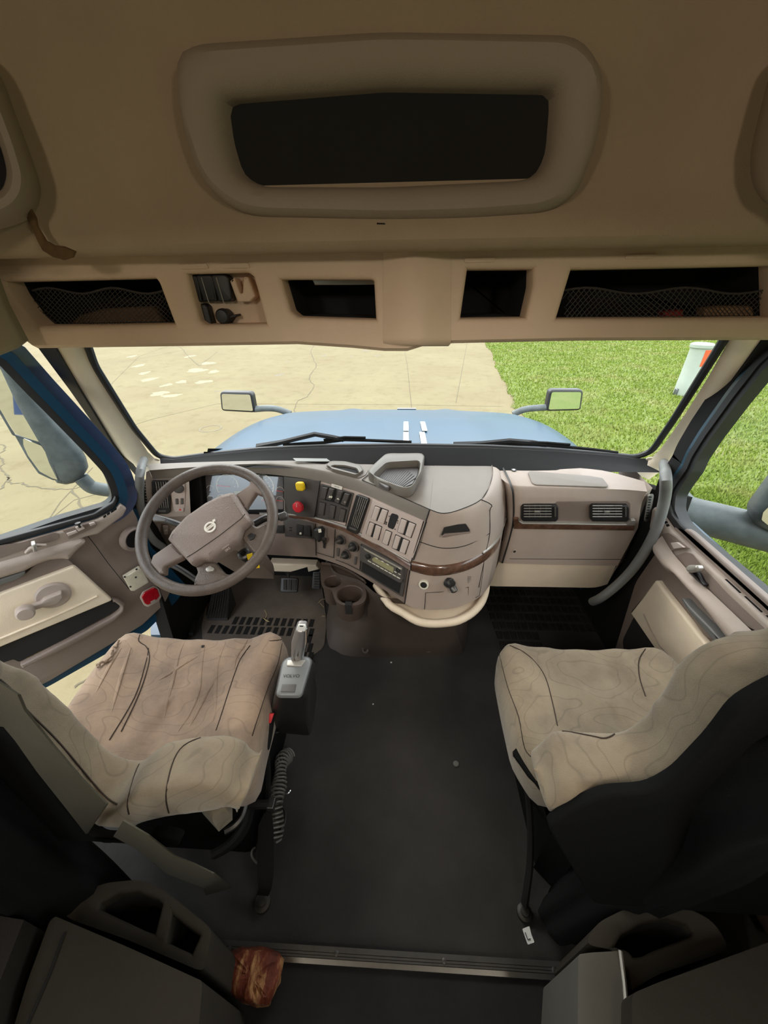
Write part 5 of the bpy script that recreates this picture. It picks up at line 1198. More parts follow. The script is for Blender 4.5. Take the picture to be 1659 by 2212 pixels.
# rim fitted to its outline
rimpx = [(600, 1137), (566, 1040), (450, 998), (340, 1050), (300, 1150), (330, 1240), (440, 1277), (560, 1225)]
pts3 = [pwh.at(u, v) for u, v in rimpx]; RC = sum(pts3, Vector())/len(pts3); RR = sum((p-RC).length for p in pts3)/len(pts3)
print('RIM', RC, RR, [round((p-RC).length, 3) for p in pts3])
rr_ = .0175
mk('wheel_rim', *g_tube([RC+ex*(RR-rr_)*math.cos(2*PI*k/72)+ey*(RR-rr_)*math.sin(2*PI*k/72) for k in range(72)], rr_, 14, closed=True), 'steer', t, 80)
def wp(name, pts, h, m, bev, r=2, base=0, par=None): return MB().add(*g_plate(pwh.loop(pts, r, base), WN, h, bev)).mk(name, m, par or t, 50)
# spokes
wp('spoke', c1([(960, 478), (1090, 385), (1105, 310), (1175, 330), (1240, 430), (1215, 480), (1150, 455), (1080, 560), (1060, 600)]), .022, 'taupe_dk', .008, 2, -.012)
wp('spoke', c1([(400, 900), (290, 975), (240, 1010), (215, 1080), (300, 1180), (345, 1175), (350, 1110), (500, 1035), (520, 1010)]), .022, 'taupe_dk', .008, 2, -.012)
s3 = wp('spoke', c1([(1115, 735), (1160, 760), (1230, 730), (1290, 860), (1180, 1030), (1110, 960), (1060, 900), (1030, 860), (1050, 800)]), .022, 'steer', .008, 2, -.014)
s4 = wp('spoke', c1([(620, 1115), (700, 1070), (790, 1072), (820, 1110), (870, 1165), (960, 1200), (830, 1290), (600, 1280), (610, 1215), (635, 1160)]), .022, 'steer', .008, 2, -.014)
MB().add(*g_plate(pwh.loop(c1([(1060, 825), (1095, 795), (1130, 810), (1115, 850), (1080, 865)]), 2, .008), WN, .006, .002)).mk('horn_button', 'black', s3)
MB().add(*g_plate(pwh.loop(c1([(690, 1110), (730, 1090), (765, 1110), (755, 1140), (710, 1150), (688, 1135)]), 2, .008), WN, .008, .003)).mk('cruise_button', 'silver', s4)
# hub
pad = wp('horn_pad', c1([(405, 890), (440, 820), (560, 690), (730, 570), (870, 500), (960, 478), (985, 485), (1120, 710), (1115, 735), (1050, 790), (1030, 860), (1010, 900), (850, 1010), (780, 1070), (700, 1068), (622, 1116), (600, 1100)]), .05, 'pad', .016, 2, -.012)
e1 = pwh.at(*c1([(1035, 625)])[0])-pwh.at(*c1([(515, 1010)])[0]); e1.normalize(); e2 = WN.cross(e1)
MB().add(*g_tube([pwh.at(*q, .0385) for q in c1([(512, 1012), (590, 965), (800, 820), (1000, 665), (1035, 622)])], .0012, 4)).mk('pad_seam', 'hole', pad)
# embossed maker's ring emblem with arrow and bar
q = pwh.at(*c1([(722, 742)])[0], .0385)
em = MB().add(*g_ring(q, WN, .0125, .0185, .0025, 36)).mk('emblem_ring', 'label', pad)
MB().add(*g_plate([q+e1*a+e2*b2 for a, b2 in ((-.0175, -.0048), (.0175, -.0048), (.0175, .0048), (-.0175, .0048))], WN, .003)).mk('emblem_bar', 'label', em)
text('emblem_lettering', 'VOLVO', q, e1, e2, .0075, 'taupe_dk', em, .0034)
ad = (e1*.0+ey*1.0+ex*.35).normalized(); aw = WN.cross(ad); qa = q+ad*.0185
MB().add(*g_plate([qa+ad*a+aw*b2 for a, b2 in ((-.002, -.003), (.004, -.003), (.004, -.0065), (.011, 0), (.004, .0065), (.004, .003), (-.002, .003))], WN, .0025)).mk('emblem_arrow', 'label', em)
qs = pwh.at(*c1([(870, 930)])[0], .0385); text('airbag_lettering', 'SRS', qs-e2*.006, e1, e2, .011, 'taupe', pad, .001); text('airbag_lettering', 'AIRBAG', qs+e2*.006, e1, e2, .007, 'taupe', pad, .001)
# column, stalks, key
t = root('steering_column', WC+Vector((0, .2, -.2)), 'taupe steering column shroud with black stalks behind the wheel', 'steering column')
axis = -WN; b0 = WC-WN*.045
MB().add(*g_loft([[b0+axis*d+Vector((dx, 0, dz)) for dx, dz in ((-sx_, -.02), (-sx_*.7, .055), (sx_*.7, .055), (sx_, -.02), (sx_*.85, -.075), (-sx_*.85, -.075))] for d, sx_ in ((0, .055), (.04, .085), (.18, .095), (.34, .09), (.42, .07))])).mk('column_shroud', 'taupe_dk', t, 30)
pst = Plane(WC+axis*.075, WN)
def stalk(pts, r0, lab=None, tip=None):
    P = smo([pst.at(*q) for q in pts], 4); o = MB().add(*g_tube(P, [r0]*len(P), 10)).mk('control_stalk', 'black', t); return o
stalk(c1([(600, 800), (510, 745), (360, 690), (230, 655)]), .0115); stalk(c1([(1060, 740), (1140, 700), (1230, 655), (1330, 650), (1400, 635)]), .0125)
stalk(c1([(600, 1215), (520, 1160), (440, 1110), (365, 1075)]), .009)
bl = MB().add(*pst.plate(c1([(225, 640), (245, 635), (345, 665), (350, 690), (335, 700), (222, 695)]), .012, .004, 1)).mk('stalk_grip', 'btn_dk', t)
MB().add(*pst.plate(c1([(1345, 640), (1400, 615), (1422, 630), (1422, 665), (1395, 680), (1350, 690)]), .02, .005, 2)).mk('stalk_grip', 'btn_dk', t)
q = onp(*c1([(1030, 985)])[0], WC+axis*.14, WN); MB().add(*g_lathe(q, WN, [(.022, -.03), (.022, .01), (.016, .014), (.010, .014), (.009, .002)], 20)).mk('ignition_lock', 'metal_dk', t)
kp = Plane(q+WN*.03, Vector((0, -1, .25)))
ky = MB().add(*kp.plate(c1([(1050, 985), (1100, 972), (1112, 1040), (1080, 1055), (1062, 1030)]), .004, .001, 1)).mk('key_tag', 'yellow'); tag(ky, 'yellow key tag hanging from the ignition behind the steering wheel', 'key tag')
ky2 = MB().add(*kp.plate(c1([(1140, 1080), (1160, 1075), (1168, 1102), (1136, 1106)]), .004, .001, .5)).mk('key_tag', 'yellow'); tag(ky2, 'tiny yellow tag tip showing under the wheel rim below the ignition', 'key tag')
# ================================================================== on the floor
from mathutils.bvhtree import BVHTree
def bvh(*objs):
    V = []; F = []
    for o in objs:
        k = len(V); V += [v.co+ORG[o.name] for v in o.data.vertices]; F += [tuple(i+k for i in p.vertices) for p in o.data.polygons]
    return BVHTree.FromPolygons(V, F)
def drape(tree, pts, lift=.001, n=4):
    out = []
    for q in smo([Vector((a, b2)) for a, b2 in pts], n):
        d = ray(q.x, q.y).normalized(); h = tree.ray_cast(EYE, d)
        if h[0] is not None: out.append(h[0]-d*lift)
    return out
pads = MB(); X0 = onz(1046, 1300, 0).x
def pad(x0, y0, w, l, z=.006): pads.add(*g_plate([Vector((x0, y0, 0)), Vector((x0+w, y0, 0)), Vector((x0+w, y0+l, 0)), Vector((x0, y0+l, 0))], (0, 0, 1), z, .002, segs=1))
p_ = onz(500, 1350, 0); q_ = onz(675, 1350, 0); l_ = (onz(560, 1333, 0)-onz(560, 1349, 0)).length
for k in range(12): pad(p_.x+(q_.x-p_.x)*k/11.5, p_.y, .024, l_)
p_ = onz(447, 1369, 0); q_ = onz(675, 1369, 0)
for k in range(15): pad(p_.x+(q_.x-p_.x)*k/14.5, p_.y, .024, l_)
for r in range(5):
    p_ = onz(632, 1389+r*20, 0)
    for k in range(3): pad(p_.x+k*.034, p_.y, .024, l_)
ya = onz(1050, 1285, 0).y; 
for r in range(8):
    for k in range(18 if r < 5 else (6 if r < 7 else 3)): pad(X0+k*.036+r*.004, ya-.062*r, .027, .046)
tag(pads.mk('floor_tread_pads', 'gmat_dk', None, 0), 'rows of raised black tread pads on the footwell floor mat', 'floor mat', kind='stuff')
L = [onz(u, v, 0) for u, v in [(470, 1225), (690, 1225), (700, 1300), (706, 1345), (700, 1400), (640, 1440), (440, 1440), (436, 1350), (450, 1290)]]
o = MB().add(*g_plate(rnd(L, .03), (0, 0, 1), .004, .001)).mk('floor_mat', 'dusty', None, 0); tag(o, 'dusty grey rubber mat, paled for the door light, in the driver footwell under the pedals', 'floor mat')
# dead pedal
P0, P1, P2, P3 = onz(446, 1336, .02), onz(491, 1336, .02), onz(497, 1262, .16), onz(460, 1268, .16)
t = root('foot_rest', (P0+P1)/2, 'ribbed black foot rest wedge left of the pedals', 'foot rest')
dn = Vector((0, 0, -.15)); MB().add(*g_loft([[P0+dn*.1, P1+dn*.1, P2+dn, P3+dn], [P0, P1, P2, P3]])).mk('wedge', 'gmat', t)
for k in range(8):
    s = (k+.5)/8; MB().add(*g_tube([P0.lerp(P1, s)+Vector((0, 0, .003)), P3.lerp(P2, s)+Vector((0, 0, .003))], .0045, 5)).mk('rib', 'gmat_dk', t)
# pedals
ppd = Plane(onz(627, 1262, .12), Vector((0, -.8, .6)))
t = root('brake_pedal', ppd.P, 'square ribbed brake pedal hanging on a curved arm', 'pedal')
MB().add(*ppd.plate(c2([(42, 1405), (60, 1398), (210, 1405), (222, 1420), (215, 1550), (200, 1562), (50, 1555), (34, 1540)]), .018, .005, 1)).mk('pedal_pad', 'black', t)
for k in range(3): MB().add(*ppd.plate(c2([(62+k*50, 1425), (98+k*50, 1425), (95+k*50, 1535), (60+k*50, 1532)]), .006, .002, .5, .018)).mk('pad_rib', 'gmat', t)
MB().add(*g_tube(smo([ppd.at(626, 1258, 0), ppd.at(622, 1240, -.01), onp(621, 1220, ppd.P+Vector((0, .12, .05)), (0, -1, 0)), Vector((-.38, 1.60, .50))], 4), .009, 8)).mk('pedal_arm', 'black', t)
ppd = Plane(onz(684, 1262, .10), Vector((0, -.75, .65)))
t = root('accelerator_pedal', ppd.P, 'narrow ribbed accelerator pedal partly hidden by the cup holder', 'pedal')
MB().add(*ppd.plate(c2([(375, 1340), (450, 1340), (450, 1528), (362, 1518)]), .012, .003, 1)).mk('pedal_pad', 'black', t)
for k in range(6): MB().add(*ppd.plate(c2([(385, 1355+k*28), (445, 1357+k*28), (445, 1373+k*28), (382, 1370+k*28)]), .006, .001, 0, .012)).mk('pad_rib', 'gmat', t)
MB().add(*g_tube([ppd.at(690, 1240, 0), Vector((-.24, 1.64, .40))], .012, 6)).mk('pedal_arm', 'black', t)
P = [ony(u, v, 1.60) for u, v in c2([(-60, 1195), (420, 1215), (460, 1260), (340, 1290), (330, 1240), (160, 1290), (0, 1285), (-60, 1260)])]
o = MB().add(*g_plate(P, (0, -1, 0), .05, .01)).mk('pedal_bracket', 'beige'); tag(o, 'cream bracket behind the pedals under the dash', 'bracket')

# tunnel cover
base = [onz(u, v, 0) for u, v in [(706, 1330), (708, 1390), (726, 1406), (748, 1416), (800, 1419), (980, 1416), (1000, 1402), (1007, 1386), (1009, 1335)]]
cr1 = [onz(u, v, .10) for u, v in [(712, 1300), (714, 1342), (733, 1362), (752, 1372), (800, 1392), (975, 1390), (990, 1378), (997, 1366), (1002, 1320)]]
tp = [onz(u, v, .46) for u, v in [(716, 1200), (720, 1232), (750, 1245), (780, 1255), (830, 1290), (940, 1300), (975, 1296), (990, 1288), (1000, 1230)]]
bk = lambda L, y=1.62: [Vector((L[0].x, y, L[0].z))]+L+[Vector((L[-1].x, y, L[-1].z))]
t = root('tunnel_cover', (base[3]+base[5])/2, 'brown moulded tunnel cover on the floor under the centre console', 'tunnel cover')
R3 = [bk(base), bk([a.lerp(b2, .75) for a, b2 in zip(base, cr1)]), bk(cr1), bk([a.lerp(b2, .10)+Vector((0, .01, 0)) for a, b2 in zip(cr1, tp)]), bk(tp)]
mk('cover_shell', *g_grid([smo(r_, 3) for r_ in R3]), 'hump', t, 50)
c = onz(789, 1403, .055); MB().add(*g_ring(c, (0, -.8, .6), .008, .016, .006, 20)).mk('bolt_hole', 'hump', t); MB().add(*g_disc(c, (0, -.8, .6), .009, .003)).mk('bolt_recess', 'ink', t)
c = onz(925, 1401, .05); MB().add(*g_disc(c, (0, -.8, .6), .018, .003, .001)).mk('bolt_plug', 'hump', t)
# cream tray wrapped round the foot of the console
P_o = [onz(u, v, .435) for u, v in c3([(-140, 1560), (0, 1770), (150, 1865), (300, 1955), (450, 1985), (620, 1978), (760, 1950), (900, 1870), (1000, 1760), (1048, 1640), (1058, 1560)])]
P_i = [p.lerp(Vector((.2, 1.35, .435)), .12) for p in P_o]
t = root('console_tray', (P_o[4]), 'worn cream tray with a rolled rim wrapped around the foot of the console', 'tray')
mk('tray_floor', *g_grid([smo(P_o, 3), smo([Vector((p.x*.8+.04, p.y+.3, .42)) for p in P_o], 3)]), 'beige', t)
mk('tray_rim', *g_tube(smo([p+Vector((0, .01, .008)) for p in P_o], 3), .0155, 10), 'beige', t, 80)
mk('tray_skirt', *g_grid([smo(P_o, 3), smo([Vector((p.x*.95+.01, p.y+.10, .36)) for p in P_o], 3)]), 'beige', t)
# cup holder
t = root('cup_holder', onz(745, 1290, .40), 'brown double cup holder hanging left of the radio', 'cup holder')
zc_ = .44; top = [onz(u, v, zc_) for u, v in c8([(205, 140), (230, 142), (400, 195), (520, 265), (555, 330), (572, 390), (552, 450), (490, 480), (380, 478), (320, 440), (290, 360), (270, 350), (225, 335), (203, 290), (196, 200)])]
c1_, c2_ = onz(*c8([(300, 285)])[0], zc_), onz(*c8([(437, 388)])[0], zc_)
r1 = (onz(*c8([(380, 285)])[0], zc_)-c1_).length*.97; r2 = (onz(*c8([(552, 388)])[0], zc_)-c2_).length*.96
circ = lambda c, r, n=28: [c+Vector((math.cos(2*PI*k/n)*r, math.sin(2*PI*k/n)*r, 0)) for k in range(n)]
TL = smo(top, 3, True)
V, F, fl_ = g_holed(TL, [circ(c1_, r1), circ(c2_, r2)], Vector((0, 0, 1)), .012, .005, .085)
mk('holder_top', V, F, 'cup', t, 45)
for c, r in ((c1_, r1), (c2_, r2)):
    MB().add(*g_disc(c+Vector((0, 0, -.09)), (0, 0, 1), r*.9, .003)).mk('cup_shade_disc', 'hole', t)  # dark disc added to stand in for shade down inside the cup
    MB().add(*g_lathe(c+Vector((0, 0, -.105)), (0, 0, 1), [(r*.82, 0), (r*1.02, .006), (r*1.10, .10), (r*.98, .10), (r*.88, .012), (.002, .011)], 32)).mk('cup_sleeve', 'cup', t)
q = c2_+Vector((0.002, -r2*1.05, -.02)); MB().add(*g_box(q, (.026, .02, .05), None, .0)).mk('handle_notch', 'hole', t)
MB().add(*g_tube(smo([onz(u, v, zc_+.012) for u, v in c8([(205, 138), (300, 150), (430, 200), (545, 275), (560, 300)])], 3), .006, 6)).mk('back_rim', 'cup', t)

# ---------------------------------------------------------------- gear selector
zt = .60; tp = [onz(u, v, zt) for u, v in c7([(1120, 790), (1165, 750), (1350, 745), (1385, 775), (1290, 1100), (1060, 1098)])]
t = root('gear_selector', onz(630, 1540, .25), 'black and silver gear selector pod with an upright lever beside the driver cushion', 'gear selector')
sh = [onz(u, v, .56) for u, v in c7([(1108, 800), (1160, 745), (1360, 742), (1415, 800), (1420, 860), (1345, 1130), (1040, 1130)])]
sh2 = [onz(u, v, .44) for u, v in c7([(1090, 850), (1140, 790), (1340, 790), (1405, 860), (1395, 960), (1340, 1282), (1010, 1250)])]
N_ = 48
def resamp(L, n, r=.012):
    L = rnd(L, r, 3); d = [0]
    for i in range(len(L)): d.append(d[-1]+(L[(i+1) % len(L)]-L[i]).length)
    out = []
    for k in range(n):
        tt = d[-1]*k/n; j = max(i for i in range(len(L)) if d[i] <= tt); out.append(L[j].lerp(L[(j+1) % len(L)], (tt-d[j])/max(1e-9, d[j+1]-d[j])))
    return out
A, B, C2 = resamp(tp, N_), resamp(sh, N_), resamp(sh2, N_)
def align(A, B):
    off = min(range(len(A)), key=lambda s: sum((A[k]-B[(k+s) % len(A)]).length for k in range(0, len(A), 3))); return [B[(k+off) % len(A)] for k in range(len(A))]
B = align(A, B); C2 = align(B, C2)
mk('pod_body', *g_loft([[p+Vector((0, 0, -.10)) for p in C2], C2, [b2.lerp(c, .15) for b2, c in zip(B, C2)], B, [a.lerp(b2, .3)+Vector((0, 0, .004)) for a, b2 in zip(A, B)]]), 'black', t, 50)
pzt = Plane((0, 0, zt), (0, 0, 1)); cap_ = MB().add(*g_plate(resamp(tp, N_), (0, 0, 1), .012, .006, -.006)).mk('pod_lid', mat('grey_pod_lid', srgb(112, 114, 114), .35, var=.05), t)
MB().add(*g_plate(pzt.loop(c7([(1165, 775), (1330, 775), (1290, 830), (1160, 825)]), 2, .0062), (0, 0, 1), .003, .001)).mk('display_window', 'silver', cap_)
MB().add(*g_plate(pzt.loop(c7([(1120, 990), (1245, 990), (1230, 1060), (1105, 1055)]), 1, .0062), (0, 0, 1), .0015, .0005)).mk('mode_button', 'panel_dk', cap_)
x_ = (pzt.at(*c7([(1250, 915)])[0])-pzt.at(*c7([(1150, 915)])[0])).normalized(); text('pod_lettering', 'VOLVO', pzt.at(*c7([(1200, 915)])[0], .0068), x_, Vector((0, 0, 1)).cross(x_), .0135, 'ink', cap_)
# lever
bs = onz(*c7([(1255, 745)])[0], .61); Yl = bs.y+.01
lv = [ony(u, v, Yl) for u, v in c7([(1205, 735), (1210, 580), (1245, 460), (1262, 448), (1325, 450), (1338, 470), (1330, 620), (1300, 745)])]
lo = MB().add(*g_plate(rnd(lv, .006), (0, -1, 0), .036, .014, -.012)).mk('lever', mat('satin_lever', srgb(128, 124, 122), .3, metal=.3), t)
tpz = [ony(u, v, Yl-.026) for u, v in c7([(1248, 490), (1262, 446), (1328, 448), (1336, 478), (1325, 502)])]
MB().add(*g_plate(rnd(tpz, .003), (0, -1, 0), .006, .002)).mk('lever_tip', 'white', lo)
MB().add(*g_tube([ony(u, v, Yl-.026) for u, v in c7([(1335, 490), (1335, 600), (1305, 745)])], .0025, 5)).mk('chrome_edge', 'chrome', lo)
MB().add(*g_plate([ony(u, v, Yl-.033) for u, v in c7([(1275, 460), (1310, 462), (1306, 470), (1278, 470)])], (0, -1, 0), .001)).mk('tip_mark', 'ink', lo)
MB().add(*g_tube(smo([onz(*q, .30) for q in c7([(1175, 1290), (1150, 1350), (1090, 1410), (1060, 1420)])], 3), .003, 5)).mk('pod_wire', 'rubber', t)

# ---------------------------------------------------------------- driver's belt buckle, belt stalk, coiled cord
pb = Plane(onz(575, 1560, .42), Vector((0, -.7, .7)))
t = root('buckle_stalk', onz(567, 1950, 0), 'black belt buckle with a red button beside the driver cushion', 'seat belt buckle')
MB().add(*pb.plate(j5([(290, 330), (325, 250), (395, 250), (402, 268), (385, 400), (370, 500), (350, 590), (270, 590), (250, 400)]), .03, .008, 2)).mk('buckle_body', 'black_m', t)
MB().add(*pb.plate(j5([(325, 258), (395, 255), (365, 345), (290, 342), (318, 325), (335, 290)]), .006, .002, 1, .030)).mk('red_button', mat('red_belt_button', srgb(232, 70, 76), .4), t)
MB().add(*g_tube([onz(*q, z) for q, z in zip(j5([(315, 590), (330, 800), (325, 1000), (345, 1120)]), (.36, .26, .18, .12))], .011, 8)).mk('stalk_cable', 'black_m', t)
wb_ = [(onz(a, b2, z), onz(c_2, d2, z)) for (a, b2), (c_2, d2), z in zip(j5([(300, 1190), (250, 1300), (240, 1550), (240, 1750), (250, 1880), (235, 1930)]), j5([(370, 1160), (385, 1300), (392, 1550), (388, 1740), (370, 1870), (340, 1940)]), (.12, .11, .09, .07, .05, .03))]
mk('webbing', *g_loft([[a, b2, b2+Vector((0, 0, .006)), a+Vector((0, 0, .006))] for a, b2 in wb_]), 'belt', t)
c = onz(*j5([(285, 2000)])[0], .012); MB().add(*g_lathe(c, (0, 0, 1), [(.022, -.012), (.022, .004), (.012, .006), (.011, .012), (.002, .013)], 16)).mk('floor_bolt', 'metal_dk', t)
path = smo([onz(*q, z) for q, z in zip(j5([(535, 640), (470, 690), (450, 790), (440, 900), (420, 1000), (415, 1100), (410, 1200), (405, 1300), (395, 1400), (395, 1440)]), (.05, .07, .08, .08, .08, .08, .07, .06, .05, .045))], 24)
H_ = []; d = 0; turns_per_m = 1/.0115
for i, p in enumerate(path):
    if i: d += (p-path[i-1]).length
    tt = (path[min(i+1, len(path)-1)]-path[max(i-1, 0)]).normalized(); x = Vector((1, 0, 0)); x = (x-tt*x.dot(tt)).normalized(); y = tt.cross(x)
    H_.append((d, p, x, y))
fine = []
M_ = int(d*turns_per_m*12)
for k in range(M_):
    s = d*k/M_; i = max(j for j in range(len(H_)) if H_[j][0] <= s); i2_ = min(i+1, len(H_)-1); f = (s-H_[i][0])/max(1e-9, H_[i2_][0]-H_[i][0]) if i2_ != i else 0
    p = H_[i][1].lerp(H_[i2_][1], f); a = 2*PI*k/12; R = .021+.004*math.sin(s*60); fine.append(p+H_[i][2]*R*math.cos(a)+H_[i][3]*R*math.sin(a))
o = mk('coiled_cord', *g_tube(fine, .0034, 5), 'cord'); tag(o, 'grey coiled air cord lying along the floor beside the driver seat', 'cord')
o = MB().add(*g_tube(smo([onz(*q, .02) for q in j5([(220, 1490), (190, 1520), (190, 1580), (235, 1640)])], 4), .003, 5)).mk('cord_end', 'cord'); tag(o, 'loose loop of grey cord left of the driver belt strap', 'cord')
o = MB().add(*g_tube(smo([onz(*q, .05) for q in j5([(440, 1100), (490, 1160), (490, 1260), (440, 1350)])], 5), .004, 5)).mk('air_hose', 'rubber'); tag(o, 'thin black hose bowing out beside the coiled cord', 'hose')
o = MB().add(*g_tube(smo([onz(*q, .08) for q in j5([(535, 940), (540, 970), (510, 1000), (470, 1000)])], 4), .0022, 5)).mk('wire_clip', 'chrome'); tag(o, 'small bright wire hook on the coiled cord', 'clip')

# ================================================================== seats
def pillow(name, loop, rings, m, p, bol=None, sm=70, wr=0):
    c = sum(loop, Vector())/len(loop); R = []
    for s, z in rings:
        rr = []
        for q in loop:
            v = c+(q-c)*s; w = Vector((v.x, v.y, z+(bol(v) if bol and s > .05 and z > .4 else 0))); rr.append(w)
        R.append(rr)
    return mk(name, *g_loft(R), m, p, sm)
def cushion(px, z0, m, p, lift=.03):
    L = resamp([onz(u, v, z0) for u, v in px], 72, .05)
    xs = [q.x for q in L]; xc = (min(xs)+max(xs))/2; hw = (max(xs)-min(xs))/2
    def bol(v):
        k = abs(v.x-xc)/hw; return lift*max(0, min(1, (k-.5)/.25))*(1 if k < .85 else max(0, 1-(k-.85)/.25)) - .012*(1-min(1, k/.5)) + .004*math.sin(v.x*55+v.y*6)*math.sin(v.y*9)
    return pillow('seat_cushion', L, [(.93, z0-.16), (.985, z0-.14), (1.0, z0-.09), (1.0, z0-.05), (.985, z0-.022), (.955, z0-.006), (.91, z0+.001), (.82, z0+.003), (.7, z0+.003), (.55, z0+.002), (.38, z0), (.2, z0-.001), (.02, z0-.001)], m, p, bol)
def slab(name, px, plane, thick, bev, m, p, r=0, base=0, segs=6):
    """slab whose traced face looks at the sleeper; it is thick towards the front"""
    n = plane.n; L = []
    for q in px:
        if len(q) == 3 and q[2] == 'w': L.append(plane.P+Vector((q[0]-plane.P.x, -(q[1]-plane.P.z)*n.z/n.y, q[1]-plane.P.z)))
        else: h = q[2] if len(q) == 3 else 0; L.append(plane.at(q[0], q[1], h)-n*h)
    L = rnd(L, .03, 3)
    V = [q for q in L]+[q+n*thick for q in L]; k = len(L); F = [(i, (i+1) % k, k+(i+1) % k, k+i) for i in range(k)]
    for tri in tessellate_polygon([L]): F.append(tuple(tri)); F.append(tuple(k+i for i in tri)[::-1])
    o = mk(name, V, F, m, p, 0)
    md = o.modifiers.new('r', 'REMESH'); md.mode = 'VOXEL'; md.voxel_size = .011; md.use_smooth_shade = True
    ms = o.modifiers.new('s', 'SMOOTH'); ms.factor = .5; ms.iterations = int(bev*420)
    dg = bpy.context.evaluated_depsgraph_get(); dg.update(); me = bpy.data.meshes.new_from_object(o.evaluated_get(dg)); o.modifiers.clear(); o.data = me
    return o
# driver seat
t = root('captain_chair', onz(430, 1750, 0), 'worn driver seat with tan patterned cloth behind the steering wheel, left side', 'seat', 'cloth cab seats')
ch = cushion([(252, 1378), (300, 1372), (420, 1370), (560, 1371), (606, 1372), (618, 1384), (606, 1430), (580, 1520), (556, 1600), (540, 1690), (60, 1690), (120, 1580), (205, 1440)], .50, 'cloth_worn', t)
tree = bvh(ch)
for pts in (i4([(760, 0), (750, 60), (690, 250), (560, 470)]), c7([(1130, 570), (1100, 590), (1000, 600)]), c7([(830, 640), (745, 760), (690, 900), (640, 1050), (560, 1300), (525, 1400)]), [(302, 1371), (300, 1385), (318, 1400), (322, 1430), (300, 1500), (262, 1580)],
            c7([(1120, 600), (1080, 800), (990, 1020), (900, 1290), (850, 1450)])):
    P = drape(tree, pts, .0005); 
    if len(P) > 1: MB().add(*g_tube(P, .0016, 5)).mk('cushion_seam', 'seam', ch)
for pts in (c7([(640, 560), (600, 640), (540, 800), (525, 950), (520, 1200), (500, 1330)]), c7([(450, 560), (420, 650), (390, 850), (370, 1050), (290, 1250), (180, 1420)]), c7([(820, 570), (760, 660), (700, 760), (690, 850)]), c7([(250, 600), (200, 700), (150, 900), (90, 1150), (60, 1300)]),
            c7([(530, 940), (450, 1060), (350, 1250), (280, 1380)]), c7([(0, 960), (100, 900), (250, 800), (400, 720)]), [(262, 1400), (236, 1440), (205, 1500)], [(282, 1400), (262, 1460), (240, 1540)]):
    P = drape(tree, pts, -.002)
    if len(P) > 1: MB().add(*g_tube(P, [.0045*math.sin(PI*(i+.5)/len(P))+.0015 for i in range(len(P))], 8, flat=.8)).mk('cloth_fold', 'cloth_worn', ch)
P = drape(tree, c7([(398, 650), (418, 650)]), .001, 2); MB().add(*g_tube(P, .005, 5)).mk('cloth_hole', 'ink', ch)
P = drape(tree, [(262, 1385), (250, 1400), (244, 1415), (232, 1428), (218, 1436), (212, 1443)], .004)
if len(P) > 1: MB().add(*g_tube([q+Vector((random.uniform(-.006, .006), random.uniform(-.006, .006), random.uniform(0, .01))) for q in P], .004, 5)).mk('frayed_edge', 'cloth_worn', ch)
pbk = Plane((-.6, .43, .6), (0, -.992, .12)); TH = .12
back_px = [(0, 1424), (40, 1428), (85, 1450), (130, 1495), (177, 1542), (215, 1590), (253, 1622), (290, 1636), (316, 1634), (340, 1605), (375, 1592), (430, 1581), (490, 1577), (528, 1584), (549, 1612), (553, 1650), (543, 1715, TH), (520, 1745, TH), (440, 1765, TH), (367, 1774, TH), (270, 1800, TH), (-.62, .50, 'w'), (-.97, .50, 'w'), (-1.0, .8, 'w'), (-.98, 1.15, 'w'), (-.92, 1.24, 'w'), (-.72, 1.24, 'w'), (-.64, 1.16, 'w')]
bk_ = slab('backrest', back_px, pbk, TH, .045, 'cloth', t)
def shell(px, world, x0, x1):
    L = [pbk.at(u, v, TH) for u, v in px]+[pbk.P+pbk.n*TH+Vector((x-pbk.P.x, -(z-pbk.P.z)*pbk.n.z/pbk.n.y, z-pbk.P.z)) for x, z in world]
    MB().add(*g_plate(rnd(L, .02, 3), pbk.n, .02, .006, -.004)).mk('back_shell', 'seat_blk', t, 60)
shell([(0, 1556), (55, 1606), (110, 1672), (177, 1757), (230, 1800), (300, 1792), (360, 1786), (400, 1798)], [(-.42, .48), (-.9, .48), (-.96, .6), (-.95, 1.1), (-.88, 1.2), (-.72, 1.18)], 0, 0)
tree = bvh(bk_)
for pts in (i4([(0, 160), (60, 215), (130, 310), (300, 480), (520, 740), (600, 800)]), i4([(870, 860), (850, 760), (880, 600), (940, 500), (1060, 450), (1200, 430)]), i4([(660, 850), (655, 780), (700, 620), (760, 540), (860, 480)]), i4([(0, 60), (200, 125), (420, 340), (560, 500), (640, 548), (720, 560)])):
    P = drape(tree, pts, .0004)
    if len(P) > 1: MB().add(*g_tube(P, .0017, 5)).mk('backrest_seam', 'seam', bk_)
# seat base
def basebox(name, x0, x1, y0, y1, z0, z1, m, p, k=.85):
    A = rnd([Vector((x0, y0, z0)), Vector((x1, y0, z0)), Vector((x1, y1, z0)), Vector((x0, y1, z0))], .03); c = sum(A, Vector())/len(A)
    R = [A]; n = 6
    for i in range(1, n+1):
        s = 1-(1-k)*math.sin(PI*i/n)*.5; R.append([Vector((c.x+(q.x-c.x)*s, c.y+(q.y-c.y)*s, z0+(z1-z0)*i/n)) for q in A])
    return mk(name, *g_loft(R), m, p, 50)
basebox('suspension_bellows', -.78, -.40, .42, .80, .0, .34, 'seat_blk', t)
MB().add(*g_plate([onz(u, v, .30) for u, v in i4([(1040, 850), (1190, 815), (1190, 880), (1120, 940)])], (0, 0, 1), .08, .02)).mk('lumbar_pad', 'cloth', t)
MB().add(*g_tube(smo([onz(*q, .25) for q in i4([(1260, 790), (1240, 860), (1200, 910), (1150, 940)])], 4), .008, 6)).mk('side_rail', 'metal_dk', t)
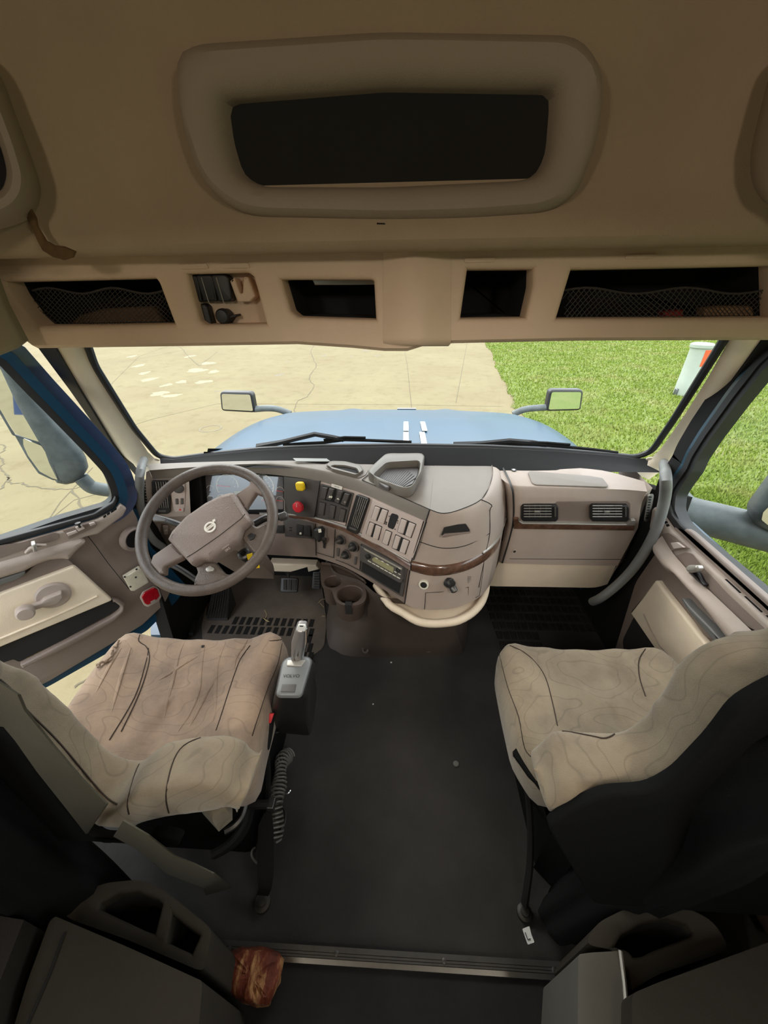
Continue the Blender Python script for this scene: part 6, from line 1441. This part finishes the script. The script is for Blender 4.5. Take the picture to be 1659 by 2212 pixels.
for k in range(4): MB().add(*g_tube(smo([onz(a, b2, .12+.03*k) for a, b2 in i4([(1330+k*-6, 600), (1300-k*6, 760), (1270-k*8, 900), (1200-k*8, 1000), (1100-k*6, 1060)])], 4), .010, 6)).mk('bellows_fold', 'black_m', t)
MB().add(*g_tube([onz(*q, .22) for q in i4([(1260, 802), (1380, 800)])], .012, 8)).mk('height_handle', 'black_m', t)
q = onz(*i4([(1390, 798)])[0], .22); MB().add(*g_box(q, (.02, .03, .02), None, .003)).mk('handle_tip', 'metal_dk', t)
# strap over the driver seat back and down to the floor
pst2 = [((-40, 1475), (-60, 1560), .0), ((0, 1470), (0, 1555), 0), ((55, 1540), (35, 1600), 0), ((120, 1615), (85, 1665), 0), ((235, 1740), (190, 1790), .0)]
# passenger seat
t = root('captain_chair', onz(1330, 1750, 0), 'passenger seat with tan contour-patterned cloth on the right side', 'seat', 'cloth cab seats')
ch = cushion([(1080, 1396), (1096, 1392), (1200, 1391), (1320, 1393), (1400, 1398), (1440, 1410), (1480, 1440), (1560, 1560), (1590, 1690), (1180, 1690), (1145, 1640), (1120, 1600), (1095, 1500), (1078, 1420)], .50, 'cloth', t, .02)
tree = bvh(ch)
for pts in (i5([(165, 145), (240, 180), (310, 240), (370, 330), (410, 470), (440, 610)]), i5([(950, 165), (912, 230), (915, 330), (950, 440)]), i5([(105, 200), (150, 380), (215, 560), (250, 740), (300, 800)])):
    P = drape(tree, pts, .0005)
    if len(P) > 1: MB().add(*g_tube(P, .0016, 5)).mk('cushion_seam', 'seam', ch)
pbk = Plane((.6, .43, .6), (0, -.992, .12))
back_px = [(1150, 1650), (1152, 1602), (1172, 1576), (1205, 1567), (1330, 1578), (1357, 1562), (1390, 1528), (1413, 1498), (1450, 1428), (1495, 1385), (1544, 1362), (1592, 1353), (1655, 1352), (.74, 1.16, 'w'), (.80, 1.22, 'w'), (.94, 1.22, 'w'), (1.0, 1.1, 'w'), (1.0, .6, 'w'), (.97, .50, 'w'), (.62, .50, 'w'), (1300, 1760, TH), (1192, 1768, TH), (1168, 1720, TH)]
bk_ = slab('backrest', back_px, pbk, TH, .045, 'cloth', t)
shell(i5([(372, 1150), (420, 1110), (550, 1025), (700, 960), (950, 945), (1100, 860), (1300, 650), (1450, 450), (1659, 330)]), [(.80, 1.17), (.93, 1.17), (.97, 1.05), (.97, .5), (.92, .36), (.46, .36)], 0, 0)
tree = bvh(bk_)
for pts in (i5([(330, 665), (380, 640), (500, 645), (640, 670), (720, 682), (790, 645), (880, 570), (1000, 420), (1060, 300)]),):
    P = drape(tree, pts, .0004)
    if len(P) > 1: MB().add(*g_tube(P, .0017, 5)).mk('backrest_seam', 'seam', bk_)
basebox('suspension_bellows', .46, .86, .42, .80, .0, .34, 'seat_blk', t)
MB().add(*g_plate([onz(u, v, .0) for u, v in i5([(300, 1430), (440, 1270), (1000, 1200), (1000, 1560), (420, 1560)])], (0, 0, 1), .25, .02)).mk('seat_riser', 'seat_blk', t)
mk('side_skirt', *g_loft([[onz(*q, .46) for q in i5([(180, 760), (260, 880), (330, 960)])]+[onz(*q, .46) for q in i5([(340, 940), (270, 840), (200, 740)])], [onz(*q, .20) for q in i5([(190, 880), (310, 1080), (390, 1180)])]+[onz(*q, .20) for q in i5([(400, 1150), (330, 1040), (220, 860)])]]), 'seat_blk', t)
# passenger belt strap to the floor
t = root('seat_belt_strap', onz(1133, 1970, 0), 'black belt strap running from the passenger cushion down to a floor bolt', 'seat belt strap')
MB().add(*g_tube(smo([onz(*q, z) for q, z in zip(i5([(255, 880), (275, 1050), (285, 1250), (280, 1420), (262, 1560), (250, 1640)]), (.34, .24, .16, .10, .06, .03))], 4), .014, 8, flat=.7)).mk('strap', 'belt', t)
c = onz(1133, 1971, .008); MB().add(*g_lathe(c, (0, 0, 1), [(.020, -.008), (.020, .004), (.012, .006), (.011, .012), (.002, .013)], 16)).mk('floor_bolt', 'metal_dk', t)

# ================================================================== sleeper edge: strip, cabinets, curtains
pth = Plane((0, 0, .028), (0, 0, 1))
t = root('threshold_strip', (.05, .24, 0), 'ribbed aluminium threshold strip across the floor in front of the sleeper', 'threshold strip')
st_px = [(448, 2020), (455, 2028), (850, 2048), (1245, 2082), (1252, 2118), (850, 2082), (450, 2062)]
A0, A1, B0, B1 = onz(452, 2028, .028), onz(1250, 2080, .028), onz(448, 2068, .028), onz(1250, 2118, .028)
dv = (A1-A0).normalized(); cv = (B0-A0); cv = cv-dv*cv.dot(dv); Ls = (A1-A0).length; ws = cv.length; cv.normalize()
prof_ = [(0, -.02), (0, .000), (.006, .004), (.33, .004), (.34, .001), (.36, .001), (.37, .004), (.50, .004), (.51, .001), (.53, .001), (.54, .004), (.66, .004), (.67, .001), (.69, .001), (.70, .004), (.99, .002), (1, -.02)]
mk('strip_profile', *g_loft([[A0+cv*ws*a+Vector((0, 0, b2)) for a, b2 in prof_], [A1+cv*ws*a+Vector((0, 0, b2)) for a, b2 in prof_]]), 'alu', t, 20)
for u, v in ((496, 2050), (727, 2060), (959, 2076), (1197, 2096)):
    c = onz(u, v, .033); MB().add(*g_lathe(c, (0, 0, 1), [(.006, -.002), (.0055, .001), (.002, .002)], 12)).mk('strip_screw', 'metal_dk', t)
# wood chunk
c = onz(545, 2112, .06); rg = random.Random(4); R = []
outl = [onz(u, v, .02) for u, v in [(482, 2090), (492, 2062), (515, 2050), (545, 2046), (590, 2052), (612, 2072), (606, 2120), (588, 2162), (572, 2176), (545, 2172), (512, 2158), (484, 2130)]]
cc = sum(outl, Vector())/len(outl); L = smo(outl, 3, True)
for s, z in ((.93, .02), (1.0, .03), (.99, .06), (.96, .085), (.90, .10), (.80, .106), (.5, .108), (.2, .11)):
    R.append([Vector((cc.x+(q.x-cc.x)*s+rg.uniform(-.003, .003), cc.y+(q.y-cc.y)*s+.0+rg.uniform(-.003, .003), z+(rg.uniform(-.004, .004) if z > .03 else 0))) for q in L])
R = [[q-Vector(((q.x-.04)*(q.z-.02)*.62, q.y*(q.z-.02)*.62, 0)) for q in r_] for r_ in R]
m, n, b = nodes_of('split_redwood', .7); tt = n.nodes.new('ShaderNodeTexCoord'); mp = n.nodes.new('ShaderNodeMapping'); mp.inputs['Scale'].default_value = (11, 4, 6); n.links.new(tt.outputs['Object'], mp.inputs[0])
z1 = noise(n, mp.outputs[0], 1.0, 6, .7); r_1 = ramp(n, [(.36, srgb(70, 26, 14)), (.5, srgb(118, 52, 28)), (.57, srgb(190, 140, 90)), (.7, srgb(214, 176, 128))], z1.outputs['Fac']); n.links.new(r_1.outputs[0], b.inputs['Base Color'])
bp = n.nodes.new('ShaderNodeBump'); bp.inputs['Distance'].default_value = .01; n.links.new(z1.outputs['Fac'], bp.inputs['Height']); n.links.new(bp.outputs[0], b.inputs['Normal'])
o = mk('wood_chunk', *g_loft(R), m, None, 60); tag(o, 'split chunk of reddish and cream wood lying behind the threshold strip', 'wood block')

# left cabinet: top with two open bins
def cabinet(name, outer, bins, zt_, lab, dep, m='cab_brown'):
    pz_ = Plane((0, 0, zt_), (0, 0, 1)); O = rnd(pz_.loop(outer), .02); hs = [pz_.loop(b2, 8) for b2 in bins]
    t = root(name, (sum((q.x for q in O))/len(O), sum((q.y for q in O))/len(O), 0), lab, 'cabinet', 'low cabinets beside the sleeper step')
    V, F, fl2 = g_holed(O, hs, Vector((0, 0, 1)), zt_-.02, .008, .03)
    mk('cabinet_body', V, F, m, t, 40)
    for f in fl2: mk('bin_lining', *g_loft([f, [q-Vector((0, 0, dep)) for q in f]], cap0=False, cap1=True), 'hole', t)
    return t, pz_
ct, pz_ = cabinet('side_cabinet', i6([(330, 330), (420, 240), (560, 170), (760, 150), (900, 215), (1130, 400), (1150, 440), (1110, 640), (1070, 640), (700, 480), (390, 370)]),
        [i6([(505, 330), (530, 265), (640, 200), (760, 185), (880, 235), (905, 265), (850, 480), (780, 460)]), i6([(925, 290), (1105, 425), (1108, 450), (1045, 590), (985, 565), (880, 515)])], .34, 'low brown cabinet with two open bins at the lower left of the sleeper step', .12)
pz2 = Plane((0, 0, .42), (0, 0, 1))
lid = MB().add(*g_plate(rnd(pz2.loop(i6([(270, 375), (300, 350), (700, 520), (1095, 700), (1098, 730), (1075, 1000), (60, 1000), (150, 700)])), .01), (0, 0, -1), .38, .0)).mk('storage_box', 'cab_brown'); tag(lid, 'flat brown storage box top at the bottom left corner, below the open bins', 'storage box')
MB().add(*g_tube([pz2.at(*q, .002) for q in i6([(350, 440), (270, 660), (150, 935)])], .0025, 4)).mk('lid_seam', 'hole', lid)
pz3 = Plane((0, 0, .46), (0, 0, 1))
o = MB().add(*g_plate(pz3.loop(i6([(-300, 300), (130, 370), (0, 700), (-100, 1100), (-500, 1100)])), (0, 0, -1), .42)).mk('bunk_base', 'dkwall'); tag(o, 'dark bunk base at the far left bottom beyond the storage box', 'bunk base')
ct, pz_ = cabinet('side_cabinet', i7([(560, 830), (640, 700), (800, 620), (1000, 580), (1200, 620), (1340, 700), (1420, 840), (1390, 880), (1000, 1010), (840, 1110), (800, 1080), (760, 870)]),
        [i7([(700, 860), (760, 740), (900, 660), (1050, 640), (1180, 680), (1240, 760), (1235, 810), (1000, 900), (920, 940), (850, 940), (830, 900), (760, 880)])], .34, 'low brown cabinet with one open bin at the lower right of the sleeper step', .12)
lid = MB().add(*g_plate(rnd(pz2.loop(i7([(845, 1125), (1000, 1060), (1659, 820), (2200, 640), (2200, 1700), (850, 1700)])), .01), (0, 0, -1), .38)).mk('storage_box', 'cab_brown'); tag(lid, 'brown storage box top at the bottom right corner', 'storage box')
pz4 = Plane((0, 0, .36), (0, 0, 1))
lid = MB().add(*g_plate(rnd(pz4.loop(i7([(525, 890), (600, 880), (770, 870), (800, 1060), (830, 1400), (520, 1400)])), .005), (0, 0, -1), .33)).mk('cabinet_side', mat('grey_brown_cabinet_side', srgb(92, 88, 80), .75, var=.08)); tag(lid, 'narrow upright cabinet side panel at the right end of the threshold strip', 'cabinet panel')
MB().add(*g_tube([pz4.at(*q, .004) for q in i7([(775, 870), (800, 1060), (828, 1400)])], .004, 6)).mk('edge_trim', 'silver', lid)
# curtains gathered at both sides
def curtain(pts, rad, lab, seed, name='gathered_curtain'):
    P = smo(pts, 5); N = 40; rg = random.Random(seed); ph = [rg.uniform(0, 6) for _ in range(5)]; R = []
    for i, p in enumerate(P):
        s = i/(len(P)-1); r = rad[0]+(rad[1]-rad[0])*min(1, s*1.6); r *= min(1, .55+s*6)
        R.append([p+Vector((math.cos(2*PI*k/N), math.sin(2*PI*k/N), 0))*r*(1+.10*math.sin(5*2*PI*k/N+ph[0]+s*2)+.05*math.sin(9*2*PI*k/N+ph[1]-s*3)) for k in range(N)])
    o = mk(name, *g_loft(R), 'curtain', None, 60); tag(o, lab, 'curtain', 'gathered sleeper curtains'); return o
c0 = onz(1185, 1985, .03)
curtain([onz(1195, 1990, .03), onz(1245, 1962, .12), onz(1320, 1915, .27), onz(1490, 1815, .55), onz(1665, 1700, .82), Vector((.80, .20, 1.3)), Vector((.88, .17, 1.86))], (.05, .075), 'charcoal curtain bundle hanging at the right side, white tag at its foot', 2)
o = MB().add(*g_plate(rnd([onz(u, v, .05) for u, v in [(1128, 2007), (1143, 2001), (1147, 2018), (1154, 2036), (1140, 2041)]], .002), (0, 0, 1), .003)).mk('fabric_tag', 'white'); tag(o, 'small white tag at the foot of the right curtain', 'tag')
MB().add(*g_tube([onz(u, v, .055) for u, v in ((1134, 2014), (1140, 2030), (1146, 2028))], .001, 4)).mk('tag_mark', 'ink', o)
c0 = onz(330, 1900, .03)
curtain([Vector((-.66, .24, .03)), Vector((-.68, .24, .12)), Vector((-.72, .25, .4)), Vector((-.80, .25, .9)), Vector((-.88, .22, 1.4)), Vector((-.93, .20, 1.86))], (.05, .075), 'charcoal curtain bundle hanging at the left side behind the driver seat', 3)
# tan strap lying from the driver seat back to the floor
def strap(pairs, name, m, lab, cat):
    o = mk(name, *g_loft([[a, b2, b2+Vector((0, -.003, .005)), a+Vector((0, -.003, .005))] for a, b2 in pairs]), m, None, 50); tag(o, lab, cat); return o
pr_ = []
for (a, b2), z in zip([(( -30, 1450), (-60, 1560)), ((45, 1500), (15, 1570)), ((60, 1535), (40, 1600)), ((120, 1610), (85, 1665)), ((180, 1680), (140, 1735)), ((235, 1735), (190, 1800))], (1.05, .98, .95, .86, .76, .68)):
    P1, P2 = ony(*a, .285), ony(*b2, .285); pr_.append((P1, P2))
strap(smo_pairs(pr_) if False else pr_, 'shoulder_strap', 'belt_tan', 'greenish tan belt strap running down the back of the driver seat', 'seat belt strap')
pr_ = [(ony(*a, y_), ony(*b2, y_)) for (a, b2), y_ in zip([i4([(640, 880), (590, 960)]), i4([(760, 950), (700, 1020)]), i4([(900, 1060), (860, 1150)]), i4([(1000, 1100), (950, 1185)]), i4([(1100, 1150), (1040, 1220)])], (.27, .265, .26, .26, .26))]
pr_.append(tuple(onz(*q, .03) for q in i4([(1190, 1225), (1060, 1262)])))
strap(pr_, 'lap_strap', 'belt_tan', 'greyish tan belt strap dropping to the floor behind the driver seat', 'seat belt strap')
# litter
rg = random.Random(9)
for k, pts in enumerate([[(571, 1318), (576, 1328), (572, 1338), (580, 1343)], [(568, 1335), (576, 1340), (582, 1343)], [(688, 1302), (694, 1296), (702, 1294)], [(692, 1303), (696, 1308), (700, 1312)], [(695, 1331), (702, 1331)]]):
    o = MB().add(*g_tube(smo([onz(u, v, .008+.004*(i % 2)) for i, (u, v) in enumerate(pts)], 3), .0012, 4)).mk('dry_grass_stalk', mat('straw', srgb(190, 170, 120), .8) if k == 0 else bpy.data.materials['straw']); tag(o, 'dry straw stalk on the footwell mat, one of a few near the pedals', 'grass stalk', 'straw stalks on the mat')
for k, (u, v, s, lab) in enumerate([(845, 1431, .004, 'tiny white crumb on the floor in front of the tunnel cover'), (806, 1521, .003, 'tiny pale crumb on the floor right of the gear selector'), (622, 1323, .003, 'pale crumb on the mat below the brake pedal'), (533, 1263, .003, 'pale crumb high on the mat right of the foot rest'), (985, 1650, .011, 'grey scuff of dried mud in the middle of the floor')]):
    c = onz(u, v, .002); o = MB().add(*g_lathe(c, (0, 0, 1), [(s, 0), (s*.9, s*.25), (s*.4, s*.35), (.0003, s*.4)], 10)).mk('crumb', 'white' if s < .01 else 'cord'); tag(o, lab, 'debris')
# sill and door jamb under the open driver's door
tag(MB().add(*g_plate([onz(u, v, 0) for u, v in c7([(-60, 545), (150, 545), (215, 150), (150, 150), (60, 260), (-60, 420)])], (0, 0, 1), -.35)).mk('trim_5', 'blue'), kind='structure')
tag(MB().add(*g_plate([onz(u, v, 0) for u, v in c7([(160, 545), (275, 540), (310, 400), (330, 160), (240, 155)])], (0, 0, 1), -.35)).mk('trim_6', 'blue'), kind='structure')
tag(MB().add(*g_tube([onz(u, v, .02) for u, v in c7([(335, 150), (340, 300), (300, 540)])], .012, 8)).mk('trim_7', 'rubber'), kind='structure')
def fill_lamp(x, y, z, w, ws):  # unseen lamp added to fill the dash, front wall and ceiling with light
    l = bpy.data.lights.new('fill_spot', 'SPOT'); l.shadow_soft_size = .12; l.energy = ws; l.color = (1, .93, .84); l.spot_size = math.radians(62); l.spot_blend = 1
    o = bpy.data.objects.new('fill_spot', l); COL.objects.link(o); o.location = (x, y+.07, z-.05); o.rotation_euler = (Vector((.1-x*.2, 1.25, .48))-Vector((x, y, z))).to_track_quat('-Z', 'Y').to_euler()
    l = bpy.data.lights.new('fill_point', 'POINT'); l.shadow_soft_size = .06; l.energy = w; l.color = (1, .88, .70)
    o = bpy.data.objects.new('fill_point', l); COL.objects.link(o); o.location = (x, y, z)
    t = root('fill_lamp', (x*1.7, y, z), 'small white fill lamp added unseen on the sleeper wall, %s side' % ('left' if x < 0 else 'right'), 'wall lamp', 'fill lamps')
    s = 1 if x > 0 else -1; MB().add(*g_tube([(x+s*.09, y, z), (s*1.05, y, z)], .012, 8)).mk('lamp_arm', 'white', t)
fill_lamp(-.6, -.40, 1.78, 3.4, 15); fill_lamp(.6, -.40, 1.78, 3.4, 15)

def pillar_strip(px, nm, m, h=.05):
    L = [pw.at(u, v, h) for u, v in px]; tag(MB().add(*g_plate(L, pw.n, -.03)).mk(nm, m), kind='structure')
pillar_strip([(70, 735), (108, 735), (178, 853), (245, 963), (300, 1035), (280, 1012), (222, 945), (150, 842)], 'trim_8', 'rubber')
pillar_strip([(1650, 735), (1710, 735), (1610, 860), (1540, 945), (1470, 1060), (1436, 1060), (1442, 1003), (1492, 935), (1562, 853)], 'trim_9', 'black_m')
tag(MB().add(*g_plate([Vector((1.0, y, z)) for y, z in ((.88, 1.40), (1.16, 1.38), (1.16, 1.66), (.86, 1.66))], (1, 0, 0), .05, .01)).mk('trim_10', 'liner'), kind='structure')
